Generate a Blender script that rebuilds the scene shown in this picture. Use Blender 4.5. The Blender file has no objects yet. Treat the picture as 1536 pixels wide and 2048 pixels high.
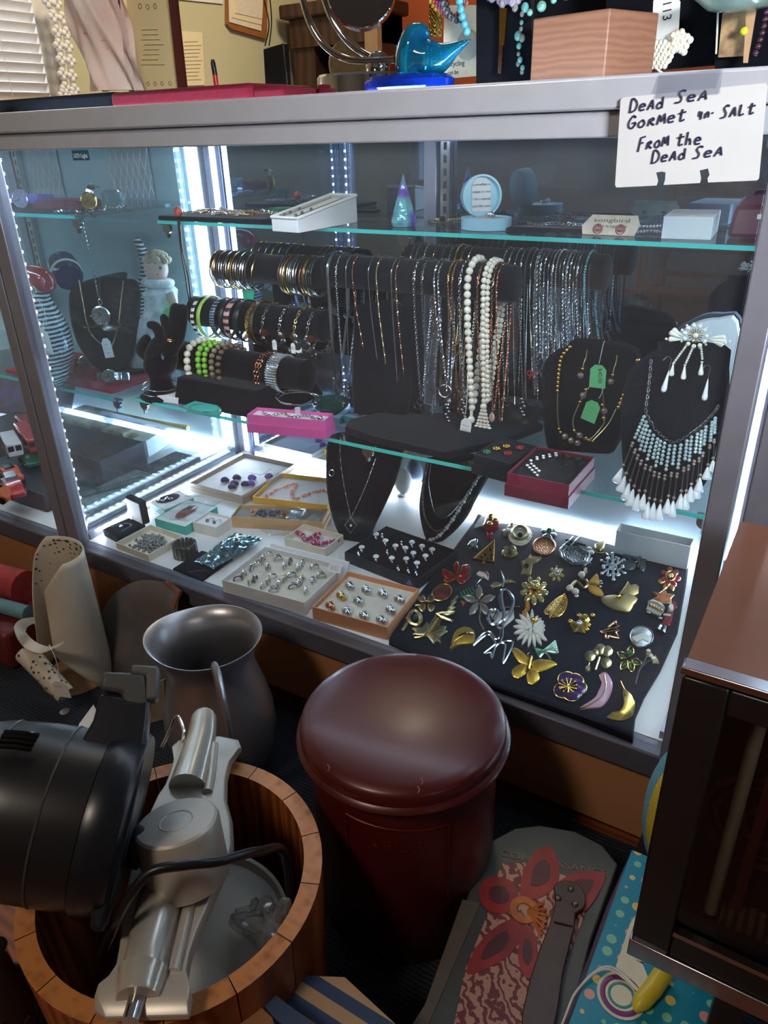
import bpy, bmesh, math, random
from mathutils import Vector as V, Matrix
random.seed(7)
S = bpy.context.scene
PI = math.pi
# ------------------------------------------------------------------ camera
CAM = V((0, -.8, .926)); FPX = 1494.8
CR = V((.854121, .519336, -.027693)); CD = V((.215351, -.401639, -.890118)); CF = V((-.473393, .754305, -.454888))
cd = bpy.data.cameras.new('camera'); co = bpy.data.objects.new('camera', cd); S.collection.objects.link(co)
co.matrix_world = Matrix(((CR.x, -CD.x, -CF.x, CAM.x), (CR.y, -CD.y, -CF.y, CAM.y), (CR.z, -CD.z, -CF.z, CAM.z), (0, 0, 0, 1)))
cd.sensor_fit = 'VERTICAL'; cd.sensor_height = 24; cd.lens = FPX / 2048 * 24; cd.clip_start = .02
S.camera = co
S.view_settings.view_transform = 'Standard'; S.view_settings.look = 'None'
S.view_settings.exposure = 0; S.view_settings.gamma = 1; S.view_settings.use_curve_mapping = False
S.cycles.max_bounces = 14; S.cycles.transparent_max_bounces = 24; S.cycles.transmission_bounces = 12; S.cycles.glossy_bounces = 6
S.cycles.sample_clamp_indirect = 4; S.cycles.caustics_reflective = False; S.cycles.caustics_refractive = False
# ------------------------------------------------------------------ light
W = bpy.data.worlds.new('world'); S.world = W; W.use_nodes = True
W.node_tree.nodes['Background'].inputs[0].default_value = (.75, .85, 1, 1)
W.node_tree.nodes['Background'].inputs[1].default_value = .04
LED_STRENGTH = 30
def area(name, loc, target, sx, sy, power, col, spread=PI):
    l = bpy.data.lights.new(name, 'AREA'); l.shape = 'RECTANGLE'; l.size = sx; l.size_y = sy; l.energy = power; l.color = col; l.spread = spread
    o = bpy.data.objects.new(name, l); S.collection.objects.link(o); o.location = loc
    o.rotation_euler = (V(target) - V(loc)).to_track_quat('-Z', 'Y').to_euler(); return o
area('window_daylight', (1.26, -.95, 1.3), (.02, 0, .97), .6, .4, 4.2, (.93, .97, 1), .6)
area('left_window_daylight', (-2.5, 1.0, 1.5), (-1, .5, 1.0), .5, .5, 4, (.85, .93, 1))
area('ceiling_lamp_back', (-1.35, 1.5, 2.5), (-2.3, 1.9, 1.0), .5, .5, 42, (1, .83, .58))
area('ceiling_lamp_front', (-.7, -2.0, 2.5), (-.6, -.4, 0), .4, .4, 19, (1, .86, .7))
# ------------------------------------------------------------------ pixel rays -> points of the place
def ray(u, v): return CR * (u - 768) + CD * (v - 1024) + CF * FPX
def PX(u, v, x): d = ray(u, v); return CAM + d * ((x - CAM.x) / d.x)
def PY(u, v, y): d = ray(u, v); return CAM + d * ((y - CAM.y) / d.y)
def PZ(u, v, z): d = ray(u, v); return CAM + d * ((z - CAM.z) / d.z)
def PN(u, v, p, n): d = ray(u, v); return CAM + d * ((V(p) - CAM).dot(n) / d.dot(n))
# ------------------------------------------------------------------ materials
def lin(c): return tuple(((x / 255) / 12.92 if x / 255 <= .04045 else ((x / 255 + .055) / 1.055) ** 2.4) for x in c)
def mat(name, rgb, rough=.5, metal=0, amt=.12, scale=40, bump=0, **k):
    m = bpy.data.materials.new(name); m.use_nodes = True; n = m.node_tree.nodes; L = m.node_tree.links
    b = n['Principled BSDF']; c = lin(rgb)
    b.inputs['Base Color'].default_value = (*c, 1); b.inputs['Roughness'].default_value = rough; b.inputs['Metallic'].default_value = metal
    for key, val in k.items():
        if key == 'second': continue
        b.inputs[key.replace('_', ' ')].default_value = val
    if amt or bump:
        t = n.new('ShaderNodeTexCoord'); z = n.new('ShaderNodeTexNoise'); z.inputs['Scale'].default_value = scale; z.inputs['Detail'].default_value = 4
        L.new(t.outputs['Object'], z.inputs['Vector'])
    if amt:
        r = n.new('ShaderNodeValToRGB'); r.color_ramp.elements[0].position = .3; r.color_ramp.elements[1].position = .7
        c2 = lin(k['second']) if 'second' in k else tuple(min(1, x * (1 + amt)) for x in c)
        r.color_ramp.elements[0].color = (*[x * (1 - amt) for x in c], 1); r.color_ramp.elements[1].color = (*c2, 1)
        L.new(z.outputs['Fac'], r.inputs[0]); L.new(r.outputs[0], b.inputs['Base Color'])
    if bump:
        bp = n.new('ShaderNodeBump'); bp.inputs['Strength'].default_value = bump; bp.inputs['Distance'].default_value = .002
        L.new(z.outputs['Fac'], bp.inputs['Height']); L.new(bp.outputs[0], b.inputs['Normal'])
    return m
def emis(name, rgb, s):
    m = bpy.data.materials.new(name); m.use_nodes = True; n = m.node_tree.nodes; n.clear(); o = n.new('ShaderNodeOutputMaterial'); e = n.new('ShaderNodeEmission')
    e.inputs[0].default_value = (*lin(rgb), 1); e.inputs[1].default_value = s; m.node_tree.links.new(e.outputs[0], o.inputs[0]); return m
def pane(name, tint=(1, 1, 1), refl=1.0, rough=0.0, haze=0):
    m = bpy.data.materials.new(name); m.use_nodes = True; n = m.node_tree.nodes; n.clear(); L = m.node_tree.links
    o = n.new('ShaderNodeOutputMaterial'); t = n.new('ShaderNodeBsdfTransparent'); g = n.new('ShaderNodeBsdfGlossy'); mx = n.new('ShaderNodeMixShader'); lw = n.new('ShaderNodeLayerWeight'); pw = n.new('ShaderNodeMath'); fr = n.new('ShaderNodeMath'); mu = n.new('ShaderNodeMath')
    lw.inputs[0].default_value = .5; pw.operation = 'POWER'; pw.inputs[1].default_value = 5; L.new(lw.outputs['Facing'], pw.inputs[0]); fr.operation = 'MULTIPLY_ADD'; fr.inputs[1].default_value = .96; fr.inputs[2].default_value = .04; L.new(pw.outputs[0], fr.inputs[0]); mu.operation = 'MULTIPLY'; mu.inputs[1].default_value = refl; g.inputs['Roughness'].default_value = rough
    t.inputs[0].default_value = (*tint, 1); L.new(fr.outputs[0], mu.inputs[0]); L.new(mu.outputs[0], mx.inputs[0]); L.new(t.outputs[0], mx.inputs[1]); L.new(g.outputs[0], mx.inputs[2])
    out = mx.outputs[0]
    if haze:
        tc = n.new('ShaderNodeTexCoord'); z = n.new('ShaderNodeTexNoise'); z.inputs['Scale'].default_value = 6; z.inputs['Detail'].default_value = 6
        rm = n.new('ShaderNodeMapRange'); rm.inputs[1].default_value = .3; rm.inputs[2].default_value = .75; rm.inputs[3].default_value = haze * .5; rm.inputs[4].default_value = haze
        df = n.new('ShaderNodeBsdfDiffuse'); m2 = n.new('ShaderNodeMixShader'); tl = n.new('ShaderNodeBsdfTranslucent'); m3 = n.new('ShaderNodeMixShader'); m3.inputs[0].default_value = .5
        L.new(tc.outputs['Object'], z.inputs['Vector']); L.new(z.outputs['Fac'], rm.inputs[0]); L.new(rm.outputs[0], m2.inputs[0]); L.new(out, m2.inputs[1]); L.new(df.outputs[0], m3.inputs[1]); L.new(tl.outputs[0], m3.inputs[2]); L.new(m3.outputs[0], m2.inputs[2]); out = m2.outputs[0]
    L.new(out, o.inputs[0]); return m
def striped(name, a, b, scale, axis='X', rough=.7, kind='BANDS', dist=0, thr=None, detail=2, metal=0, bump=0, rot=(0, 0, 0), stretch=(1, 1, 1)):
    m = bpy.data.materials.new(name); m.use_nodes = True; n = m.node_tree.nodes; L = m.node_tree.links; p = n['Principled BSDF']
    t = n.new('ShaderNodeTexCoord'); mp = n.new('ShaderNodeMapping'); w = n.new('ShaderNodeTexWave'); r = n.new('ShaderNodeValToRGB'); w.wave_type = kind
    if kind == 'BANDS': w.bands_direction = axis
    else: w.rings_direction = axis
    mp.inputs['Rotation'].default_value = rot; mp.inputs['Scale'].default_value = stretch
    w.inputs['Scale'].default_value = scale; w.inputs['Distortion'].default_value = dist; w.inputs['Detail'].default_value = detail; w.inputs['Detail Scale'].default_value = 1.5
    r.color_ramp.elements[0].color = (*lin(a), 1); r.color_ramp.elements[1].color = (*lin(b), 1)
    if thr: r.color_ramp.elements[0].position = thr - .03; r.color_ramp.elements[1].position = thr + .03
    L.new(t.outputs['Object'], mp.inputs[0]); L.new(mp.outputs[0], w.inputs['Vector']); L.new(w.outputs['Fac'], r.inputs[0]); L.new(r.outputs[0], p.inputs['Base Color'])
    p.inputs['Roughness'].default_value = rough; p.inputs['Metallic'].default_value = metal
    if bump:
        bp = n.new('ShaderNodeBump'); bp.inputs['Strength'].default_value = bump; bp.inputs['Distance'].default_value = .003; L.new(w.outputs['Fac'], bp.inputs['Height']); L.new(bp.outputs[0], p.inputs['Normal'])
    return m
def spots(name, base, cols, scale, radius, rough=.5, rnd=1.0):
    m = bpy.data.materials.new(name); m.use_nodes = True; n = m.node_tree.nodes; L = m.node_tree.links; p = n['Principled BSDF']
    t = n.new('ShaderNodeTexCoord'); v = n.new('ShaderNodeTexVoronoi'); v.inputs['Scale'].default_value = scale; v.inputs['Randomness'].default_value = rnd
    ms = n.new('ShaderNodeMath'); ms.operation = 'LESS_THAN'; ms.inputs[1].default_value = radius; mx = n.new('ShaderNodeMix'); mx.data_type = 'RGBA'
    sp = n.new('ShaderNodeSeparateColor'); r = n.new('ShaderNodeValToRGB'); r.color_ramp.interpolation = 'CONSTANT'
    for i, c in enumerate(cols):
        e = r.color_ramp.elements[i] if i < 2 else r.color_ramp.elements.new(i / len(cols))
        e.position = i / len(cols); e.color = (*lin(c), 1)
    L.new(t.outputs['Object'], v.inputs['Vector']); L.new(v.outputs['Distance'], ms.inputs[0]); L.new(ms.outputs[0], mx.inputs[0]); L.new(v.outputs['Color'], sp.inputs[0]); L.new(sp.outputs[0], r.inputs[0])
    mx.inputs[6].default_value = (*lin(base), 1); L.new(r.outputs[0], mx.inputs[7]); L.new(mx.outputs[2], p.inputs['Base Color']); p.inputs['Roughness'].default_value = rough; return m
GLASS = pane('clear glass', (.98, .99, 1), .9, 0, .028)
SIDEG = pane('side glass', (.88, .94, .97), .9, 0, .02)
SHELFG = pane('shelf glass', (.92, .97, .975), .9)
EDGEG = mat('glow-tinted green glass edge', (96, 232, 222), .15, 0, .1, 8, Emission_Color=(.0, .0, .0, 1), Transmission_Weight=.3)  # teal raised so the base colour carries the LED glow of the edge
ALU = mat('satin aluminium', (150, 151, 166), .38, .4, .06, 30)
RAILM = mat('lit rail aluminium', (192, 195, 206), .34, .25, .04, 30)  # lighter copy of the post aluminium; window light on the rail put into colour
ALUD = mat('dull aluminium', (112, 112, 126), .45, .35, .06, 30)
STEEL = mat('bright steel', (205, 207, 210), .16, 1, .05)
CHROME = mat('chrome', (225, 225, 228), .05, 1, 0)
MIRROR = mat('tinted mirror', (166, 186, 210), .015, 1, 0)
LEDM = emis('led light', (214, 236, 255), LED_STRENGTH)
LEDDOT = emis('led diode', (230, 243, 255), LED_STRENGTH * 3.2)
DECKW = mat('white laminate deck', (226, 226, 222), .35, 0, .04, 10)
VEL = mat('black velvet', (12, 13, 21), .95, 0, .25, 400, .3, Sheen_Weight=.12, Sheen_Roughness=.4, Specular_IOR_Level=.15)
NAVY = mat('navy velvet', (11, 12, 27), .9, 0, .3, 300, .3, Sheen_Weight=.12, Sheen_Roughness=.4, Specular_IOR_Level=.2)
SILV = mat('silver', (214, 214, 212), .2, 1, .15, 300)
DSILV = mat('dark silver', (130, 128, 126), .3, 1, .3, 300)
GOLD = mat('gold', (226, 178, 84), .22, 1, .15, 300)
PGOLD = mat('pale gold', (214, 190, 136), .28, 1, .15, 300)
COPPER = mat('rose gold', (196, 132, 98), .25, 1, .2, 300)
PEARL = mat('pearl', (236, 228, 208), .22, 0, .05, 60, Coat_Weight=.6, Coat_Roughness=.1)
WPEARL = mat('white pearl', (240, 242, 240), .2, 0, .04, 60, Coat_Weight=.6, Coat_Roughness=.1)
WHITE = mat('white card', (228, 228, 226), .6, 0, .03, 30)
CREAM = mat('cream card', (226, 218, 198), .65, 0, .06, 60)
INK = mat('dark ink', (42, 40, 66), .6, 0, 0)
BLACKP = mat('black plastic', (24, 24, 27), .35, 0, .1)
TAGW = mat('white price tag', (232, 232, 228), .6, 0, .03)
STRING = mat('white string', (222, 222, 216), .8, 0, .1)
CRYST = mat('crystal', (235, 240, 245), .06, .75, .2, 600)
# ------------------------------------------------------------------ mesh builder
class MB:
    def __init__(s): s.v = []; s.f = []; s.m = []; s.M = Matrix(); s.i = 0
    def add(s, vs, fs, m=None):
        o = len(s.v); M = s.M; s.v += [M @ V(p) for p in vs]; s.f += [[a + o for a in f] for f in fs]; s.m += [s.i if m is None else m] * len(fs); return s
    def hexa(s, b, t, m=None):
        return s.add(list(b) + list(t), [(3, 2, 1, 0), (4, 5, 6, 7), (0, 1, 5, 4), (1, 2, 6, 5), (2, 3, 7, 6), (3, 0, 4, 7)], m)
    def box(s, a, b, m=None):
        x0, y0, z0 = a; x1, y1, z1 = b
        return s.hexa([(x0, y0, z0), (x1, y0, z0), (x1, y1, z0), (x0, y1, z0)], [(x0, y0, z1), (x1, y0, z1), (x1, y1, z1), (x0, y1, z1)], m)
    def prism(s, pts, d, m=None):                       # pts: 3D polygon, d: extrusion vector
        n = len(pts); d = V(d); top = [V(p) + d for p in pts]
        return s.add(list(pts) + top, [list(range(n - 1, -1, -1)), list(range(n, 2 * n))] + [(i, (i + 1) % n, n + (i + 1) % n, n + i) for i in range(n)], m)
    def dome(s, pts, d, k=.72, m=None):                  # like prism with a pillowed top
        n = len(pts); d = V(d); c = sum((V(p) for p in pts), V()) / n
        r1 = [V(p) + d * .55 for p in pts]; r2 = [c + (V(p) - c) * k + d for p in pts]
        fs = [list(range(n - 1, -1, -1)), list(range(2 * n, 3 * n))]
        for b in (0, n): fs += [(b + i, b + (i + 1) % n, b + n + (i + 1) % n, b + n + i) for i in range(n)]
        return s.add(list(pts) + r1 + r2, fs, m)
    def sweep(s, pts, rad, n=8, m=None, closed=False, twist=0, flat=1.0, up=None):
        pts = [V(p) for p in pts]; N = len(pts)
        if N < 2: return s
        R = rad if isinstance(rad, (list, tuple)) else [rad] * N
        vs = []; pu = None
        for i in range(N):
            t = (pts[(i + 1) % N] - pts[i - 1]) if closed else (pts[min(i + 1, N - 1)] - pts[max(i - 1, 0)])
            if t.length < 1e-9: t = V((0, 0, 1))
            t.normalize()
            if pu is None:
                a = V(up) if up else (V((0, 0, 1)) if abs(t.z) < .9 else V((1, 0, 0)))
            else: a = pu
            u = a - t * a.dot(t)
            if u.length < 1e-6: u = t.orthogonal()
            u.normalize(); pu = u; w = t.cross(u)
            for k in range(n):
                an = 2 * PI * k / n + twist * i
                vs.append(pts[i] + u * (math.cos(an) * R[i] * flat) + w * (math.sin(an) * R[i]))
        fs = []
        for i in range(N if closed else N - 1):
            j = (i + 1) % N
            fs += [(i * n + k, i * n + (k + 1) % n, j * n + (k + 1) % n, j * n + k) for k in range(n)]
        if not closed: fs += [list(range(n - 1, -1, -1)), [(N - 1) * n + k for k in range(n)]]
        return s.add(vs, fs, m)
    def sphere(s, c, r, seg=10, rings=7, m=None, sc=(1, 1, 1)):
        c = V(c); vs = [c + V((0, 0, r * sc[2]))]
        for i in range(1, rings):
            a = PI * i / rings
            for k in range(seg):
                b = 2 * PI * k / seg; vs.append(c + V((r * sc[0] * math.sin(a) * math.cos(b), r * sc[1] * math.sin(a) * math.sin(b), r * sc[2] * math.cos(a))))
        vs.append(c - V((0, 0, r * sc[2]))); fs = [(0, 1 + k, 1 + (k + 1) % seg) for k in range(seg)]
        for i in range(rings - 2): fs += [(1 + i * seg + k, 1 + (i + 1) * seg + k, 1 + (i + 1) * seg + (k + 1) % seg, 1 + i * seg + (k + 1) % seg) for k in range(seg)]
        l = len(vs) - 1; fs += [(l, 1 + (rings - 2) * seg + (k + 1) % seg, 1 + (rings - 2) * seg + k) for k in range(seg)]
        return s.add(vs, fs, m)
    def lathe(s, prof, n=32, c=(0, 0, 0), ax=(0, 0, 1), m=None, ring=False, sx=1.0):
        q = V((0, 0, 1)).rotation_difference(V(ax)).to_matrix(); c = V(c); vs = []
        for r, z in prof:
            for k in range(n):
                a = 2 * PI * k / n; vs.append(c + q @ V((r * math.cos(a) * sx, r * math.sin(a), z)))
        fs = []; P = len(prof)
        for i in range(P if ring else P - 1):
            j = (i + 1) % P; fs += [(i * n + k, i * n + (k + 1) % n, j * n + (k + 1) % n, j * n + k) for k in range(n)]
        if not ring: fs += [list(range(n - 1, -1, -1)), [(P - 1) * n + k for k in range(n)]]
        return s.add(vs, fs, m)
    def torus(s, c, ax, R, r, n=24, k=6, m=None, sx=1.0, flat=1.0):
        q = V((0, 0, 1)).rotation_difference(V(ax).normalized()).to_matrix(); c = V(c)
        return s.sweep([c + q @ V((R * math.cos(2 * PI * i / n) * sx, R * math.sin(2 * PI * i / n), 0)) for i in range(n)], r, k, m, True, flat=flat, up=q @ V((0, 0, 1)))
    def grid(s, fn, nu, nv, m=None, wrap=False):
        vs = [fn(i / nu, j / nv) for j in range(nv + 1) for i in range(nu + (0 if wrap else 1))]; w = nu if wrap else nu + 1
        return s.add(vs, [(j * w + i, j * w + (i + 1) % w, (j + 1) * w + (i + 1) % w, (j + 1) * w + i) for j in range(nv) for i in range(nu)], m)
    def build(s, name, mats, parent=None, angle=38, bevel=0, solid=0):
        if not isinstance(mats, (list, tuple)): mats = [mats]
        vs = s.v; lo = V((min(p.x for p in vs), min(p.y for p in vs), min(p.z for p in vs))); hi = V((max(p.x for p in vs), max(p.y for p in vs), max(p.z for p in vs)))
        o = V(((lo.x + hi.x) / 2, (lo.y + hi.y) / 2, lo.z)); me = bpy.data.meshes.new(name)
        me.from_pydata([p - o for p in vs], [], s.f)
        for x in mats: me.materials.append(x)
        me.polygons.foreach_set('material_index', s.m)
        bm = bmesh.new(); bm.from_mesh(me)
        if not solid: bmesh.ops.recalc_face_normals(bm, faces=bm.faces)
        bm.to_mesh(me); bm.free()
        me.polygons.foreach_set('use_smooth', [True] * len(me.polygons)); me.set_sharp_from_angle(angle=math.radians(angle))
        ob = bpy.data.objects.new(name, me); S.collection.objects.link(ob)
        if parent is not None:
            w = parent.location.copy(); q = parent.parent
            while q is not None: w += q.location; q = q.parent
            ob.parent = parent; ob.location = o - w
        else: ob.location = o
        if solid: md = ob.modifiers.new('thickness', 'SOLIDIFY'); md.thickness = solid; md.offset = 0
        if bevel: md = ob.modifiers.new('edge', 'BEVEL'); md.width = bevel; md.segments = 2; md.limit_method = 'ANGLE'; md.angle_limit = math.radians(40)
        return ob
def tag(o, label, cat, group=None):
    o['label'] = label; o['category'] = cat
    if group: o['group'] = group
    return o
def thing(name, label, cat, loc=(0, 0, 0), group=None):
    o = bpy.data.objects.new(name, None); o.empty_display_size = .02; S.collection.objects.link(o); o.location = loc; return tag(o, label, cat, group)
def solo(name, label, cat, mb, mats, group=None, **k): return tag(mb.build(name, mats, None, **k), label, cat, group)
def struct(name, mb, mats, parent=None, **k):
    o = mb.build(name, mats, parent, **k)
    if parent is None: o['kind'] = 'structure'
    return o
def part(o, label): o['label'] = label; return o
def bez(pts, n=8):                                       # Catmull-Rom through points
    pts = [V(p) for p in pts]; out = []
    for i in range(len(pts) - 1):
        a = pts[max(i - 1, 0)]; b = pts[i]; c = pts[i + 1]; d = pts[min(i + 2, len(pts) - 1)]
        for k in range(n):
            t = k / n; out.append(.5 * ((2 * b) + (c - a) * t + (2 * a - 5 * b + 4 * c - d) * t * t + (3 * b - a - 3 * c + d) * t ** 3))
    out.append(pts[-1]); return out
def resample(pts, step):
    pts = [V(p) for p in pts]; out = [pts[0]]; acc = 0
    for a, b in zip(pts, pts[1:]):
        L = (b - a).length
        while L > 1e-9 and acc + L >= step:
            a = a + (b - a) * ((step - acc) / L); out.append(a.copy()); L = (b - a).length; acc = 0
        acc += L
    return out
def chain(mb, pts, r, style='rope', m=None):
    if style == 'snake': mb.sweep(resample(pts, .006), r, 6, m)
    elif style == 'rope': mb.sweep(resample(pts, r * 2.2), r * 1.15, 4, m, twist=.7)
    elif style == 'bead':
        for p in resample(pts, r * 2.02): mb.sphere(p, r, 8, 6, m)
    elif style == 'link':
        q = resample(pts, r * 2.6)
        for i in range(len(q) - 1):
            t = (q[i + 1] - q[i]).normalized(); a = t.orthogonal().normalized(); b = t.cross(a); ax = a if i % 2 else b; w = t.cross(ax); c = (q[i] + q[i + 1]) / 2
            mb.sweep([c + t * (math.cos(k * PI / 4) * r * 1.75) + w * (math.sin(k * PI / 4) * r) for k in range(8)], r * .34, 4, m, True)
    return mb
def ordn(i): return ['first', 'second', 'third', 'fourth', 'fifth', 'sixth', 'seventh', 'eighth', 'ninth', 'tenth', 'eleventh', 'twelfth', 'thirteenth', 'fourteenth', 'fifteenth', 'sixteenth', 'seventeenth', 'eighteenth', 'nineteenth', 'twentieth', 'twenty-first', 'twenty-second', 'twenty-third', 'twenty-fourth', 'twenty-fifth', 'twenty-sixth', 'twenty-seventh', 'twenty-eighth'][i]
FONT = None
def text_mb(txt, size):                                   # lettering as a flat mesh in its own XY plane
    c = bpy.data.curves.new('lettering', 'FONT'); c.body = txt; c.size = size; c.extrude = size * .02; c.resolution_u = 3
    o = bpy.data.objects.new('lettering', c); S.collection.objects.link(o)
    bpy.context.view_layer.update(); me = bpy.data.meshes.new_from_object(o.evaluated_get(bpy.context.evaluated_depsgraph_get()))
    vs = [v.co.copy() for v in me.vertices]; fs = [list(p.vertices) for p in me.polygons]
    bpy.data.objects.remove(o); bpy.data.curves.remove(c); bpy.data.meshes.remove(me); return vs, fs
def write(mb, txt, org, xd, yd, size, m=None, width=None):  # text laid on a surface: origin, right and up directions
    vs, fs = text_mb(txt, 1.0); xd = V(xd).normalized(); yd = V(yd); yd = (yd - xd * yd.dot(xd)).normalized(); n = xd.cross(yd); w = max(v.x for v in vs); k = size if width is None else width / w
    mb.add([V(org) + xd * (v.x * k) + yd * (v.y * size) + n * (v.z * size + .0003) for v in vs], fs, m); return mb
# ------------------------------------------------------------------ the room
ZD = .192; ZM = .442; ZU = .776; YB = .53; XL = -1.265; XR = -.0555; ZT = .965
WALLY = mat('pale green wall paint', (196, 192, 158), .85, 0, .06, 3)
ORANGE = mat('terracotta wall paint', (164, 78, 44), .85, 0, .06, 3)
DIM = mat('grey wall paint', (150, 144, 138), .9, 0, .06, 3)
PLANK = striped('reddish floor boards', (112, 58, 34), (150, 84, 48), 7, 'Y', .4, dist=3, stretch=(1, 3, 1))
CARPET = striped('dark blue ribbed carpet', (16, 19, 28), (40, 46, 60), 52, 'Y', .95, dist=2.5, detail=5, bump=.6)
PANELW = mat('brown laminate panel', (186, 130, 90), .38, 0, .12, 3)
RX0, RX1, RY0, RY1, RH = -2.75, 1.32, -3.0, 3.2, 2.6
struct('floor', MB().box((RX0, RY0, -.06), (RX1, RY1, 0)), PLANK)
struct('trim_1', MB().box((RX0 + .01, -.47, 0), (RX1 - .01, .0, .004)), CARPET)['label'] = 'dark blue ribbed carpet strip in front of the showcases'
struct('ceiling', MB().box((RX0, RY0, RH), (RX1, RY1, RH + .05)), DIM)
mb = MB()
wy0, wy1, wz0, wz1 = .3, 1.31, 1.06, 2.1
for a, b in (((RX0 - .08, RY0, 0), (RX0, wy0, RH)), ((RX0 - .08, wy1, 0), (RX0, RY1, RH)), ((RX0 - .08, wy0, 0), (RX0, wy1, wz0)), ((RX0 - .08, wy0, wz1), (RX0, wy1, RH))): mb.box(a, b)
struct('wall_left', mb, WALLY)
struct('wall_back', MB().box((RX0, RY1, 0), (RX1, RY1 + .08, RH)), ORANGE)
struct('wall_front', MB().box((RX0, RY0 - .08, 0), (RX1, RY0, RH)), DIM)
struct('wall_right', MB().box((RX1, RY0, 0), (RX1 + .08, RY1, RH)), DIM)
WFR = mat('white painted trim', (216, 214, 206), .5, 0, .05)
win = struct('window_1', MB().box((RX0 - .05, wy0, wz0), (RX0 - .04, wy1, wz1)), emis('daylight sky pane', (235, 242, 255), 2.2))
mb = MB()
for a, b in (((RX0 - .06, wy1 - .02, wz0 - .05), (RX0 + .02, wy1 + .05, wz1 + .05)), ((RX0 - .06, wy0 - .05, wz0 - .05), (RX0 + .02, wy0 + .02, wz1 + .05)), ((RX0 - .06, wy0, wz1), (RX0 + .02, wy1, wz1 + .05)), ((RX0 - .06, wy0, wz0 - .05), (RX0 + .03, wy1, wz0))): mb.box(a, b)
mb.build('window_frame', WFR, win)
BL = mat('white blind slat', (236, 232, 226), .5, 0, .03, Transmission_Weight=.0)
bl = thing('window_blind', 'white slatted blind lowered over the window on the left', 'blind', (RX0 + .03, .8, wz0))
mb = MB()
n = int((wz1 - wz0) / .031)
for i in range(n):
    z = wz0 + .012 + i * .031
    mb.hexa([(RX0 + .012, wy0 + .03, z - .013), (RX0 + .014, wy0 + .03, z - .015), (RX0 + .014, wy1 - .03, z - .015), (RX0 + .012, wy1 - .03, z - .013)], [(RX0 + .034, wy0 + .03, z + .013), (RX0 + .036, wy0 + .03, z + .011), (RX0 + .036, wy1 - .03, z + .011), (RX0 + .034, wy1 - .03, z + .013)])
mb.build('slats', BL, bl)
for y in (1.12, .6): MB().sweep([(RX0 + .036, y, wz0), (RX0 + .036, y, wz1)], .0012, 6).build('cord', STRING, bl)
MB().box((RX0 + .008, wy0 + .03, wz1 - .04), (RX0 + .045, wy1 - .03, wz1)).build('headrail', BL, bl)
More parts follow.
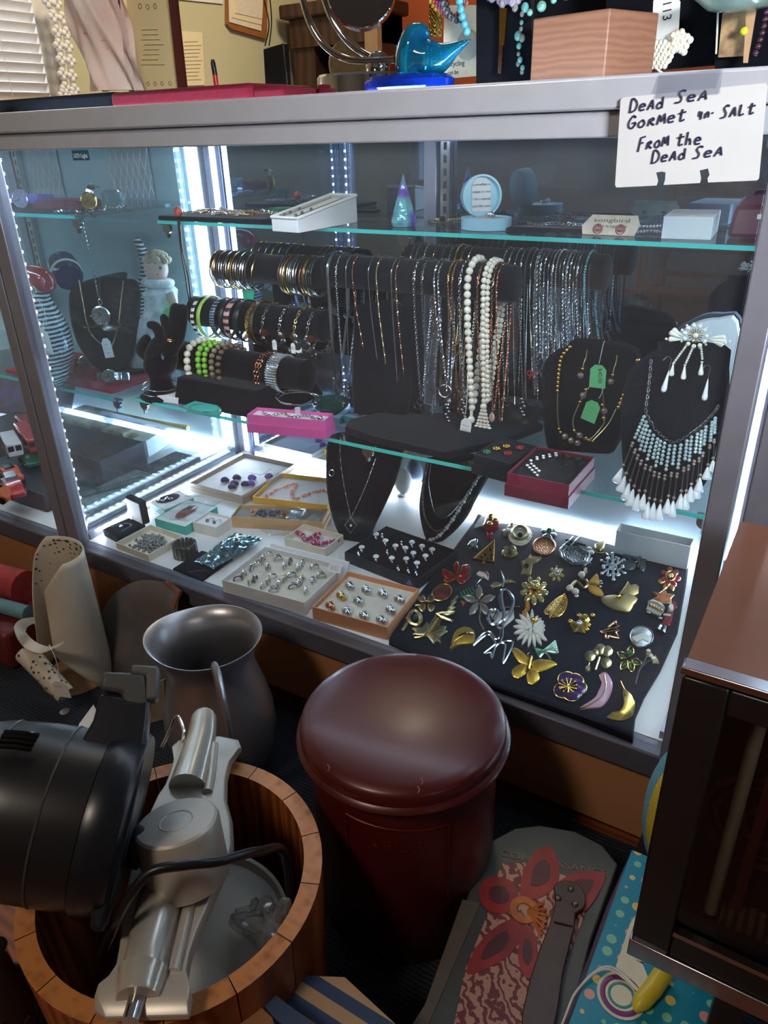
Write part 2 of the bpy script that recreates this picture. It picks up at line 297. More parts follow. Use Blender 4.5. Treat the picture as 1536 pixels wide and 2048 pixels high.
# ------------------------------------------------------------------ glass showcases
def leds(parent, a, b, along, dots=0, w=.008, out=(0, 0, 0), base=None):
    a = V(a); b = V(b); t = (b - a).normalized(); s = V(along).normalized() * w / 2; n = t.cross(s).normalized()
    if n.dot(V(out)) < 0: n = -n
    o = MB().prism([a - s, a + s, b + s, b - s], n * .003).build('led_strip', base or LEDM, parent)
    if dots:
        mb = MB()
        for i in range(dots):
            p = a + (b - a) * ((i + .5) / dots) + n * .0034; e = t * (.0035 if w > .004 else .0022); g = s.normalized() * (.0028 if w > .004 else .0016)
            mb.prism([p - e - g, p + e - g, p + e + g, p - e + g], n * .0012)
        mb.build('diode', LEDDOT, o)['kind'] = 'stuff'
def showcase(x0, x1, label, shelves, MIRROR=MIRROR):
    T = thing('display_case', label, 'showcase', ((x0 + x1) / 2, YB / 2, 0), 'glass showcases standing in a row')
    pw = .034
    for x, y in ((x0, 0), (x1 - pw + .008, 0), (x0, YB), (x1 - pw, YB)):
        w = pw - .008 if x != x0 else pw
        MB().box((x, y - .004, .15), (x + w, y + .022, ZT - .02)).build('post', ALU if y == 0 else ALUD, T, bevel=.002)
    MB().box((x0, -.014, .937), (x1, .03, ZT)).build('top_rail', RAILM, T, bevel=.003)
    MB().box((x0, -.006, .9135), (x1, .026, .937)).build('top_lip', RAILM, T, bevel=.002)
    MB().box((x0, -.012, .152), (x1, .02, ZD)).build('bottom_rail', ALUD, T, bevel=.003)
    MB().box((x0, YB - .01, .937), (x1, YB + .03, ZT)).build('back_rail', ALU, T, bevel=.003)
    for x in (x0, x1 - .026): MB().box((x, .03, .937), (x + .026, YB - .01, ZT)).build('side_rail', ALU, T)
    MB().box((x0 + .026, .03, .957), (x1 - .026, YB - .01, .962)).build('top_glass', SHELFG, T)
    MB().box((x0 + pw, .004, ZD), (x1 - pw + .006, .009, .92)).build('front_glass', GLASS, T)
    for x in (x0 + .008, x1 - .012): MB().box((x, .024, ZD), (x + .004, YB, .92)).build('side_glass', SIDEG, T)
    for x in (x0 + .016, x1 - .034): MB().box((x, .024, ZD), (x + .018, YB, ZD + .012)).build('side_channel', ALU, T)
    MB().box((x0 + .012, .02, .165), (x1 - .012, YB, ZD)).build('deck', DECKW, T)
    MB().box((x0 + .004, 0, .026), (x1 - .004, .018, .152)).build('kick_panel', PANELW, T)
    MB().box((x0 + .02, .05, 0), (x1 - .02, YB, .026)).build('plinth', BLACKP, T)
    MB().box((x0 + .004, .018, .026), (x1 - .004, YB, .06)).build('bottom_board', PANELW, T)
    xm = x0 + (x1 - x0) * .46
    MB().box((x0 + pw, YB + .004, ZD), (xm + .03, YB + .008, .937)).build('mirror_door', MIRROR, T)
    MB().box((xm, YB - .003, .415), (x1 - pw, YB + .001, .937)).build('mirror_door', MIRROR, T)
    MB().box((xm, YB - .004, ZD), (x1 - pw, YB + .012, .415)).build('back_panel', mat('grey back panel', (176, 188, 196), .3, .2, .15, 8), T)
    MB().box((xm - .004, YB - .02, .415), (xm + .022, YB, .937)).build('door_stile', ALU, T, bevel=.002)
    mb = MB()
    sl = MB().box((xm + .03, YB - .018, .415), (xm + .048, YB - .004, .937)).build('shelf_standard', STEEL, T)
    for i in range(24): mb.box((xm + .036, YB - .0186, .43 + i * .021), (xm + .042, YB - .018, .442 + i * .021))
    mb.build('slot', BLACKP, sl)
    for z, y0 in shelves:
        xa, xb = x0 + .03, x1 - .036
        sh = MB().box((xa, y0, z - .006), (xb, YB - .022, z)).build('glass_shelf', SHELFG, T)
        MB().box((xa, y0 - .0012, z - .0062), (xb, y0 - .0002, z + .0002)).build('polished_edge', EDGEG, sl and sh)
        for xx in (xa + .012, (xa + xb) / 2, xb - .012):
            c = MB(); c.lathe([(.011, -.003), (.011, .003)], 16, (xx, y0 + .012, z - .016), (0, 1, 0)); c.box((xx - .012, y0 + .004, z - .0095), (xx + .012, y0 + .02, z - .006)); c.box((xx - .002, y0 + .008, z - .034), (xx + .002, y0 + .016, z - .009))
            c.build('shelf_clip', STEEL, sh)
    for x, s in ((x0 + .036, 1), (x1 - .031, -1)):
        xx = x - .013 if s > 0 else x + .016; leds(T, (xx, .026, ZD + .02), (xx, .026, .91), (1, 0, 0), 34, .003, (0, 1, 0), WHITE)
        leds(T, (x, YB - .014, ZD + .02), (x, YB - .014, .91), (1, 0, 0), 34, .012, (0, -1, 0))
    leds(T, (x0 + .06, YB - .012, ZD + .012), (x1 - .05, YB - .012, ZD + .012), (0, .3, 1), 0, .016, (0, -1, .3))
    leds(T, (x0 + .036, .04, ZD + .0125), (x0 + .036, YB - .03, ZD + .0125), (1, 0, 0), 24, .008, (0, 0, 1))
    leds(T, (x0 + .05, .040, .928), (x1 - .05, .040, .928), (0, 1, 0), 0, .024, (0, 0, -1))
    return T
C1 = showcase(XL, XR - .005, 'glass showcase full of jewellery in the middle of the photo', [(ZU, .34), (ZM, .203)])
C0 = showcase(XL - 1.25, XL - .005, 'glass showcase at the left holding toy buses and watches', [(.797, .2), (ZM - .015, .21)], mat('pale blue green back panel', (150, 176, 178), .45, 0, .08, 5))
WSH = mat('white lattice print', (222, 226, 226), .6, 0, 0)
for u0, u1 in ((50, 112), (213, 296)):
    a, b = PY(u0, 300, YB - .006), PY(u1, 300, YB - .006); sh = MB().box((a.x, YB - .0075, .80), (b.x, YB - .0065, .915)).build('lattice_sheet', mat('grey lattice sheet', (160, 170, 172), .6, 0, .04), C0); mb = MB()
    for i in range(-3, 8):
        for s in (1, -1): mb.sweep([V((min(max(a.x + (i + s * .5 * t * 4) * .02, a.x), b.x), YB - .0082, .80 + .115 * t)) for t in [k / 12 for k in range(13)] if a.x <= a.x + (i + s * 2 * t) * .02 <= b.x] , .0009, 4)
    mb.build('lattice_lines', WSH, sh)['kind'] = 'stuff'
C2 = showcase(-.049, 1.2, 'glass showcase at the right edge, only its corner post showing', [(ZU, .34), (ZM, .203)])
# "LED Light" sticker under the lip
st = MB(); a = PY(142, 296, -.007); st.box((a.x, -.0072, .899), (a.x + .036, -.0066, .9125), 0)
write(st, 'LED Light', (a.x + .003, -.0072, .9025), (1, 0, 0), (0, 0, 1), .008, 1, width=.03)
part(st.build('sticker', [mat('blue sticker', (38, 98, 130), .5, 0, .05), WHITE], C1), 'blue sticker with white lettering')
# ------------------------------------------------------------------ trays and boxes on the showcase deck
def frame(A, B, C, z):                                   # base corners (front left, front right, one rear) on the plane z
    a = PZ(*A, z); b = PZ(*B, z); c = PZ(*C, z); ux = (b - a); w = ux.length; ux.normalize(); uy = V((-ux.y, ux.x, 0)); d = (c - a).dot(uy)
    return Matrix(((ux.x, uy.x, 0, a.x), (ux.y, uy.y, 0, a.y), (0, 0, 1, z), (0, 0, 0, 1))), w, d
def tray_mb(M, w, d, h, t=.0018, floor=.002, z0=0):
    mb = MB(); mb.M = M
    mb.box((0, 0, z0), (w, d, z0 + floor)); mb.box((0, 0, z0 + floor), (w, t, z0 + h)); mb.box((0, d - t, z0 + floor), (w, d, z0 + h)); mb.box((0, t, z0 + floor), (t, d - t, z0 + h)); mb.box((w - t, t, z0 + floor), (w, d - t, z0 + h)); return mb
def tray(name, label, cat, A, B, C, h, m, lm=None, z=ZD, fill=.35, group=None, lid=None):
    M, w, d = frame(A, B, C, z + .0004); T = thing(name, label, cat, M @ V((w / 2, d / 2, 0)), group); z0 = 0
    if lid:                                              # the box sits in its own lid
        tray_mb(M @ Matrix.Translation((-.002, -.002, 0)), w + .004, d + .004, h * .5).build('lid', lid, T); z0 = .003; h = h - .003
    tray_mb(M, w, d, h, z0=z0).build('box', m, T, bevel=.0004)
    if lm:
        mb = MB(); mb.M = M; mb.box((.002, .002, z0 + .002), (w - .002, d - .002, z0 + h * fill)); mb.build('lining', lm, T)
    return T, M, w, d, z0 + (h * fill if lm else .002)
def on(M, x, y, z): return M @ V((x, y, z))
def tag_card(parent_label, name, A, size, label, m=TAGW, lines=3, up=(0, 0, 1), right=(1, 0, 0), string=None, ink=INK, txt=None):
    """a shouldered price tag on its string, A = bottom left corner point"""
    A = V(A); x = V(right).normalized(); y = V(up).normalized(); n = x.cross(y); w, h = size
    T = thing(name, label, 'price tag', A)
    o = [(0, 0), (w, 0), (w, h * .8), (w * .72, h), (w * .28, h), (0, h * .8)]
    MB().prism([A + x * p[0] + y * p[1] for p in o], n * .0006).build('card', m, T)
    mb = MB(); rr = random.Random(len(label))
    if txt: write(mb, txt[0], A + x * w * txt[1] + y * h * txt[2] + n * .0006, x * txt[3][0] + y * txt[3][1], x * -txt[3][1] + y * txt[3][0], txt[4], 0)
    else:
        for i in range(lines):
            q = [A + x * (w * (.16 + .66 * k / 7)) + y * (h * (.66 - .2 * i) + rr.uniform(-.025, .025) * h) + n * .0011 for k in range(rr.choice((6, 7, 8)))]
            mb.sweep(q, .0003, 4)
    mb.build('writing', ink, T)
    if string: MB().sweep(bez(string), .0005, 5).build('string', STRING, T)
    return T
GREYBOX = mat('grey beige box', (172, 160, 148), .6, 0, .08, 20); KRAFT = mat('kraft card', (196, 160, 116), .7, 0, .1, 30); GOLDBOX = mat('gold card', (222, 176, 70), .4, .2, .08)
TEAL = mat('turquoise card', (72, 176, 162), .5, 0, .06); ORBOX = mat('orange card', (222, 150, 104), .6, 0, .06, 20); BLKBOX = mat('black card', (26, 27, 33), .5, 0, .1)
FOAM = mat('cream foam', (216, 208, 190), .8, 0, .05, 80, .2); WLIN = mat('white lining', (232, 230, 232), .7, 0, .03); PLASTIC = pane('clear plastic film', (.93, .95, .96), 2.2, .12)
PURP = mat('purple petals', (112, 84, 168), .5, 0, .3, 200); DPURP = mat('dark purple petals', (58, 46, 88), .5, 0, .3, 200); PEACH = mat('peach stone', (226, 164, 140), .2, 0, .3, 300, Coat_Weight=.5)
MAG = mat('magenta bead', (168, 38, 82), .35, 0, .15, 200); CHAR = mat('smoky stone', (78, 74, 70), .15, .1, .6, 120, Coat_Weight=.6)
def rose(mb, c, r):
    c = V(c)
    for i in range(9):
        a = i * 2.4; q = r * (.25 + .07 * i)
        mb.sphere(c + V((math.cos(a) * q * .8, math.sin(a) * q * .8, r * (.5 - .035 * i))), r * .5, 8, 6, sc=(1, .7, .9))
# navy hinged box
M_, w, d = frame((208, 1072), (238, 1088), (252, 1042), ZD + .0004)
T = thing('hinged_jewellery_box', 'open navy hinged box with upright white lined lid at left end of the deck', 'jewellery box', on(M_, w / 2, d / 2, 0))
mb = MB(); mb.M = M_; mb.box((0, 0, 0), (w, d, .016)); mb.build('base', NAVY, T, bevel=.002)
mb = MB(); mb.M = M_; mb.box((.003, .003, .016), (w - .003, d - .003, .0172)); mb.build('cushion', VEL, T)
mb = MB(); mb.M = M_; mb.box((0, d - .004, .016), (w, d + .012, .068)); mb.build('lid', NAVY, T, bevel=.003)
mb = MB(); mb.M = M_; mb.box((.004, d - .0055, .019), (w - .004, d - .004, .064)); part(mb.build('lid_lining', WLIN, T), 'white satin lining')
mb = MB(); chain(mb, bez([on(M_, w * .2, d * .2, .0185), on(M_, w * .35, d * .6, .0185), on(M_, w * .7, d * .65, .0185), on(M_, w * .8, d * .25, .0185)]), .0012, 'link'); mb.sphere(on(M_, w * .5, d * .4, .0195), .004, 8, 6)
solo('pendant_necklace', 'silver pendant and chain lying in the open navy hinged box', 'necklace', mb, SILV)
tag_card('', 'price_tag', PZ(254, 1034, ZD + .02), (.02, .019), 'small white tag leaning in the open navy hinged box', right=M_.to_3x3() @ V((1, 0, 0)), up=(.1, .25, 1))
# tray of loose steel beads
T, M_, w, d, zt = tray('open_tray', 'shallow cream tray heaped with loose silver beads at front left of the deck', 'tray', (234, 1098), (299, 1123), (362, 1082), .015, CREAM, None)
mb = MB(); rr = random.Random(3)
for i in range(230):
    x, y = rr.gauss(.5, .17), rr.gauss(.55, .17)
    if .08 < x < .92 and .08 < y < .92: mb.sphere(on(M_, x * w, y * d, .005 + .007 * max(0, 1 - 2.6 * math.hypot(x - .5, y - .55)) * rr.random()), .0029, 6, 5)
o = solo('loose_beads', 'heap of small faceted silver beads in the shallow cream tray', 'beads', mb, DSILV); o['kind'] = 'stuff'
# card with earrings, teal box, white earring box
T, M_, w, d, zt = tray('jewellery_box', 'small white topped box with black earring card behind the turquoise box', 'jewellery box', (300, 1018), (331, 1034), (378, 1004), .017, mat('pale green card', (150, 176, 166), .6, 0, .05), WHITE, fill=.97)
e = MB(); e.M = M_; e.dome([(w * .25 + w * .3 * math.cos(a * PI / 6) * (1 if math.cos(a * PI / 6) < 0 else 1), d * .5 + d * .36 * math.sin(a * PI / 6), zt + .0006) for a in range(12)], (w * .12, 0, .001)); e.build('earring_card', BLKBOX, T)
for i in range(2):
    e = MB(); e.sphere(on(M_, w * (.3 + .1 * i), d * (.2 + .2 * i), zt + .006), .0038, 8, 6); e.torus(on(M_, w * (.36 + .1 * i), d * (.3 + .2 * i), zt + .003), (0, 0, 1), .004, .0008, 12, 5)
    solo('stud_earring', 'silver ball earring on the black card, ' + ('nearer to the glass' if i == 0 else 'farther from the glass'), 'earring', e, SILV)
T, M_, w, d, zt = tray('jewellery_box', 'turquoise box topped by a white card with an agate pendant', 'jewellery box', (312, 1054), (373, 1071), (420, 1026), .02, TEAL, WHITE, fill=.98)
mb = MB(); mb.M = M_; mb.dome([(w * .5 + w * (.3 if i % 2 else .28) * math.cos(i * PI / 5) * .5, d * .5 + d * .3 * math.sin(i * PI / 5), zt + .001) for i in range(10)], (0, 0, .006)); mb.sphere((w * .5, d * .62, zt + .008), .006, 10, 7, 1, (1, 1, .5))
solo('stone_pendant', 'brown and cream agate pendant lying on the turquoise box', 'pendant', mb, [mat('red brown agate', (136, 72, 50), .2, 0, .7, 120), mat('banded agate', (70, 58, 54), .2, 0, .9, 150)])
mb = MB(); mb.M = M_; mb.grid(lambda a, b: V((w * (a * 1.12 - .06), d * (b * 1.1), zt + .010 + .002 * math.sin(9 * a + 4 * b) + .0015 * math.sin(17 * b - 5 * a))), 12, 12); solo('plastic_bag', 'clear bag over the agate pendant on the turquoise box', 'bag', mb, PLASTIC)
T, M_, w, d, zt = tray('jewellery_box', 'small white box holding a pair of hook earrings beside the turquoise box', 'jewellery box', (388, 1064), (435, 1076), (463, 1054), .024, mat('marbled white card', (222, 218, 210), .5, 0, .12, 30), WLIN, fill=.8)
for i in range(2):
    e = MB(); b = on(M_, w * (.36 + .3 * i), d * .4, zt + .003); e.sphere(b, .0035, 8, 6, sc=(1, 1, 1.2)); e.sweep(bez([b, b + V((.002, .006, .002)), b + V((.006, .012, .002)), b + V((.01, .010, .001)), b + V((.011, .004, .001))]), .0006, 5)
    solo('hook_earring', 'dark metal hook earring in small white box, ' + ('left of the pair' if i == 0 else 'right of the pair'), 'earring', e, DSILV)
# purple flower tray and its twin at the back
T, M_, w, d, zt = tray('open_tray', 'grey beige lidded tray with dark purple flower clip in front of the back corner', 'tray', (381, 981), (486, 1008), (570, 938), .02, GREYBOX, WLIN, fill=.3, lid=GREYBOX)
f = thing('flower_clip', 'purple fabric flower clip in the grey beige tray', 'hair clip', on(M_, w * .5, d * .4, zt))
for m_, pts in ((DPURP, ((.35, .3), (.45, .42), (.55, .28), (.6, .2), (.72, .32))), (PURP, ((.66, .5), (.78, .36), (.86, .62)))):
    for x, y in pts:
        mb = MB(); rose(mb, on(M_, w * x, d * y, zt + .003), .0105); mb.build('flower', m_, f)
mb = MB(); mb.M = M_; mb.box((w * .45, d * .65, zt), (w * .68, d * .85, zt + .0008)); solo('paper_slip', 'printed paper slip lying in the grey beige flower tray', 'paper', mb, WHITE)
# gold tray with peach beads
T, M_, w, d, zt = tray('open_tray', 'yellow gold tray holding a peach stone necklace', 'tray', (506, 1006), (655, 1024), (652, 968), .016, GOLDBOX, WLIN, fill=.35)
mb = MB(); rr = random.Random(5)
for p in resample(bez([on(M_, w * x, d * y, zt + .003) for x, y in ((.12, .12), (.2, .5), (.35, .75), (.4, .4), (.52, .2), (.62, .45), (.75, .6), (.9, .5))]), .0062): mb.sphere(p + V((rr.uniform(-1, 1), rr.uniform(-1, 1), 0)) * .002, rr.uniform(.0028, .0048), 7, 5, sc=(1, .8, .8))
solo('stone_necklace', 'peach stone chip necklace in the yellow gold tray', 'necklace', mb, PEACH)
# kraft box with bagged pieces
T, M_, w, d, zt = tray('open_tray', 'long narrow kraft box filled with small bagged jewellery', 'tray', (464, 1054), (646, 1064), (663, 1038), .024, KRAFT, mat('grey fleece', (150, 146, 140), .9, 0, .1), fill=.7, lid=KRAFT)
for i, (x, c) in enumerate(((.2, (190, 140, 110)), (.3, (74, 84, 90)), (.42, (86, 92, 96)), (.55, (180, 120, 90)))):
    mb = MB(); rr = random.Random(i)
    for k in range(14): mb.sphere(on(M_, w * (x + rr.uniform(-.05, .05)), d * rr.uniform(.3, .7), zt + .004), rr.uniform(.002, .004), 7, 5)
    solo('beaded_piece', ['tan stone piece, leftmost in the long kraft box', 'dark slate stone piece, second from the left in the kraft box', 'grey stone piece near the middle of the long kraft box', 'reddish tan stone piece right of middle in the kraft box'][i], 'jewellery', mb, mat('stone %d' % i, c, .3, 0, .4, 200))
mb = MB(); mb.M = M_; mb.grid(lambda a, b: V((w * (.6 + .36 * a), d * (.1 + .8 * b), zt + .007 + .003 * math.sin(6 * a + 3 * b) * math.cos(5 * b))), 12, 8); solo('plastic_bag', 'crinkled clear bag in the right half of the kraft box', 'bag', mb, PLASTIC)
c0 = PZ(553, 1050, ZD); mb = MB(); mb.grid(lambda a, b: c0 + V((-.035 + .09 * a + .02 * b, -.045 + .075 * b, .006 + .030 * b * b + .004 * math.sin(8 * a + 3 * b) * math.cos(6 * b))), 16, 12)
solo('zip_bag', 'clear zip bag propped against the kraft box front', 'bag', mb, PLASTIC)
# magenta bracelet box
T, M_, w, d, zt = tray('open_tray', 'cream box with a magenta bead bracelet in front of the kraft box', 'tray', (570, 1092), (650, 1116), (692, 1088), .02, CREAM, WLIN, fill=.3)
br = thing('bead_bracelet', 'magenta bead bracelet with white spacers in the cream box', 'bracelet', on(M_, w * .5, d * .5, zt))
mb = MB(); m2 = MB(); m3 = MB(); path = resample(bez([on(M_, w * x, d * y, zt + .009) for x, y in ((.05, .55), (.22, .5), (.4, .28), (.46, .8), (.55, .6), (.62, .2), (.8, .4), (.98, .75))]), .0078)
for i, p in enumerate(path):
    (m3 if i in (5, 11) else mb).sphere(p, .0044, 10, 8)
    if i % 2: m2.torus(p + (path[min(i + 1, len(path) - 1)] - p) * .5, path[min(i + 1, len(path) - 1)] - path[i - 1], .0034, .0009, 12, 5)
mb.build('beads', MAG, br); m2.build('spacers', WHITE, br); m3.build('gold_beads', COPPER, br)
# smoky stretch bracelet, navy pouch, foil bag
sb = PZ(372, 1110, ZD + .0004); mb = MB()
for i in range(15):
    a = i * 2 * PI / 15; c = sb + V((math.cos(a) * .021, math.sin(a) * .021, 0)); t = V((-math.sin(a), math.cos(a), 0)) * .0040; r_ = V((math.cos(a), math.sin(a), 0)) * .003
    mb.dome([c + t + r_, c - t + r_, c - t - r_, c + t - r_], (0, 0, .027), .8)
solo('stone_bracelet', 'smoky grey stone stretch bracelet standing on the deck beside the bead tray', 'bracelet', mb, CHAR)
mb = MB(); q = [PZ(u, v, ZD + .0005) for u, v in ((346, 1140), (406, 1163), (466, 1120), (404, 1104))]; mb.dome(q, (0, 0, .004), .97); mb.sweep(bez([PZ(378 + 5 * i, 1142 + (i % 2) * 2 - i * .4, ZD + .0048) for i in range(8)]), .0004, 4, 1)
p_ = solo('pouch', 'flat navy pouch under the silver foil bag at the deck front', 'pouch', mb, [NAVY, mat('grey print', (120, 124, 140), .5, 0, 0)])
q = [PZ(u, v, ZD + .006) for u, v in ((388, 1128), (428, 1143), (528, 1082), (470, 1070))]
FOIL = mat('silver foil', (206, 212, 214), .13, .85, .5, 90, .9, second=(120, 170, 178))
mb = MB(); rr = random.Random(2); hh = {}
def foil(a, b):
    p = q[0] * (1 - a) * (1 - b) + q[1] * a * (1 - b) + q[2] * a * b + q[3] * (1 - a) * b
    return p + V((0, 0, .004 + .012 * math.sin(PI * a) * math.sin(PI * min(1, b * .9 + .1)) * (.7 + .3 * math.sin(13 * a + 21 * b)) + rr.uniform(0, .003)))
mb.grid(foil, 18, 26); solo('foil_bag', 'crinkled silver foil bag lying on the navy pouch', 'bag', mb, FOIL, angle=15)
# ------------------------------------------------------------------ rings in their boxes
def ring(mb_list, p, R, r, dirx, metal, gem=None, gr=0, wide=1.6):
    p = V(p); mb = MB(); ax = V((dirx[0], dirx[1], .15)); mb.torus(p, ax, R, r, 20, 6, 0, flat=wide)
    mats = [metal]
    if gem: mb.sphere(p + V((0, 0, R + gr * .25)), gr, 9, 6, 1, (1, 1, .6)); mats.append(gem)
    return mb, mats
def lc(x, y): return (400 + x / 3.491, 1050 + y / 3.491)
rr = random.Random(11)
T, M_, w, d, zt = tray('ring_box', 'white ring box with foam rows of silver rings at the deck front', 'ring box', (447, 1184), (611, 1231), (690, 1156), .026, WHITE, FOAM, fill=.6)
mb = MB(); mb.M = M_; mb.box((-.004, .01, 0), (w + .003, d + .012, .001)); mb.hexa([(.004, d + .003, .001), (w + .004, d + .003, .001), (w + .004, d + .006, .001), (.004, d + .006, .001)], [(.004, d + .014, .026), (w + .004, d + .014, .026), (w + .004, d + .017, .026), (.004, d + .017, .026)]); part(mb.build('lid', [WHITE], T), 'white lid with black underside folded back')
wr = [(475, 205), (440, 240), (405, 275), (360, 305), (305, 345), (265, 375), (545, 235), (475, 300), (385, 375), (350, 405), (630, 255), (590, 290), (505, 360), (475, 395), (435, 435), (720, 265), (685, 305), (640, 350), (590, 380), (550, 415), (510, 460), (800, 295), (710, 380), (690, 410), (790, 390), (845, 355), (740, 465), (650, 430)]
zr = ZD + .0004 + zt
wr.sort(key=lambda p: p[0] + .6 * p[1])
ux = M_.to_3x3() @ V((1, 0, 0)); uy = M_.to_3x3() @ V((0, 1, 0))
for i, p in enumerate(wr):
    g = [None, CRYST, None, DSILV, CRYST, PGOLD][i % 6]
    mb, ms = ring(None, PZ(*lc(*p), zr + .004) + V((0, 0, -.001)), .0078, rr.uniform(.0011, .0019), ux * (1 if i % 3 else -.3) + uy * .35, SILV if i % 7 else DSILV, g, rr.uniform(.0032, .005))
    solo('ring', 'silver ring in the white ring box, %s from the left end' % ordn(i), 'ring', mb, ms, 'rings in the white ring box')
tag_card('', 'price_tag', PZ(655, 1141, ZD + .028), (.026, .016), 'white tag with pencil figures on the rim of the white ring box', right=ux, up=(0, .6, .8))
T, M_, w, d, zt = tray('ring_box', 'orange ring box with wide foam slots at the deck front', 'ring box', (626, 1238), (775, 1280), (833, 1200), .025, ORBOX, FOAM, fill=.62)
zr = ZD + .0004 + zt; ux = M_.to_3x3() @ V((1, 0, 0)); uy = M_.to_3x3() @ V((0, 1, 0))
orr = sorted([(1045, 420), (1160, 450), (1275, 475), (1390, 515), (985, 490), (1105, 525), (910, 560), (1025, 600), (1145, 630), (1265, 660), (1330, 590)], key=lambda p: p[0] + .6 * p[1])
for i, p in enumerate(orr):
    mb, ms = ring(None, PZ(*lc(p[0], p[1] + 8), zr + .005) + V((0, 0, -.001)), .0086, .0021, ux * .5 + uy, [COPPER, GOLD, SILV, SILV][i % 4] if i in (0, 1, 2, 10) else SILV, CRYST if i % 2 else None, .0042, 2.2)
    for k in range(5): mb.sphere(PZ(*lc(p[0], p[1] + 8), zr + .005) + (ux * .5 + uy).normalized() * (.0035 - .0018 * k) + V((0, 0, .009)), .0015, 6, 5, 0)
    solo('ring', '%s ring in the orange ring box, %s from the left' % ('gold toned' if i in (0, 1, 10) else 'wide silver', ordn(i)), 'ring', mb, ms, 'rings in the orange ring box')
T, M_, w, d, zt = tray('ring_box', 'black tray of silver rings with large pale stones under the tall pendant bust', 'ring box', (690, 1124), (834, 1181), (889, 1112), .022, BLKBOX, VEL, fill=.8)
mb = MB(); mb.M = M_; mb.prism([(w * .86, -.0008, .006), (w * .94, -.0008, .006), (w * .93, -.0008, .013), (w * .9, -.0008, .018)], (0, .0006, 0)); mb.build('ribbon_tab', mat('blue ribbon', (76, 108, 150), .5), T)
zr = ZD + .0004 + zt; ux = M_.to_3x3() @ V((1, 0, 0)); uy = M_.to_3x3() @ V((0, 1, 0))
bk = [(1230, 90), (1275, 85), (1295, 135), (1310, 200), (1230, 245), (1340, 255), (1130, 180), (1110, 205), (1365, 170), (1410, 140), (1435, 185), (1480, 145), (1490, 220), (1440, 260), (1385, 310), (1455, 325), (1515, 290), (1620, 195), (1550, 172), (1574, 240), (1510, 340)]
bk.sort(key=lambda p: p[0] + .6 * p[1])
for i, p in enumerate(bk):
    mb, ms = ring(None, PZ(*lc(*p), zr + .004) + V((0, 0, -.001)), .0075, .0012, ux * .6 + uy * .5, SILV, WPEARL if i % 3 else None, .006)
    solo('ring', '%s in the black ring tray, %s from the left' % ('silver ring with oval pale stone' if i % 3 else 'plain silver ring', ordn(i)), 'ring', mb, ms, 'rings in the black ring tray')
# white box and white oval stand at the back of the deck
T, M_, w, d, zt = tray('storage_box', 'plain white box against the back panel behind the brooch pad', 'box', (1226, 1112), (1372, 1146), (1372, 1128), .055, WHITE, None)
mb = MB(); c = PZ(806, 990, ZD + .0005); mb.lathe([(.014, 0), (.012, .004)], 20, c); mb.sphere(c + V((0, 0, .036)), .033, 18, 12, sc=(.72, .3, 1)); solo('oval_stand', 'white oval display piece between the two black deck busts', 'display stand', mb, WHITE)
# ------------------------------------------------------------------ black busts standing on the deck
NF = V((.24, -.84, .49)).normalized()
def bust(name, label, outline, base, z, m=VEL, n=NF, th=.012, foot=None, k=.93):
    p0 = PZ(*base, z + .001); T = thing(name, label, 'display bust', p0)
    pts = [PN(u, v, p0, n) for u, v in outline]; lo = min(p.z for p in pts)
    q = bez(pts + [pts[0]], 3)[:-1]; q = [V((p.x, p.y, max(p.z, z + .0015 + n.z * th))) for p in q]
    MB().dome([p - n * th for p in q], n * th, k).build('board', m, T)
    e = V((-n.y, n.x, 0)).normalized(); bk_ = V((n.x, n.y, 0)).normalized() * -1; a = p0 + V((0, 0, -.0002)); mid = p0 - n * th
    up = max(pts, key=lambda p: p.z); hz = (up.z - z) * .6; s_ = (mid + (V((0, 0, 1)) - n * n.z).normalized() * hz)
    mb = MB(); wd = e * .014; mb.prism([V((mid.x, mid.y, z + .001)) - wd, V((mid.x, mid.y, z + .001)) + bk_ * hz * .45 - wd, s_ - wd], wd * 2); mb.build('easel_back', m, T)
    if foot:
        f = [PZ(u, v, z + .001) for u, v in foot]; MB().prism(f, (0, 0, .008)).build('foot', m, T)
    return p0, n, T
def B_(P, off=.004): return lambda u, v: PN(u, v, P[0] + P[1] * off, P[1])
P1 = bust('necklace_bust', 'tall black velvet bust with diamond shaped pendant standing on the deck', [(652, 890), (664, 868), (700, 862), (750, 862), (800, 872), (806, 895), (792, 955), (772, 1000), (750, 1046), (735, 1074), (700, 1084), (684, 1078), (668, 1050), (655, 1000), (650, 945)], (712, 1084), ZD, foot=[(680, 1078), (752, 1090), (772, 1078), (700, 1060)])
f = B_(P1)
nk = thing('pendant_necklace', 'thin silver chain with open diamond shaped pendant on the tall deck bust', 'necklace', f(702, 1050))
mb = MB(); chain(mb, bez([f(683, 868), f(680, 905), f(688, 970), f(702, 1036)]) + bez([f(702, 1036), f(730, 975), f(752, 915)]), .0009, 'rope'); mb.build('chain', SILV, nk)
mb = MB(); dm = [f(702, 1036), f(714, 1050), f(701, 1066), f(690, 1049)]; mb.sweep(dm, .0014, 6, closed=True); mb.sphere(f(702, 1051), .0035, 8, 6, 1); mb.build('pendant', [SILV, CRYST], nk)
e = MB(); e.sweep(bez([f(668, 921), f(663, 927), f(668, 934), f(663, 940)]), .0006, 5); e.sweep([f(663 + 5 * math.sin(a), 944 - 5 * math.cos(a) * 1.3 + 2) for a in [k * PI / 6 for k in range(12)]], .001, 5, closed=True); solo('drop_earring', 'silver teardrop earring pinned on the tall deck bust', 'earring', e, SILV)
P2 = bust('necklace_bust', 'short black velvet bust with pearl strands standing on the deck', [(852, 915), (920, 905), (992, 918), (975, 955), (955, 990), (935, 1030), (905, 1065), (872, 1088), (852, 1080), (840, 1040), (838, 1000), (845, 955)], (862, 1088), ZD)
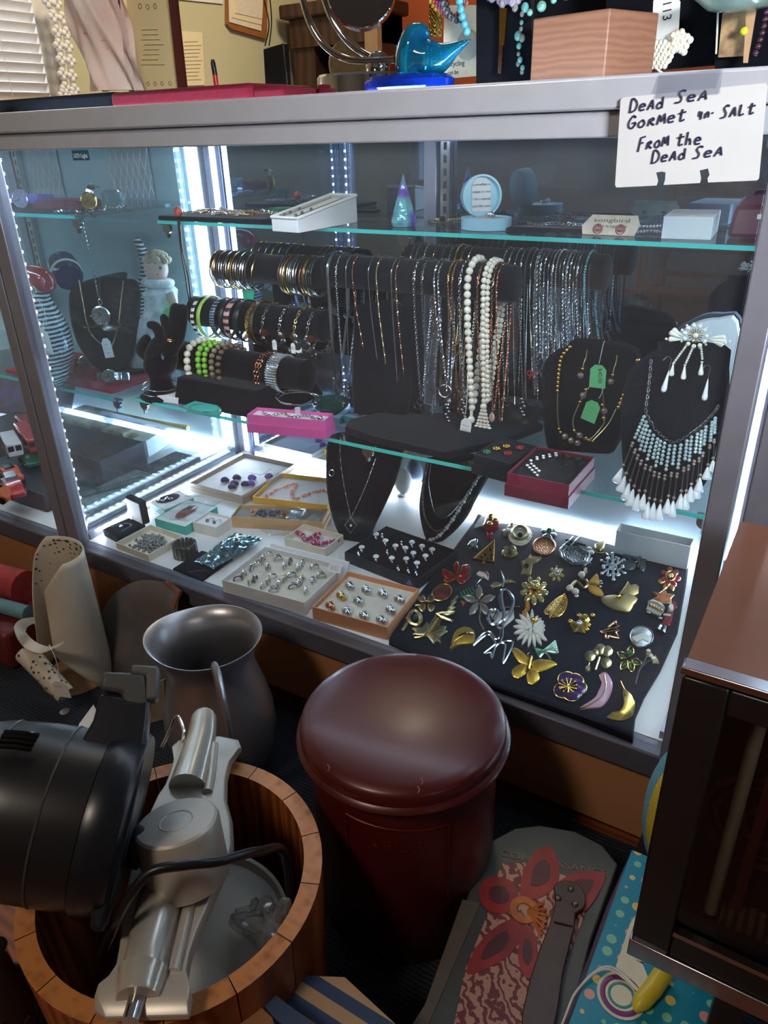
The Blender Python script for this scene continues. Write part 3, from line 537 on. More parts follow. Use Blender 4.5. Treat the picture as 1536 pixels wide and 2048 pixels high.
f = B_(P2)
nk = thing('pearl_necklace', 'grey pearl and silver bead strands on the short deck bust', 'necklace', f(870, 1080))
mb = MB(); pts = resample(bez([f(960, 950), f(938, 985), f(905, 1040), f(878, 1072), f(850, 1084)]), .0068)
for i, p in enumerate(pts): mb.sphere(p + P2[1] * .002, [.0046, .003, .0034][i % 3], 10, 7)
mb.build('pearls', mat('grey pearl', (206, 204, 200), .2, .2, .05, Coat_Weight=.5), nk)
mb = MB(); chain(mb, bez([f(856, 925), f(846, 985), f(850, 1035), f(870, 1062), f(884, 1058)]), .0022, 'bead'); mb.build('bead_strand', DSILV, nk)
mb = MB(); chain(mb, bez([f(862, 928), f(858, 970), f(868, 1020), f(885, 1036), f(905, 1025), f(940, 980)]), .001, 'snake'); mb.build('chain', SILV, nk)
# ------------------------------------------------------------------ navy pad of brooches
pad = [PZ(u, v, ZD + .0006) for u, v in ((948, 1047), (1050, 1054), (1150, 1074), (1260, 1104), (1376, 1140), (1371, 1178), (1355, 1268), (1320, 1345), (1288, 1398), (1270, 1440), (1265, 1487), (1150, 1440), (1000, 1386), (778, 1290), (778, 1282), (835, 1196), (890, 1125), (930, 1070))]
solo('brooch_pad', 'navy velvet pad covered with pinned brooches on the deck at right', 'display pad', MB().dome(pad, (0, 0, .007), .985), NAVY)
ZB = ZD + .0078
def c4(x, y): return PZ(780 + x / 4.042, 1000 + y / 4.042, ZB)
def c5(x, y): return PZ(1040 + x / 4.042, 1050 + y / 4.042, ZB)
RED = mat('red enamel', (150, 26, 30), .18, .3, .25, 100, Coat_Weight=.6); GREENE = mat('green enamel', (48, 110, 72), .25, .2, .4, 200); WENAM = mat('white enamel', (226, 222, 208), .35, 0, .06)
PURE = mat('purple enamel', (74, 36, 96), .2, .3, .35, 60, Coat_Weight=.5); PINKE = mat('pink enamel', (206, 150, 168), .35, 0, .05); YGOLD = mat('matte yellow gold', (222, 170, 60), .4, .9, .12, 150); SANDG = mat('satin sand gold', (196, 168, 112), .4, .9, .06, 100)
AMBER = mat('amber stone', (196, 128, 40), .12, .2, .4, 120, Coat_Weight=.8); CHAMP = mat('champagne rhinestone', (226, 204, 130), .08, .7, .4, 300); ORE = mat('orange enamel leaf', (190, 110, 60), .3, .2, .5, 60); GREYE = mat('engraved grey disc', (188, 190, 188), .4, .4, .8, 60)
FILI = striped('copper filigree', (110, 64, 30), (226, 160, 100), 90, 'DIAGONAL', .25, dist=9, metal=1, bump=.8); FILS = striped('silver filigree', (80, 82, 84), (226, 228, 230), 90, 'DIAGONAL', .22, dist=9, metal=1, bump=.8); FILG = striped('gold filigree', (120, 80, 24), (240, 196, 100), 120, 'DIAGONAL', .25, dist=9, metal=1, bump=.8)
BLKST = mat('black stone', (14, 14, 16), .08, 0, .1)
class BR:
    def __init__(s, label, conv, x, y): s.l = label; s.c = conv; s.x = x; s.y = y; s.k = ((conv(x + 5, y) - conv(x, y)).length + (conv(x, y + 5) - conv(x, y)).length) / 10; s.p = {}
    def mb(s, n, m):
        if n not in s.p: s.p[n] = (MB(), m)
        return s.p[n][0]
    def P(s, x, y, h=0): return s.c(s.x + x, s.y + y) + V((0, 0, h))
    def poly(s, n, m, pts, h=.003, z=0, k=.8, smooth=0):
        q = [s.P(a, b, z) for a, b in pts]
        if smooth: q = bez(q + [q[0]], smooth)[:-1]
        s.mb(n, m).dome(q, (0, 0, h), k); return s
    def petals(s, n, m, N, r0, r1, w, a0=0, h=.003, z=0, cx=0, cy=0, span=360, tip=.5):
        for i in range(N):
            a = math.radians(a0 + span * i / N); t = V((math.cos(a), math.sin(a))); u = V((-t.y, t.x)); o = V((cx, cy))
            q = [o + t * r0, o + t * (r0 + (r1 - r0) * .35) + u * w * .8, o + t * (r0 + (r1 - r0) * .7) + u * w * (1 - tip * .3), o + t * (r0 + (r1 - r0) * .92) + u * w * (1 - tip), o + t * r1, o + t * (r0 + (r1 - r0) * .92) - u * w * (1 - tip), o + t * (r0 + (r1 - r0) * .7) - u * w * (1 - tip * .3), o + t * (r0 + (r1 - r0) * .35) - u * w * .8]
            s.poly(n, m, [(p.x, p.y) for p in q], h, z, .6)
        return s
    def dots(s, n, m, pts, r, z=0, sc=(1, 1, .8)):
        for a, b in pts: s.mb(n, m).sphere(s.P(a, b, z + r * s.k * .6), r * s.k, 9, 6, sc=sc)
        return s
    def line(s, n, m, pts, r, z=0, closed=False, sm=5):
        q = [s.P(a, b, z + r * s.k) for a, b in pts]
        if sm and not closed: q = bez(q, sm)
        elif sm: q = bez(q + [q[0]], sm)[:-1]
        s.mb(n, m).sweep(q, r * s.k, 6, closed=closed); return s
    def circ(s, r, N=20, rx=1, ry=1, cx=0, cy=0, rot=0):
        return [(cx + r * rx * math.cos(2 * PI * i / N) * math.cos(rot) - r * ry * math.sin(2 * PI * i / N) * math.sin(rot), cy + r * rx * math.cos(2 * PI * i / N) * math.sin(rot) + r * ry * math.sin(2 * PI * i / N) * math.cos(rot)) for i in range(N)]
    def done(s, name='brooch'):
        if len(s.p) == 1:
            (n, (mb, m)), = s.p.items(); return solo(name, s.l, 'brooch', mb, m, 'brooches on the navy pad')
        T = thing(name, s.l, 'brooch', s.P(0, 0), 'brooches on the navy pad')
        for n, (mb, m) in s.p.items(): mb.build(n, m, T)
        return T
# --- seen in the left half of the pad
b = BR('red and gold enamel brooch at the back left corner of the navy pad', c4, 815, 210); b.poly('body', RED, [(-70, 20), (-40, -60), (0, -80), (50, -70), (75, -30), (60, 30), (10, 45), (-40, 40)], .006, smooth=3); b.poly('pot', RED, [(-40, 55), (20, 55), (10, 115), (-30, 115)], .004); b.dots('gold_trim', GOLD, [(0, -55), (35, -20), (-10, 10)], 16, .004); b.done()
b = BR('folded white and navy card under the red brooch', c4, 720, 190); b.poly('card', WENAM, [(-10, -60), (60, -50), (30, 20), (-40, 40)], .002, k=.98); b.poly('fold', NAVY, [(-10, -70), (20, -60), (-25, 0), (-40, -5)], .003, k=.95); b.done('folded_card')
b = BR('pale gold elf shaped brooch beside the pearl wreath', c4, 945, 255); b.poly('body', PGOLD, [(-40, 0), (-10, -20), (20, -50), (55, -40), (50, 0), (30, 40), (-20, 50), (-30, 20)], .004, smooth=3); b.dots('bead', CRYST, [(40, -40), (-25, 15), (10, 10)], 11, .003); b.done()
b = BR('round wreath brooch made of rows of pearls', c4, 1050, 292)
for r, n in ((34, 14), (52, 20), (70, 26), (85, 32)): b.dots('pearls', PEARL, b.circ(r, n, 1, .9), 9, .002 if r in (52, 70) else 0)
b.line('frame', PGOLD, b.circ(60, 20, 1, .9), 14, 0, True, 0); b.done('wreath_brooch')
b = BR('small silver terrier shaped brooch left of the gold tree', c4, 675, 368); b.poly('body', SILV, [(-50, 5), (-30, -25), (0, -40), (20, -48), (42, -30), (30, -5), (35, 35), (15, 40), (5, 15), (-15, 25), (-25, 40), (-40, 20)], .004, smooth=2); b.dots('eye', BLKST, [(22, -30)], 5, .004); b.done('dog_brooch')
b = BR('gold openwork christmas tree brooch with dark stones', c4, 780, 440); b.line('frame', GOLD, [(65, -100), (-105, 50), (55, 75)], 9, 0, True, 0); b.poly('lattice', FILG, [(60, -90), (-90, 45), (50, 68)], .0015, k=.97); b.dots('stones', BLKST, [(30, -30), (40, 20), (-10, 10), (-40, 35), (10, 45), (45, 50)], 8, .002); b.line('trunk', GOLD, [(-20, 60), (-30, 90), (-55, 85)], 8); b.done('tree_brooch')
b = BR('gold knotted swirl brooch behind the gold cat', c4, 965, 450)
for k in range(5): b.line('coils', PGOLD, [(55 * math.cos(k * 1.25 + t * .5) * (1 - t * .12), 42 * math.sin(k * 1.25 + t * .5) * (1 - t * .12)) for t in range(6)], 13, .001 * k)
b.done()
b = BR('round copper filigree brooch', c4, 1245, 390); b.poly('disc', FILI, b.circ(86, 28, 1, .82), .004, k=.8); b.line('rim', COPPER, b.circ(88, 28, 1, .82), 7, .001, True, 0); b.done('round_brooch')
b = BR('dark crystal flower brooch at the back edge of the pad', c4, 1285, 272); b.petals('petals', mat('smoky crystal', (120, 130, 132), .12, .7, .4, 300), 6, 8, 66, 22, 20); b.dots('center', GREENE, [(0, 0)], 18, .003); b.done('flower_brooch')
b = BR('gold cat brooch with a dark oval stone belly', c4, 1130, 535); b.poly('body', SANDG, [(-75, -30), (-40, -40), (-20, -60), (5, -95), (20, -70), (95, -65), (60, -25), (25, -10), (15, 50), (0, 80), (-40, 70), (-75, 75), (-60, 20)], .005, smooth=2); b.poly('stone', BLKST, b.circ(22, 14, 1, .8, -30, 20), .004, .004); b.done('cat_brooch')
b = BR('small starburst brooch of pale gold stones', c4, 1345, 600); b.petals('petals', CHAMP, 7, 12, 66, 15, 15); b.dots('center', PGOLD, [(0, 0)], 14, .003); b.dots('ring', CRYST, b.circ(24, 7), 8, .003); b.done('star_brooch')
b = BR('dark red enamel ribbon bow brooch with gold edges', c4, 545, 610)
for pts in ([(-10, 10), (-30, -60), (-5, -98), (10, -50)], [(-10, 15), (-110, -40), (-120, -5), (-85, 40), (-20, 40)], [(10, 15), (40, -60), (90, -80), (100, -20), (60, 20)], [(10, 25), (80, 20), (105, 0), (80, 50), (40, 80), (0, 60)], [(-10, 25), (-60, 30), (-110, 50), (-80, 70), (-20, 45)]): b.poly('loops', RED, pts, .005, smooth=3); b.line('gold_edge', GOLD, pts, 4, .002, True, 3)
b.poly('knot', RED, b.circ(20, 10, 1, 1, 0, 20), .007); b.done('bow_brooch')
b = BR('tiny white umbrella brooch with red trim', c4, 750, 630); b.poly('canopy', WENAM, [(-50, -25), (-35, -45), (0, -50), (35, -42), (50, -20), (45, 20), (10, 0), (-20, -8)], .004, smooth=2); b.line('trim', RED, [(-20, -40), (20, -30), (42, 5)], 4, .004); b.line('handle', SILV, [(5, 0), (-30, 40), (-55, 65), (-60, 80)], 5); b.line('tip', SILV, [(35, -42), (50, -48)], 4); b.done('umbrella_brooch')
b = BR('silver dragonfly brooch above the swan loop', c4, 905, 672); b.line('body', SILV, [(-15, -85), (5, -30), (10, 0), (0, 50)], 9); b.petals('wings', PGOLD, 2, 5, 85, 10, -5, .002); b.petals('wings', PGOLD, 2, 5, 100, 10, 150, .002, span=30); b.line('wings', SILV, [(10, 0), (60, -12), (110, 10)], 7); b.line('wings', SILV, [(0, 20), (-50, 40), (-90, 30)], 7); b.done('dragonfly_brooch')
b = BR('oval cameo brooch with dark red scene', c4, 420, 760); b.poly('scene', mat('dark red scene', (96, 34, 34), .3, 0, .8, 50), b.circ(80, 24, 1, .76, rot=-.5), .003, k=.9); b.line('rim', GOLD, b.circ(82, 24, 1, .76, rot=-.5), 6, .001, True, 0); b.done('cameo_brooch')
b = BR('gold four petal clover flower brooch at the left of the pad', c4, 295, 842); b.petals('petals', PGOLD, 4, 10, 80, 32, 45, .005, tip=.15); b.dots('center', COPPER, [(0, 0)], 14, .004); b.line('stem', PGOLD, [(-15, 10), (-90, 18)], 6); b.done('flower_brooch')
b = BR('gold zigzag brooch in front of the silver lily', c4, 470, 900)
b.line('zigzag', PGOLD, [(75, -110), (25, -50), (60, -65), (0, -5), (50, -20), (-35, 45), (55, 20), (-90, 35), (40, 95), (-60, 60)], 10, 0, sm=3); b.done('zigzag_brooch')
b = BR('silver lily brooch with long stem', c4, 720, 830); b.petals('petals', mat('satin lily silver', (188, 172, 156), .35, .9, .15, 120), 5, 5, 138, 34, -90, .005, tip=.75); b.line('stem', PGOLD, [(10, 60), (5, 150), (40, 225)], 5); b.line('stamens', GOLD, [(0, 0), (30, -40)], 4, .006); b.done('lily_brooch')
b = BR('green enamel fir sprig brooch behind the silver lily', c4, 640, 775)
for k in range(5): b.line('needles', GREENE, [(-50 + k * 22, 20 - k * 12), (-70 + k * 22, -25 - k * 10)], 5); b.line('needles', GREENE, [(-50 + k * 22, 20 - k * 12), (-20 + k * 22, 35 - k * 12)], 5)
b.line('stem', GREENE, [(-90, 20), (0, 0), (60, -40)], 5); b.poly('bow', ORE, [(-70, 45), (-30, 60), (-50, 85)], .003); b.done('sprig_brooch')
b = BR('silver looped ribbon brooch with blank white card under it', c4, 900, 890); b.poly('card', WENAM, [(-90, 30), (100, 0), (105, 70), (0, 160), (-60, 130)], .001, k=.98); b.line('loops', SILV, [(0, 150), (20, 60), (0, -60), (5, -140), (50, -130), (95, -60), (70, 40), (10, 110), (-70, 140), (-110, 80), (-80, 20), (-30, 30), (-70, 100)], 12, .001); b.line('strands', SILV, [(-10, 0), (60, -10), (150, -10)], 6, .002); b.line('strands', SILV, [(0, -140), (-20, -80), (10, 20)], 6); b.done('ribbon_brooch')
b = BR('large gold rhinestone flower brooch in the middle of the pad', c4, 1165, 740); b.petals('petals', CHAMP, 9, 30, 118, 26, 10, .005, tip=.5); b.petals('gold_setting', GOLD, 9, 10, 70, 20, 30, .004, .001); b.dots('center', CHAMP, [(5, -15)], 32, .004); b.done('flower_brooch')
b = BR('amber drop brooch hanging below the rhinestone flower', c4, 1105, 890); b.poly('stones', AMBER, b.circ(28, 12, .8, 1.3, 5, -20), .006); b.poly('stones', AMBER, b.circ(24, 12, 1, 1.1, -20, 45), .006); b.line('setting', GOLD, [(15, -70), (5, -20), (-20, 40), (-25, 70)], 8); b.done('drop_brooch')
b = BR('gold filigree leaf brooch left of the gold bear', c4, 1340, 880); b.poly('leaf', FILG, [(70, -105), (88, -60), (80, 0), (40, 60), (-20, 80), (-60, 60), (-95, 40), (-60, -10), (-20, -50), (20, -80)], .005, smooth=2, k=.7); b.line('vein', GOLD, [(70, -100), (20, -20), (-45, 80), (-50, 100)], 6, .003); b.line('edge', GOLD, [(70, -105), (88, -60), (80, 0), (40, 60), (-20, 80), (-60, 60), (-95, 40), (-60, -10), (-20, -50), (20, -80)], 5, .001, True); b.done('leaf_brooch')
b = BR('white many petalled aster brooch with gold centre', c4, 1150, 1045); b.petals('petals', WENAM, 12, 10, 155, 17, 40, .005, tip=.6, span=250); b.petals('petals', WENAM, 7, 10, 105, 16, -65, .006, .001, tip=.6, span=130); b.petals('petals', WENAM, 7, 5, 70, 15, 10, .004, .005, tip=.6); b.dots('center', GOLD, [(12, -30)], 22, .008); b.done('aster_brooch')
b = BR('pale gold maple leaf brooch at the front left of the pad', c4, 320, 1065); b.poly('leaf', PGOLD, [(-35, 40), (-140, 30), (-110, 10), (-145, -20), (-60, -25), (-25, -70), (-10, -45), (50, -130), (62, -90), (100, -95), (85, -50), (75, -30), (140, -35), (120, 0), (146, 5), (85, 50), (95, 105), (60, 80), (30, 105), (-5, 60)], .004, k=.86); b.line('veins', GOLD, [(-125, 70), (-35, 50), (20, -20), (70, -90)], 7, .003); b.line('veins', GOLD, [(-20, 40), (60, 10), (120, -20)], 4, .003); b.done('maple_leaf_brooch')
b = BR('gold clasp brooch with oval black stone at the left edge of the pad', c4, 190, 975); b.line('figure', PGOLD, [(10, -65), (40, -40), (60, 10), (35, 50), (-10, 45), (-40, 0), (-15, -50)], 14, 0, True); b.poly('stone', BLKST, b.circ(30, 14, .9, 1, 15, -5), .006); b.line('arms', PGOLD, [(-35, 0), (-60, 50), (-95, 100)], 11); b.line('arms', PGOLD, [(-20, -30), (-65, -5)], 9); b.done('clasp_brooch')
b = BR('yellow gold curled leaf brooch near the front of the pad', c4, 590, 1135); b.poly('leaf', YGOLD, [(-105, 95), (-90, 20), (-70, -50), (-20, -90), (40, -95), (90, -60), (95, 10), (70, 35), (10, 40), (-50, 50)], .006, smooth=3, k=.6); b.line('fold', BLKST, [(-30, -5), (20, -28), (80, -22)], 7, .0055); b.line('edge', GOLD, [(-105, 95), (-75, 35), (-30, 0), (30, -35), (85, -35)], 6, .004); b.done('leaf_brooch')
b = BR('silver openwork swallow brooch at the front of the pad', c4, 850, 1150); b.line('outline', SILV, [(-180, 40), (-110, -50), (-50, -75), (-15, -45), (0, -15), (30, -25), (45, -80), (60, -100), (58, -40), (45, 10), (90, 0), (140, 10), (120, 80), (60, 185), (70, 110), (80, 30), (40, 20), (0, 50), (-30, 145), (-35, 95), (-95, 105), (-30, 50), (0, 20), (-20, -20), (-50, -50), (-100, -30), (-180, 40)], 8, 0, sm=3); b.poly('head', SILV, [(30, -20), (45, -85), (60, -100), (58, -40), (45, 10)], .004); b.done('swallow_brooch')
b = BR('large yellow gold butterfly brooch at the front of the pad', c4, 1140, 1345)
for n, pts in (('upper_wing', [(-20, 0), (-90, -25), (-130, -70), (-155, -130), (-110, -130), (-50, -85), (-15, -40)]), ('upper_wing', [(0, 0), (40, -40), (120, -40), (170, -30), (202, -5), (130, 35), (50, 55), (20, 40)]), ('lower_wing', [(-20, 5), (-100, 0), (-150, 45), (-145, 85), (-110, 105), (-65, 85), (-30, 40)]), ('lower_wing', [(-10, 20), (50, 60), (60, 110), (20, 150), (-20, 145), (-35, 95), (-20, 50)])): b.poly(n, YGOLD, pts, .006, smooth=3, k=.55); b.line('edge', GOLD, pts, 5, .001, True, 3)
b.line('body', GOLD, [(0, -50), (-15, 10), (-25, 50)], 12, .003); b.line('antennae', GOLD, [(-10, -40), (-30, -80), (-10, -95)], 3, .003); b.done('butterfly_brooch')
b = BR('green and silver spray brooch between the aster and the butterfly', c4, 1255, 1225)
for k in range(6): b.line('fronds', mat('pale green stone', (150, 176, 150), .2, .3, .4, 200) if k == 0 else b.p['fronds'][1], [(-20 + k * 8, 10), (30 + k * 12, -30 + k * 10), (80 + k * 3, -75 + k * 16)], 9); b.line('needles', GREENE, [(-10, 0), (-80 + k * 5, -20 + k * 14), (-100 + k * 14, -40 + k * 18)], 6)
b.line('stem', SILV, [(-50, 60), (0, 20), (40, 80)], 8); b.done('spray_brooch')
# --- right half
b = BR('silver eight sided filigree brooch near the back of the pad', c5, 445, 262); o = [(-125, -45), (-95, -78), (35, -66), (115, -10), (95, 65), (-20, 72), (-105, 20)]; b.poly('filigree', FILS, o, .003, k=.9); b.line('frame', SILV, o, 9, 0, True, 0); b.line('frame', SILV, [(p[0] * .8, p[1] * .8) for p in o], 5, .002, True, 0); b.line('bow', CRYST, [(70, 80), (110, 50), (130, 20), (100, 30), (120, 60)], 7); b.done('filigree_brooch')
b = BR('dark silver twig bow brooch at the very back of the pad', c5, 430, 150)
for q in ([(-80, 30), (-20, -20), (0, -45)], [(-60, -20), (10, 0), (100, 25)], [(-20, 30), (30, -20), (50, -40)], [(-70, 10), (-30, 10), (40, 20)]): b.line('twigs', DSILV, q, 7)
b.done('twig_brooch')
b = BR('gold pine cone brooch with small pearls behind the snowflake', c5, 635, 200); b.poly('cone', PGOLD, [(55, -65), (45, -5), (10, 20), (-25, 5), (-35, -30), (0, -50)], .006, smooth=2); b.dots('pearls', PEARL, [(-75, 5), (-55, 35), (-80, 35)], 14); b.line('stem', PGOLD, [(-60, 20), (0, 40), (50, 40), (70, 60)], 8); b.done('pine_cone_brooch')
b = BR('sparkling silver snowflake brooch', c5, 750, 348)
for k in range(6):
    a = math.radians(k * 60 - 32); t = V((math.cos(a), math.sin(a))); u = V((-t.y, t.x))
    b.line('arms', CRYST, [(0, 0), tuple(t * 105)], 8, sm=0); b.dots('tips', CRYST, [tuple(t * 105), tuple(t * 70 + u * 34), tuple(t * 70 - u * 34)], 12)
    for s in (34, -34): b.line('arms', CRYST, [tuple(t * 45), tuple(t * 70 + u * s)], 6, sm=0)
b.dots('tips', CRYST, b.circ(22, 6), 11); b.done('snowflake_brooch')
b = BR('dull grey theatre mask brooch at the back right of the pad', c5, 930, 302); gm = mat('dull grey metal', (92, 98, 100), .45, .7, .3, 100); b.poly('plate', gm, [(-95, -80), (95, -45), (90, 0), (-100, -40)], .002, k=.98); b.poly('masks', gm, b.circ(60, 14, 1, .7, -50, 30), .004); b.poly('masks', gm, b.circ(36, 12, .8, 1.3, 60, 35), .004); b.line('cord', DSILV, [(-60, -20), (0, 20), (40, -30), (20, 60)], 5, .003); b.done('mask_brooch')
b = BR('silver knot brooch with three pearls', c5, 470, 480); b.line('loops', PGOLD, [(60, -115), (40, -60), (20, -30), (60, -20), (75, 20), (40, 40), (0, 0), (-20, -10), (-60, 40), (-30, 70)], 10); b.dots('pearls', PEARL, [(25, -55), (-70, 55), (-25, 80)], 22, .002); b.line('sprig', PGOLD, [(40, -60), (70, -100)], 6); b.dots('tip', CRYST, [(-15, 105)], 14); b.done('pearl_brooch')
b = BR('yellow enamel two winged butterfly brooch beside the gold boot', c5, 610, 495); ye = mat('mustard enamel', (214, 160, 64), .4, .2, .2, 40); b.poly('upper_wing', ye, [(-65, -15), (-35, -55), (10, -95), (25, -60), (30, -20), (0, 0)], .004, smooth=2); b.poly('lower_wing', ye, [(-65, -5), (0, 5), (45, 35), (65, 85), (0, 75), (-55, 40)], .004, smooth=2); b.line('body', PGOLD, [(-70, -10), (0, 0), (30, 0)], 7, .003); b.dots('antennae', CRYST, [(40, -35), (50, -15), (38, 10)], 9); b.done('butterfly_brooch')
b = BR('satin gold brooch of a kitten in a boot', c5, 805, 595); b.poly('boot', SANDG, [(-150, 0), (-100, -15), (-40, -20), (20, -10), (80, -30), (145, 10), (110, 60), (80, 115), (20, 110), (-60, 90), (-140, 40)], .005, smooth=2, k=.85); b.poly('kitten', SANDG, [(20, -60), (40, -90), (65, -130), (90, -95), (130, -105), (155, -85), (150, -30), (110, -10), (40, -20), (-5, -30)], .006, k=.7); b.line('laces', GOLD, [(-20, -30), (0, 0), (-30, 15), (10, 20)], 6, .005); b.done('boot_brooch')
b = BR('red poinsettia brooch at the right edge of the pad', c5, 1215, 432); b.petals('petals', RED, 7, 8, 88, 26, 10, .004); b.petals('leaves', GOLD, 3, 30, 112, 24, 80, .003, tip=.6, span=120); b.dots('center', PGOLD, b.circ(12, 6) + [(0, 0)], 9, .004); b.line('edge', GOLD, b.circ(38, 14), 4, .004, True); b.done('poinsettia_brooch')
b = BR('orange maple leaf brooch under the red poinsettia', c5, 1160, 592); b.poly('leaf', ORE, [(-10, 55), (-60, 40), (-95, 20), (-50, 0), (-85, -40), (-35, -30), (10, -65), (25, -25), (85, -15), (55, 15), (60, 50), (20, 40)], .004, k=.85); b.line('edge', PGOLD, [(-10, 55), (-95, 20), (-50, 0), (-85, -40), (-35, -30), (10, -65), (25, -25), (85, -15), (55, 15), (60, 50)], 3, .002, True, 0); b.done('maple_leaf_brooch')
b = BR('silver and gold trolley car brooch', c5, 1090, 695); b.poly('body', SILV, [(-75, -10), (-55, -60), (20, -55), (80, -5), (72, 30), (45, 65), (-20, 35), (-80, 0)], .005, k=.92); b.poly('roof', WENAM, [(-60, -62), (-20, -68), (50, -40), (80, -5), (60, -10), (10, -45)], .007, k=.9); b.dots('windows', GOLD, [(-40 + 22 * k, -25 + 11 * k) for k in range(5)], 9, .005); b.dots('wheels', SILV, [(-60, 15), (-45, 22), (35, 65), (50, 68)], 9); b.done('trolley_brooch')
b = BR('little red and white figure brooch with black boots', c5, 1195, 760); b.poly('coat', RED, [(-30, -10), (-10, -50), (40, -60), (45, -20), (20, 60), (5, 80), (-20, 70), (-60, 60)], .005, smooth=1); b.poly('hood', RED, [(15, -100), (35, -130), (65, -120), (75, -80), (50, -60), (20, -75)], .006, smooth=1); b.poly('face', WENAM, b.circ(26, 12, .9, 1.1, 22, -70), .008); b.line('belt', WENAM, [(-40, -10), (20, 0)], 7, .005, sm=0); b.line('boots', BLKST, [(-65, 70), (-85, 110)], 14, sm=0); b.line('boots', BLKST, [(-30, 80), (-45, 130)], 14, sm=0); b.done('figure_brooch')
b = BR('gold teddy bear brooch right of the filigree leaf', c5, 490, 815); b.poly('body', GOLD, [(-90, 5), (-75, -30), (-30, -15), (10, -25), (50, 0), (60, 40), (30, 75), (-20, 60), (-60, 70), (-70, 40)], .007, smooth=2, k=.55); b.poly('head', GOLD, b.circ(45, 14, 1, .9, 30, -40), .008, k=.55); b.dots('ears', GOLD, [(-15, -65), (95, -65)], 17, .002); b.dots('stone', CRYST, [(-15, 15)], 20, .006); b.dots('paws', GOLD, [(-85, -10), (45, 55), (60, 20)], 18, .003); b.done('bear_brooch')
b = BR('copper wire christmas tree outline brooch', c5, 730, 862); b.line('wire', COPPER, [(50, -75), (-20, -25), (-5, -15), (-80, 10), (-40, 30), (-45, 60), (-20, 65), (-15, 45), (65, 65), (40, 20), (68, 5), (40, -20), (70, -35), (40, -50)], 8, 0, True, 2); b.line('wire', COPPER, [(-60, 15), (30, 0), (60, 10)], 6); b.line('wire', COPPER, [(-15, -20), (40, -20)], 6); b.done('tree_brooch')
b = BR('round grey engraved scene brooch', c5, 980, 912); b.poly('disc', GREYE, b.circ(92, 26, 1, .9), .003, k=.9); b.line('rim', DSILV, b.circ(94, 26, 1, .9), 5, .001, True, 0); b.poly('relief', WENAM, [(-80, 10), (-30, -10), (20, -20), (70, 20), (60, 50), (10, 30), (-40, 50)], .002, .003, smooth=2); b.done('round_brooch')
b = BR('pale gold four leaf clover brooch with a dangling charm', c5, 640, 1080)
for dx, dy in ((10, -65), (65, -50), (-75, -10), (55, 45)): b.poly('leaves', PGOLD, b.circ(44, 14, 1, 1, dx, dy), .005, k=.5); 
b.poly('leaves', PGOLD, b.circ(30, 12, 1, 1, -30, -40), .005, k=.5); b.line('stem', PGOLD, [(0, 0), (-20, 60), (-35, 105)], 9); b.line('charm_link', PGOLD, [(-80, 40), (-88, 65)], 5); b.poly('charm', PGOLD, b.circ(24, 12, 1, 1, -92, 90), .004); b.done('clover_brooch')
b = BR('gold wire flower brooch with green stones', c5, 880, 1090)
for a in (-80, -150, 20, 75, 130):
    t = V((math.cos(math.radians(a)), math.sin(math.radians(a)))); u = V((-t.y, t.x)); q = [tuple(t * 20), tuple(t * 60 + u * 26), tuple(t * 108), tuple(t * 60 - u * 26)]
    b.line('petal_wire', GOLD, q, 5, 0, True, 4); b.poly('stones', GREENE, [tuple(t * 30), tuple(t * 60 + u * 14), tuple(t * 92), tuple(t * 60 - u * 14)], .002)
b.dots('center', mat('emerald', (16, 110, 74), .1, .2, .2), [(0, -38)], 20, .002); b.done('flower_brooch')
b = BR('long stemmed pearl lily brooch at the right front of the pad', c5, 1040, 1110); b.line('stems', DSILV, [(-110, 190), (-90, 100), (-40, 10), (-10, -50)], 6); b.line('stems', DSILV, [(-110, 190), (-70, 60), (30, -20)], 6); b.poly('lilies', PGOLD, [(-30, -50), (-10, -95), (25, -60), (0, -35)], .004); b.poly('lilies', PGOLD, [(20, 0), (50, -50), (75, -10), (85, 15), (30, 20)], .004); b.dots('pearls', PEARL, [(-5, -70), (15, -32), (35, -10)], 15, .003); b.done('lily_brooch')
b = BR('purple enamel pansy brooch with gold stamens', c5, 400, 1315)
for a, r in ((-110, 120), (-50, 110), (10, 120), (70, 115), (150, 115)): 
    t = (60 * math.cos(math.radians(a)) * r / 110, 56 * math.sin(math.radians(a)) * r / 110); q = b.circ(74, 16, 1, .85, *t); b.poly('petals', PURE, q, .004, k=.6); b.line('gold_edge', GOLD, q, 4, .001, True, 0)
for k in range(12): b.line('stamens', GOLD, [(-15, 20), (70 * math.cos(k * .55 - 3.4) - 15, 55 * math.sin(k * .55 - 3.4) + 10)], 4, .005); b.dots('stamens', GOLD, [(70 * math.cos(k * .55 - 3.4) - 15, 55 * math.sin(k * .55 - 3.4) + 10)], 8, .005)
b.done('pansy_brooch')
b = BR('pink enamel feather brooch', c5, 650, 1350); b.poly('feather', PINKE, [(-165, 145), (-90, 100), (-40, 55), (-20, 10), (0, -30), (10, -80), (-10, -120), (20, -150), (55, -140), (85, -95), (98, -40), (80, 30), (50, 85), (10, 125), (-50, 135)], .004, smooth=2, k=.85); b.line('vein', PGOLD, [(-170, 148), (-80, 115), (0, 60), (40, -20), (30, -120)], 5, .003); b.line('edge', GOLD, [(-165, 145), (-90, 100), (-40, 55), (-20, 10), (0, -30), (10, -80), (-10, -120), (20, -150)], 3, .002); b.done('feather_brooch')
b = BR('polished gold crescent brooch at the front right of the pad', c5, 850, 1440); b.poly('crescent', GOLD, [(-155, 130), (-70, 118), (-30, 70), (-10, 0), (-25, -70), (-5, -95), (40, -60), (75, 10), (72, 80), (40, 130), (-20, 155), (-90, 150)], .007, smooth=3, k=.65); b.line('stem', GOLD, [(-5, -90), (-25, -130), (-40, -165)], 7, .001); b.done('crescent_brooch')
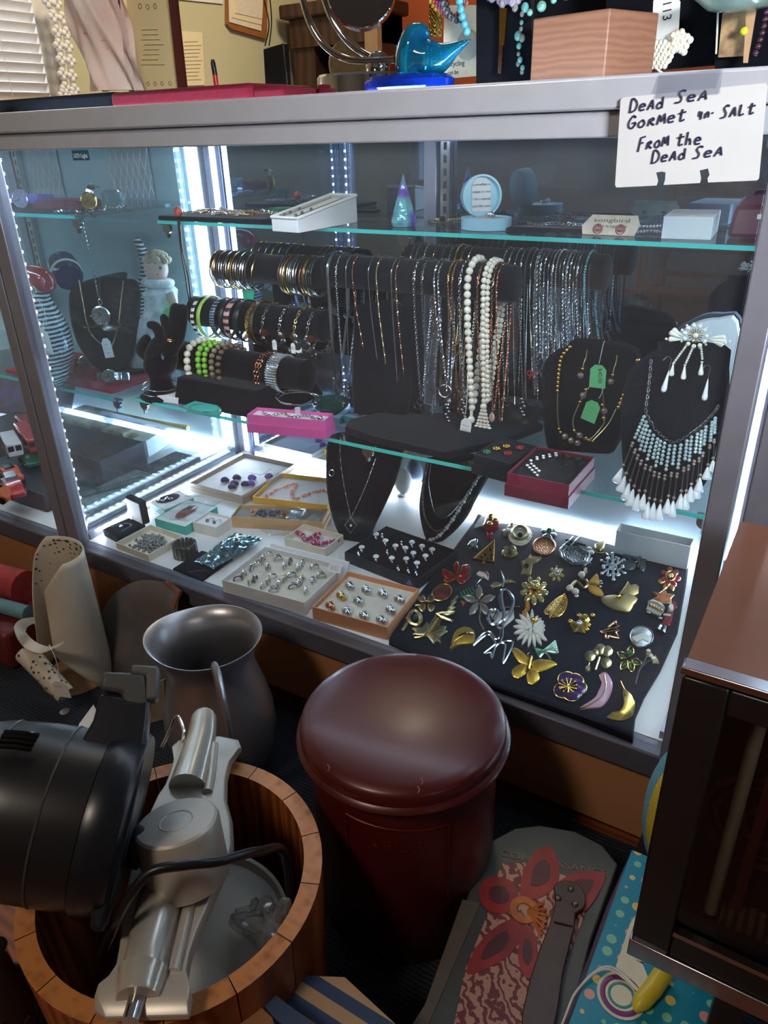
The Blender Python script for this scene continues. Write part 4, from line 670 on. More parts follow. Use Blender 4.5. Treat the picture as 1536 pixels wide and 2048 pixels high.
# ------------------------------------------------------------------ bracelet stand on the middle shelf
BX = -1.035
st = thing('bracelet_stand', 'black velvet bracelet stand with three stepped bars on the middle shelf', 'display stand', (BX, .34, ZM))
MB().hexa([(BX - .1, .215, ZM + .0005), (BX + .145, .215, ZM + .0005), (BX + .145, .40, ZM + .0005), (BX - .1, .40, ZM + .0005)], [(BX - .1, .235, ZM + .05), (BX + .11, .235, ZM + .05), (BX + .11, .40, ZM + .05), (BX - .1, .40, ZM + .05)]).build('base', VEL, st, bevel=.003)
TIER = [(.467, .672, -1.205, -.90, .030), (.388, .588, -1.215, -.862, .031), (.305, .512, -1.195, -.852, .031)]
for y, z, xa, xb, r in TIER:
    MB().lathe([(r * .8, 0), (r, .004), (r, xb - xa - .004), (r * .8, xb - xa)], 28, (xa, y, z), (1, 0, 0)).build('bar', VEL, st)
    MB().box((BX - .018, y - .008, ZM + .03), (BX + .018, y + .012, z)).build('post', VEL, st, bevel=.003)
BANG = [SILV, DSILV, GOLD, SILV, COPPER, DSILV, SILV, PGOLD]
def bangle(x, tier, R, r, m, name, label, group, flat=1.0, k=6, tilt=0, ox=0):
    y, z, xa, xb, br = TIER[tier]; mb = MB(); mb.torus((x, y, z + br - R + r + .0004), (1, 0, tilt), R, r, 36, k, flat=flat); return solo(name, label, 'bracelet', mb, m, group)
rr = random.Random(4)
for i in range(17):
    x = -1.196 + i * .0066 + (.012 if i > 15 else 0)
    bangle(x, 0, .0385 + rr.uniform(-.001, .001), rr.choice((.0012, .0016, .0014)), BANG[(i * 5 + 2) % 8], 'bangle', '%s bangle from the left end of the top bracelet bar' % ordn(i), 'bangles on the top bracelet bar', k=4 if i % 3 else 6, tilt=rr.uniform(-.12, .02))
for i in range(15):
    x = -1.008 + i * .0054 + (.006 if i > 8 else 0)
    bangle(x, 0, .0385 + rr.uniform(-.001, .001), rr.choice((.0012, .0016, .0014)), BANG[(i * 3 + 1) % 8], 'bangle', '%s bangle to the right of the post on the top bracelet bar' % ordn(i), 'bangles on the top bracelet bar', k=4 if i % 3 else 6, tilt=rr.uniform(-.1, .04))
LIME = mat('lime bangle', (150, 190, 84), .3, 0, .1, 50); PINKB = striped('pink and black checks', (40, 36, 40), (206, 150, 140), 22, 'Z', .3, thr=.5); BLUEB = striped('carved dark blue', (20, 28, 46), (120, 140, 160), 60, 'Z', .3, thr=.6); BW = striped('black and white bangle', (24, 24, 26), (220, 216, 206), 26, 'Z', .3, thr=.5)
for px, m, R, r, fl, lab in ((386, BW, .043, .0022, 2.2, 'black and white patterned bangle at the left end of the middle bracelet bar'), (398, LIME, .043, .0022, 2.4, 'lime green bangle on the middle bracelet bar'), (424, BLUEB, .042, .0022, 3, 'dark blue carved bangle on the middle bracelet bar'), (440, BLACKP, .041, .002, 2.5, 'plain black bangle left of the pink checked one'), (452, PINKB, .042, .0024, 3.2, 'pink and black checked bangle on the middle bracelet bar'), (470, BLACKP, .042, .0022, 3.2, 'wide black bangle right of the pink checked one'), (494, FILG, .043, .0024, 2.2, 'gold link patterned bangle beside the middle bracelet post'), (503, mat('tortoise brown', (60, 40, 30), .25, 0, .5, 60), .044, .003, 1.2, 'brown bangle hanging low beside the middle bracelet post')):
    bangle(PY(px, 630, .35).x, 1, R, r, m, 'bangle', lab, 'bangles on the middle bracelet bar', flat=fl)
def charm_bracelet(x, tier, label, seed, m, charms):
    y, z, xa, xb, br = TIER[tier]; rr = random.Random(seed); R = .044; cz = z + br - R + .003; T = thing('charm_bracelet', label, 'bracelet', (x, y, cz - R), 'charm bracelets on the middle bracelet bar')
    mb = MB(); chain(mb, [(x + .004 * math.sin(a * .2), y + R * .85 * math.sin(a * PI / 18), cz + R * math.cos(a * PI / 18)) for a in range(37)], .0024, 'link'); mb.build('chain', m, T)
    for i, cm in enumerate(charms):
        a = PI + rr.uniform(-1.1, 1.1) if i % 3 else PI * 1.5; a = PI * 1.5 - .3 - i * .35 if i < 3 else a
        p = V((x + rr.uniform(-.006, .006), y + R * .85 * math.sin(a), cz + R * math.cos(a) - .007)); mb = MB()
        if i % 2: mb.lathe([(.002, -.0008), (.0075, -.0008), (.0075, .0008), (.002, .0008)], 14, p, (rr.uniform(-.4, .4) + .3, -1, 0))
        else: mb.sphere(p, .0052, 10, 7, sc=(1, .6, 1.2))
        mb.build('charm', cm, T)
for px, lab, s, m in ((524, 'charm bracelet just right of the middle bracelet post', 1, DSILV), (558, 'charm bracelet with a white stone rectangle, second right of the post', 2, SILV), (588, 'charm bracelet with a round white bead, third right of the post', 3, PGOLD), (614, 'charm bracelet nearest the right end of the middle bracelet bar', 4, DSILV)):
    charm_bracelet(PY(px, 640, .35).x, 1, lab, s, m, [DSILV, WPEARL if s == 3 else SILV, DSILV, COPPER, SILV, DSILV, SILV, DSILV])
for i, (px, py) in enumerate(((550, 685), (587, 692))):
    tag_card('', 'price_tag', PY(px - 4, py + 14, .335), (.0105, .02), 'tiny oval tag hanging from a charm bracelet, ' + ('left one' if i == 0 else 'right one'), lines=2)
def bead_loop(x, tier, R, r, m, label, n, sq=1, group=None, sag=0):
    y, z, xa, xb, br = TIER[tier]; mb = MB(); cz = z + br - R + r
    for i in range(n):
        a = 2 * PI * i / n; mb.sphere((x + .003 * math.sin(3 * a), y + R * math.sin(a), cz + R * math.cos(a)), r, 12, 9, sc=(1, 1, sq))
    return solo('bead_bracelet', label, 'bracelet', mb, m, group)
bead_loop(PY(372, 720, .262).x, 2, .045, .0072, PEARL, 'large cream pearl bracelet at the left end of the lowest bracelet bar', 20)
GRB = mat('grass green bead', (128, 190, 62), .3, 0, .08, 50)
bead_loop(PY(393, 715, .265).x, 2, .041, .0062, GRB, 'green bead bracelet, left of two strands on the lowest bracelet bar', 21)
bead_loop(PY(405, 715, .265).x, 2, .041, .0056, GRB, 'green bead bracelet, right of two strands on the lowest bracelet bar', 22)
BRB = mat('brown wood bead', (96, 76, 62), .4, 0, .5, 90)
bead_loop(PY(420, 725, .263).x, 2, .043, .0058, mat('taupe stone bead', (128, 110, 92), .3, 0, .4, 90), 'taupe stone bracelet on the lowest bracelet bar beside the green beads', 22)
bead_loop(PY(434, 730, .26).x, 2, .047, .0064, BRB, 'brown braided bead bracelet hanging lowest on the lowest bracelet bar', 22, .8)
mb = MB(); y, z, xa, xb, br = TIER[2]; x = PY(512, 740, .265).x
for dx in (-.004, .003): chain(mb, [(x + dx, y + .041 * math.sin(a * PI / 18), z - .008 + .042 * math.cos(a * PI / 18)) for a in range(37)], .003, 'link')
solo('chain_bracelet', 'gold chain bracelet right of the lowest bracelet post', 'bracelet', mb, COPPER)
x = PY(540, 745, .27).x; T = thing('rhinestone_cuff', 'wide rhinestone cuff with rows of sparkling stones on the lowest bracelet bar', 'bracelet', (x, y, z - .04))
mb = MB(); mb.torus((x, y, z - .003), (1, 0, 0), .0345, .0012, 36, 4, flat=11); mb.build('band', SILV, T)
mb = MB()
for j in range(8):
    for i in range(44):
        a = 2 * PI * i / 44; mb.sphere((x - .0122 + j * .0035, y + .0368 * math.sin(a), z - .003 + .0368 * math.cos(a)), .0016, 6, 4)
mb.build('stones', CRYST, T)
mb = MB(); mb.torus(PZ(598, 797, ZM + .053) + V((0, 0, 0)), (0, 0, 1), .036, .0011, 40, 5, sx=1.1); solo('bangle', 'thin silver wire bangle lying on the bracelet stand base, outer one', 'bracelet', mb, SILV, 'wire bangles on the stand base')
mb = MB(); mb.torus(PZ(592, 795, ZM + .056), (.1, 0, 1), .034, .0011, 40, 5, sx=1.1); solo('bangle', 'thin silver wire bangle lying on the bracelet stand base, inner one', 'bracelet', mb, SILV, 'wire bangles on the stand base')
mb = MB(); chain(mb, bez([PY(463, 668, .35), PY(461, 685, .35), PY(459, 702, .35)]), .0022, 'link'); solo('chain_bracelet', 'short gold chain end hanging under the middle bracelet bar', 'bracelet', mb, GOLD)
mb = MB(); chain(mb, bez([PY(364, 605, .38), PY(366, 645, .36), PY(369, 690, .36), PY(370, 712, .36)]), .0018, 'link'); solo('chain_bracelet', 'fine gold bracelet hanging left of the middle bracelet bar', 'bracelet', mb, GOLD)
# black velvet hand
hb = PZ(325, 792, ZM); hy = hb.y
T = thing('ring_hand', 'black velvet display hand at the left end of the middle shelf', 'display hand', hb)
H = lambda u, v, dy=0: PY(u, v, hy + dy)
mb = MB(); k = (H(330, 700) - H(320, 700)).length / 10
mb.sweep(bez([H(325, 794), H(324, 780), H(322, 762), H(321, 745), H(322, 725), H(324, 700), H(328, 682)], 5), [x * k for x in (30, 28, 26, 24, 23, 22, 21, 20, 19, 18.5, 18, 18, 18, 19, 20, 22, 24, 26, 27, 28, 28.5, 28.5, 28, 27.5, 27, 26, 25, 24, 23, 22, 20)], 16, flat=.62)
def finger(pts, r0, r1):
    q = bez([H(*p) for p in pts], 5); mb.sweep(q + [q[-1] + (q[-1] - q[-2]).normalized() * r1 * k * .5], [k * (r0 + (r1 - r0) * i / (len(q) - 1)) for i in range(len(q))] + [k * r1 * .5], 10); mb.sphere(q[-1], r1 * k, 10, 8)
finger([(308, 728, -.01), (296, 712, -.012), (283, 700, -.014), (289, 684, -.014), (293, 678, -.012)], 10, 6.5)
finger([(312, 705, 0), (320, 688, -.006), (319, 665, -.01), (309, 652, -.014), (301, 650, -.016)], 9.5, 5.5)
finger([(328, 695, 0), (339, 678, 0), (338, 662, -.003), (331, 645, -.006), (328, 636, -.006)], 9.5, 5.5)
finger([(336, 695, .004), (346, 668, .004), (350, 640, .004), (352, 618, .006)], 11, 8)
finger([(340, 700, .01), (354, 676, .012), (361, 645, .014), (365, 620, .014)], 11, 8)
o = mb.build('hand', VEL, T); md = o.modifiers.new('merge', 'REMESH'); md.mode = 'VOXEL'; md.voxel_size = .0016; md.use_smooth_shade = True
MB().lathe([(30 * k, 0), (31 * k, .004), (27 * k, .009), (22 * k, .012)], 28, hb + V((0, 0, .0005))).build('base', VEL, T)
mb = MB(); c = H(323, 712, -.018)
for i in range(12): a = i * PI / 6; mb.sweep([c + V((math.cos(a) * .003, -.002, math.sin(a) * .003)), c + V((math.cos(a) * .009, -.001, math.sin(a) * .009))], [.0014, .0005], 5)
mb.sphere(c, .003, 8, 6); solo('flower_ring', 'blue grey flower ring on the black velvet hand', 'ring', mb, mat('blue grey stones', (110, 136, 148), .2, .4, .4, 300))
mb = MB(); c = H(338, 680, -.012); mb.torus(c + V((0, .006, 0)), (.2, -.2, 1), .0085, .001, 18, 5); mb.sphere(c, .004, 9, 7); mb.sphere(c + V((.005, 0, .001)), .002, 6, 5); mb.sphere(c - V((.005, 0, .001)), .002, 6, 5); solo('pearl_ring', 'gold ring with a round stone on a finger of the black velvet hand', 'ring', mb, COPPER)
for i, dv in enumerate((770, 781)):
    mb = MB(); mb.torus(H(322, dv), (.1, 0, 1), (25 + i) * k, .0008, 28, 5); solo('wire_bracelet', ('upper' if i == 0 else 'lower') + ' thin silver bracelet around the wrist of the velvet hand', 'bracelet', mb, SILV)
# ------------------------------------------------------------------ necklace bars
YA, YBAR = .36, .45
za = PY(750, 547, YA).z; zb = PY(1020, 533, YBAR).z
for nm, lab, xa, xb, y, z, r, basez in (('front', 'black velvet necklace stand with a long bar at the front of the middle shelf', PY(655, 545, YA).x, PY(1036, 570, YA).x, YA, za, .029, 1), ('rear', 'black velvet necklace stand standing behind the front one against the mirror', PY(812, 520, YBAR).x, PY(1218, 545, YBAR).x, YBAR, zb, .029, 0)):
    T = thing('necklace_stand', lab, 'display stand', ((xa + xb) / 2, y, ZM), 'necklace stands on the middle shelf')
    MB().lathe([(r * .75, 0), (r, .005), (r, xb - xa - .006), (r * .97, xb - xa - .003), (r * .78, xb - xa)], 32, (xa, y, z), (1, 0, 0)).build('bar', VEL, T)
    xm = PY(826, 600, YA).x if basez else (xa + xb) / 2
    MB().box((xm - .016, y - .006, ZM + .005), (xm + .016, y + .012, z)).build('post', VEL, T, bevel=.002)
    if basez:
        q = [PZ(u, v, ZM + .0005) for u, v in ((752, 888), (888, 919), (1000, 895), (1086, 862), (1060, 842), (960, 838), (760, 836), (700, 850), (690, 866))]
        MB().prism(q, (0, 0, .012)).build('base', VEL, T, bevel=.002)
    else: MB().box((xm - .09, y - .04, ZM + .0005), (xm + .09, y + .045, ZM + .012)).build('base', VEL, T, bevel=.002)
cnt = {}
def hang(label, u, v, ub, style, m, r=.0009, rear=0, pend=None, pm=None, off=.0305, both=True, group=None, single=False):
    y, z = (YBAR, zb) if rear else (YA, za); x = PY(u, 515 if not rear else 500, y - .01).x; b = PY(ub, v, y - .012); b.z = max(b.z, ZM + (.042 if pend else .018)); R = off + r + cnt.setdefault((rear, round(x, 2)), 0) * .0006
    T = thing('necklace', label, 'necklace', b, group or ('necklaces on the rear bar' if rear else 'necklaces on the front bar'))
    fr = [b, V((x * .85 + b.x * .15, y - R * .9, b.z * .3 + z * .7)), V((x, y - R, z))]; top = [V((x, y - R * math.cos(a * PI / 8), z + R * math.sin(a * PI / 8))) for a in range(1, 8)]
    bk = [V((x, y + R, z)), V((x * .85 + b.x * .15, y + R * .9, b.z * .3 + z * .7)), V((b.x + .001, y - .008, b.z))]
    if rear: bk = [V((x, y + R, z)), V((x + .004, y + R * .98, b.z * .5 + z * .5)), V((b.x + .006, y + .022, b.z + .01))]
    mb = MB(); chain(mb, fr[:1] + [fr[0].lerp(fr[1], .5)] + fr[1:] + top + bk, r, style); mb.build('chain', m, T)
    if pend:
        mb = MB(); p = b + V((0, -.002, 0))
        if pend == 'heart': mb.sweep([p + V((.008 * math.sin(t) ** 3, 0, -.009 + .0075 * (math.cos(t) * 1.1 - .45 * math.cos(2 * t) - .15 * math.cos(3 * t)))) for t in [i * PI / 10 for i in range(20)]], .0011, 5, closed=True)
        elif pend == 'drop': mb.sphere(p + V((0, 0, -.009)), .0062, 10, 8, sc=(.85, .5, 1.35)); mb.torus(p + V((0, 0, -.001)), (0, 1, 0), .0018, .0005, 10, 5)
        elif pend == 'bar': mb.sphere(p + V((0, 0, -.010)), .0042, 8, 7, sc=(.7, .6, 2.2))
        elif pend == 'disc': mb.lathe([(.002, -.002), (.0125, -.002), (.0135, 0), (.0125, .002), (.002, .002)], 22, p + V((0, 0, -.012)), (.25, -1, .1)); mb.torus(p + V((0, -.0022, -.012)), (.25, -1, .1), .011, .0016, 20, 6)
        elif pend == 'loops':
            for dx, dz in ((0, -.004), (-.006, -.012), (.006, -.012)): mb.torus(p + V((dx, 0, dz)), (0, 1, 0), .007, .0009, 18, 5)
        elif pend == 'tassel':
            mb.sphere(p, .006, 10, 8)
            for i in range(7):
                for j in range(6): mb.sphere(p + V(((i - 3) * (.0012 + .0006 * j), (i % 2) * .003, -.008 - j * .0064)), .0029 if j < 5 else .0044, 8, 6)
        elif pend == 'pearl': mb.sphere(p + V((0, 0, -.022)), .0068, 10, 8); mb.sphere(p + V((0, 0, -.008)), .004, 8, 6, sc=(.8, .6, 2)); mb.sphere(p + V((0, 0, -.015)), .003, 8, 6)
        elif pend == 'cross':
            mb.box(p + V((-.0015, -.001, -.022)), p + V((.0015, .001, 0))); mb.box(p + V((-.006, -.001, -.009)), p + V((.006, .001, -.006)))
        elif pend == 'fringe':
            for i in range(6): mb.sphere(p + V(((i % 3 - 1) * .003, 0, -.006 * i)), .0034, 7, 5)
        elif pend == 'bow':
            mb.torus(p + V((-.004, 0, -.004)), (0, 1, 0), .004, .0012, 12, 5); mb.torus(p + V((.004, 0, -.004)), (0, 1, 0), .004, .0012, 12, 5); mb.sweep([p, p + V((-.003, 0, -.014))], .0012, 5); mb.sweep([p, p + V((.004, 0, -.013))], .0012, 5)
        mb.build('pendant', pm or m, T)
    return T
hang('wide flat silver mesh necklace at the left end of the front necklace bar', 668, 832, 676, 'snake', SILV, .0028)
hang('silver curb chain second from the left end of the front necklace bar', 684, 812, 690, 'link', SILV, .0016)
hang('thin silver chain with small lock pendant on the front necklace bar', 703, 788, 699, 'snake', SILV, .0009, pend='bar')
hang('gold chain with dark fringe pendant on the front necklace bar', 716, 742, 735, 'rope', COPPER, .0009, pend='fringe', pm=DSILV)
hang('thin silver chain with open heart pendant on the front necklace bar', 748, 762, 760, 'snake', SILV, .0008, pend='heart')
hang('fine gold chain with yellow teardrop pendant on the front necklace bar', 764, 765, 776, 'rope', PGOLD, .0009, pend='drop', pm=mat('yellow topaz', (214, 160, 40), .1, .3, .3, 100))
hang('long plain silver chain left of the front necklace post', 794, 872, 800, 'snake', SILV, .001)
hang('thin rose gold chain just left of the front necklace post', 803, 778, 810, 'rope', COPPER, .001)
hang('silver link necklace with open knots just right of the front post', 840, 800, 842, 'link', SILV, .0018, pend='loops')
hang('silver curb chain next to the knot necklace on the front bar', 856, 840, 862, 'link', DSILV, .0018)
hang('doubled silver rope chain with round dark disc on the front bar', 880, 768, 892, 'rope', SILV, .0014, pend='disc', pm=DSILV)
hang('silver rope chain beside the dark disc necklace on the front bar', 888, 812, 896, 'rope', SILV, .0014, pend='fringe')
hang('gold link chain with small heart in the middle of the front bar', 908, 690, 912, 'link', GOLD, .0012, pend='heart')
hang('long gold chain with hanging ring end on the front bar', 916, 890, 916, 'link', COPPER, .0013, pend='bar')
hang('chunky silver chain left of the pearl strand on the front bar', 932, 800, 928, 'link', SILV, .002, pend='fringe', pm=SILV)
hang('strand of large cream pearls on the front necklace bar', 950, 815, 944, 'bead', PEARL, .0062, pend='pearl', pm=PEARL)
hang('gold chain right of the large pearl strand on the front bar', 968, 790, 962, 'link', COPPER, .0016)
hang('pearl strand ending in a bead tassel on the front necklace bar', 982, 812, 968, 'bead', PEARL, .0049, pend='tassel', pm=PEARL)
hang('pearl strand right of the tassel necklace on the front bar', 990, 800, 975, 'bead', PEARL, .0044)
hang('long rose gold chain with oval cameo locket on the front bar', 998, 826, 985, 'link', COPPER, .0017, pend='drop', pm=mat('cameo shell', (214, 178, 156), .3, 0, .2, 100))
hang('rose gold rope chain nearest the right end of the front bar', 1006, 845, 1000, 'rope', COPPER, .0012)
T = tag_card('', 'price_tag', PY(918, 875, .315), (.021, .04), 'white price tag on a long string hanging from the front necklace bar', lines=4, right=(1, -.1, -.12), up=(.12, 0, 1), string=[PY(931, 828, .315), PY(935, 780, .316), PY(937, 700, .318), PY(938, 640, .322)])
mets = [SILV, PGOLD, SILV, COPPER, DSILV, SILV, GOLD, SILV, CRYST]
rr = random.Random(9); us = [832, 842, 858, 876, 893, 908, 920, 932, 946, 1016, 1028, 1040, 1052, 1062, 1072, 1082, 1092, 1100, 1108, 1116, 1124, 1131, 1138, 1145, 1152, 1159, 1166]
for i, u in enumerate(us):
    red = i == 14
    hang('%s necklace from the left end of the rear necklace bar' % ordn(i), u, [812, 790, 826, 835, 800, 770, 790, 815, 825, 832, 822, 808, 845, 800, 742, 790, 700, 735, 770, 800, 715, 745, 690, 725, 700, 740, 690][i], u - 10 + rr.uniform(-4, 4), ['snake', 'rope', 'link', 'rope', 'snake', 'link', 'bead'][i % 7], mets[(i * 4) % 9] if i < 9 else mets[(0, 2, 5, 8, 7, 4, 0, 8)[i % 8]], [.0009, .0011, .0014, .0010, .0008, .0013, .0017][i % 7], 1, ['bar', None, 'drop', 'heart', None, 'fringe', 'cross'][i % 7] if not red else 'bow', mat('pink red enamel', (220, 40, 70), .3, 0, .1) if red else None)
for i, (u, m, v) in enumerate(((1174, BLACKP, 720), (1182, mat('turquoise seed bead', (96, 150, 164), .3, 0, .6, 200), 710), (1190, BLACKP, 715))):
    hang(['black cord necklace left of the turquoise beads on the rear bar', 'turquoise and silver bead necklace near the right end of the rear bar', 'black cord necklace right of the turquoise beads on the rear bar'][i], u, v, u - 4, 'bead' if i == 1 else 'snake', m, .0021 if i == 1 else .0014, 1)
hang('silver snake chain with starfish pendant, hanging low from the rear bar', 1086, 800, 1075, 'rope', SILV, .0016, 1, 'cross')
# black panel display behind the left half of the front bar
pb = bust('necklace_bust', 'black velvet display panel behind the left half of the front necklace bar', [(706, 612), (812, 616), (812, 836), (760, 838), (706, 830)], (760, 836), ZM, n=V((.1, -.99, .12)).normalized(), th=.01)
pp = PZ(760, 800, ZM); f = lambda u, v: PY(u, v, .318)
# ------------------------------------------------------------------ busts with sets at the right of the middle shelf
NG = V((.25, -.92, .30)).normalized()
G = bust('necklace_bust', 'black velvet bust with gold bead set and green price tags on the middle shelf', [(1096, 905), (1087, 850), (1084, 780), (1087, 728), (1112, 700), (1132, 694), (1150, 677), (1202, 678), (1266, 689), (1286, 722), (1288, 770), (1270, 830), (1242, 880), (1216, 912), (1150, 915)], (1150, 908), ZM, n=NG)
f = B_(G, .003)
SMB = mat('smoky glass bead', (158, 134, 126), .12, .45, .4, 150, Coat_Weight=.5)
def strand(T, name, pts, r, m, step=None, off=0):
    mb = MB()
    for p in resample(pts, step or r * 2.05): mb.sphere(p, r, 9, 7)
    return mb.build(name, m, T)
nk = thing('bead_necklace', 'gold bead and smoky glass necklace on the right hand gold set bust', 'necklace', f(1150, 885))
strand(nk, 'gold_beads', bez([f(1140, 694), f(1124, 712), f(1118, 740), f(1115, 785)]), .0033, GOLD)
strand(nk, 'gold_beads', bez([f(1250, 782), f(1242, 800), f(1236, 815)]), .0033, GOLD); strand(nk, 'gold_beads', bez([f(1118, 858), f(1123, 868)]), .003, GOLD); strand(nk, 'gold_beads', bez([f(1170, 878), f(1185, 882)]), .003, GOLD)
mb = MB(); mb.sweep(bez([f(1115, 786), f(1115, 825), f(1118, 857)]), .0011, 6); mb.sweep(bez([f(1186, 881), f(1215, 850), f(1232, 818)]), .0009, 6); mb.sweep(bez([f(1250, 780), f(1262, 750), f(1272, 730)]), .0009, 6); mb.build('tube_links', PGOLD, nk)
strand(nk, 'smoky_beads', [f(1130, 873), f(1145, 883), f(1161, 887)], .0055, SMB, .0115); mb = MB(); mb.sphere(f(1275, 721), .0042, 10, 8); mb.build('clasp_bead', GOLD, nk)
nk = thing('bead_necklace', 'shorter inner strand with smoky beads on the gold set bust', 'necklace', f(1160, 875))
mb = MB(); mb.sweep(bez([f(1178, 775), f(1165, 795), f(1155, 815), f(1146, 840), f(1149, 860), f(1160, 872), f(1180, 878), f(1206, 850), f(1208, 835), f(1206, 780), f(1203, 750)]), .001, 6); mb.build('tube_links', PGOLD, nk)
for u, v, r, m in ((1166, 791, .0058, SMB), (1172, 779, .0033, GOLD), (1160, 804, .0036, GOLD), (1208, 822, .0058, SMB), (1205, 810, .0035, GOLD), (1207, 836, .0036, GOLD), (1159, 870, .0055, SMB), (1172, 876, .0036, GOLD), (1149, 861, .0034, GOLD)): MB().sphere(f(u, v) + G[1] * .002, r, 10, 8).build('bead', m, nk)
for i, (u0, v0, v1, v2) in enumerate(((1174, 700, 738, 751), (1234, 710, 750, 763))):
    T = thing('drop_earring', 'smoky bead drop earring on the gold set bust, ' + ('left of the green tag' if i == 0 else 'right of the green tag'), 'earring', f(u0 - 10, v2)); k_ = -10
    mb = MB(); mb.sweep(bez([f(u0, v0), f(u0 - 2, v0 + 15), f(u0 - 7, v1 - 10), f(u0 - 8, v1)]), .0007, 5); mb.build('wire', PGOLD, T); MB().sphere(f(u0 - 9, v1), .0032, 9, 7).build('gold_bead', GOLD, T); MB().sphere(f(u0 - 13, v2), .0056, 10, 8).build('smoky_bead', SMB, T)
GTAG = mat('green tag card', (104, 196, 124), .6, 0, .05)
fg = B_(G, .011)
tag_card('', 'price_tag', fg(1178, 774), (.025, .036), 'green price tag reading 40.00 at the top of the gold set bust', GTAG, right=fg(1214, 778) - fg(1178, 774), up=fg(1181, 730) - fg(1178, 774), string=[fg(1198, 728), fg(1204, 700), fg(1208, 684), fg(1210, 683)], txt=('$40.00', .5, .85, (.05, -1), .0085), ink=mat('black marker', (20, 30, 24), .6, 0, 0))
tag_card('', 'price_tag', fg(1161, 836), (.024, .033), 'second green price tag hanging lower on the gold set bust', GTAG, right=fg(1189, 848) - fg(1161, 836), up=fg(1174, 800) - fg(1161, 836), lines=2, ink=mat('faded green ink', (80, 160, 104), .6, 0, 0), string=[fg(1198, 797), fg(1204, 785), fg(1204, 777)])
Pb = bust('necklace_bust', 'black velvet bust with white teardrop fringe necklace beside the right post', [(1245, 800), (1258, 745), (1290, 712), (1318, 695), (1328, 680), (1452, 690), (1460, 735), (1457, 850), (1432, 930), (1395, 988), (1330, 1026), (1285, 1012), (1252, 960), (1243, 880)], (1330, 1026), ZM, n=NG)
f = B_(Pb, .004)
nk = thing('fringe_necklace', 'silver chain necklace with beaded fringe and white teardrop pearls', 'necklace', f(1330, 1030))
mb = MB(); ch = bez([f(1302, 720), f(1299, 760), f(1294, 800), f(1292, 825), f(1305, 850), f(1325, 872), f(1345, 884), f(1365, 878), f(1385, 865), f(1410, 845), f(1432, 820), f(1440, 805)]); chain(mb, ch, .0018, 'link'); mb.build('chain', DSILV, nk)
AQUA = mat('pale aqua crystal bead', (190, 206, 206), .12, .2, .3, 300, Coat_Weight=.4); TAUPE = mat('taupe crystal bead', (160, 144, 134), .15, .2, .3, 300)
tops = [(1290, 828), (1294, 838), (1296, 846), (1301, 856), (1308, 864), (1316, 872), (1322, 876), (1330, 880), (1340, 885), (1350, 886), (1362, 884), (1374, 876), (1383, 868), (1395, 862), (1403, 857), (1412, 848), (1424, 840), (1430, 832)]
tips = [(1231, 966), (1238, 984), (1248, 1000), (1257, 1012), (1268, 1022), (1281, 1020), (1290, 1038), (1302, 1040), (1315, 1042), (1332, 1028), (1342, 1034), (1358, 1018), (1368, 1020), (1378, 1004), (1391, 998), (1396, 985), (1412, 960), (1424, 945)]
for i, ((a, b), (c, d)) in enumerate(zip(tops, tips)):
    S_ = lambda t, o=0: f(a + (c - a) * t, b + (d - b) * t) + Pb[1] * (.003 + o)
    mb = MB(); mb.sweep([S_(.45), S_(.78)], .001, 5); s = mb.build('strand', DSILV, nk)
    m1 = MB(); n_ = 6 if i % 2 else 7
    for j in range(n_): m1.sphere(S_(.04 + j * .05), .0026, 7, 5)
    m1.build('aqua_beads', AQUA, s); m1 = MB()
    for t in (.42, .46, .74): m1.sphere(S_(t), .0024, 7, 5)
    m1.build('taupe_beads', TAUPE, s)
    e0 = S_(.77); e1 = S_(1.0); ax = (e0 - e1); Ln = ax.length; MB().lathe([(.0004, Ln), (.002, Ln * .85), (.0054, Ln * .35), (.0066, Ln * .18), (.0055, Ln * .05), (.001, 0)], 12, e1, ax).build('teardrop', WPEARL, s)
def teardrop(mb, e0, e1, r, m=None):
    ax = e0 - e1; L = ax.length; mb.lathe([(.0004, L), (r * .3, L * .85), (r * .8, L * .35), (r, L * .2), (r * .8, L * .06), (r * .15, 0)], 12, e1, ax, m)
f = B_(Pb, .012)
T = thing('pearl_brooch', 'large pearl flower brooch with three pearl dangles at the top of the fringe bust', 'brooch', f(1390, 690)); c = f(1390, 672)
k = (f(1400, 672) - f(1390, 672)).length / 10; ex = (f(1400, 672) - c).normalized(); ez = (f(1390, 662) - c).normalized(); n_ = Pb[1]
pt = lambda u, v, o=0: f(u, v) + n_ * o
mb = MB(); mb.sphere(pt(1390, 672, .008), 6 * k, 12, 9)
for i in range(11): a = i * 2 * PI / 11; mb.sphere(c + ex * (math.cos(a) * 22 * k) + ez * (math.sin(a) * 22 * k) + n_ * .003, 4.8 * k, 10, 8)
for i in range(13): a = i * 2 * PI / 13 + .2; mb.sphere(c + ex * (math.cos(a) * 30 * k) + ez * (math.sin(a) * 26 * k), 2.8 * k, 8, 6)
mb.build('pearls', PEARL, T)
mb = MB()
for i in range(16): a = i * PI / 8; mb.sweep([c + n_ * .004, c + ex * (math.cos(a) * 15 * k) + ez * (math.sin(a) * 15 * k) + n_ * .006], 1.1 * k, 5)
mb.build('gold_rays', GOLD, T)
for sgn, pts in ((-1, ((1362, 676, 1338, 664), (1362, 680, 1336, 678), (1364, 672, 1344, 658))), (1, ((1420, 676, 1450, 674), (1420, 680, 1452, 684), (1424, 684, 1446, 690)))):
    mb = MB()
    for a in pts: teardrop(mb, pt(a[0], a[1], .003), pt(a[2], a[3], .003), 6.2 * k)
    mb.sphere(pt(pts[1][2] - 4 if sgn < 0 else pts[1][2] + 6, pts[1][3], .003), 3 * k, 8, 6); mb.build('side_pearls', PEARL, T)
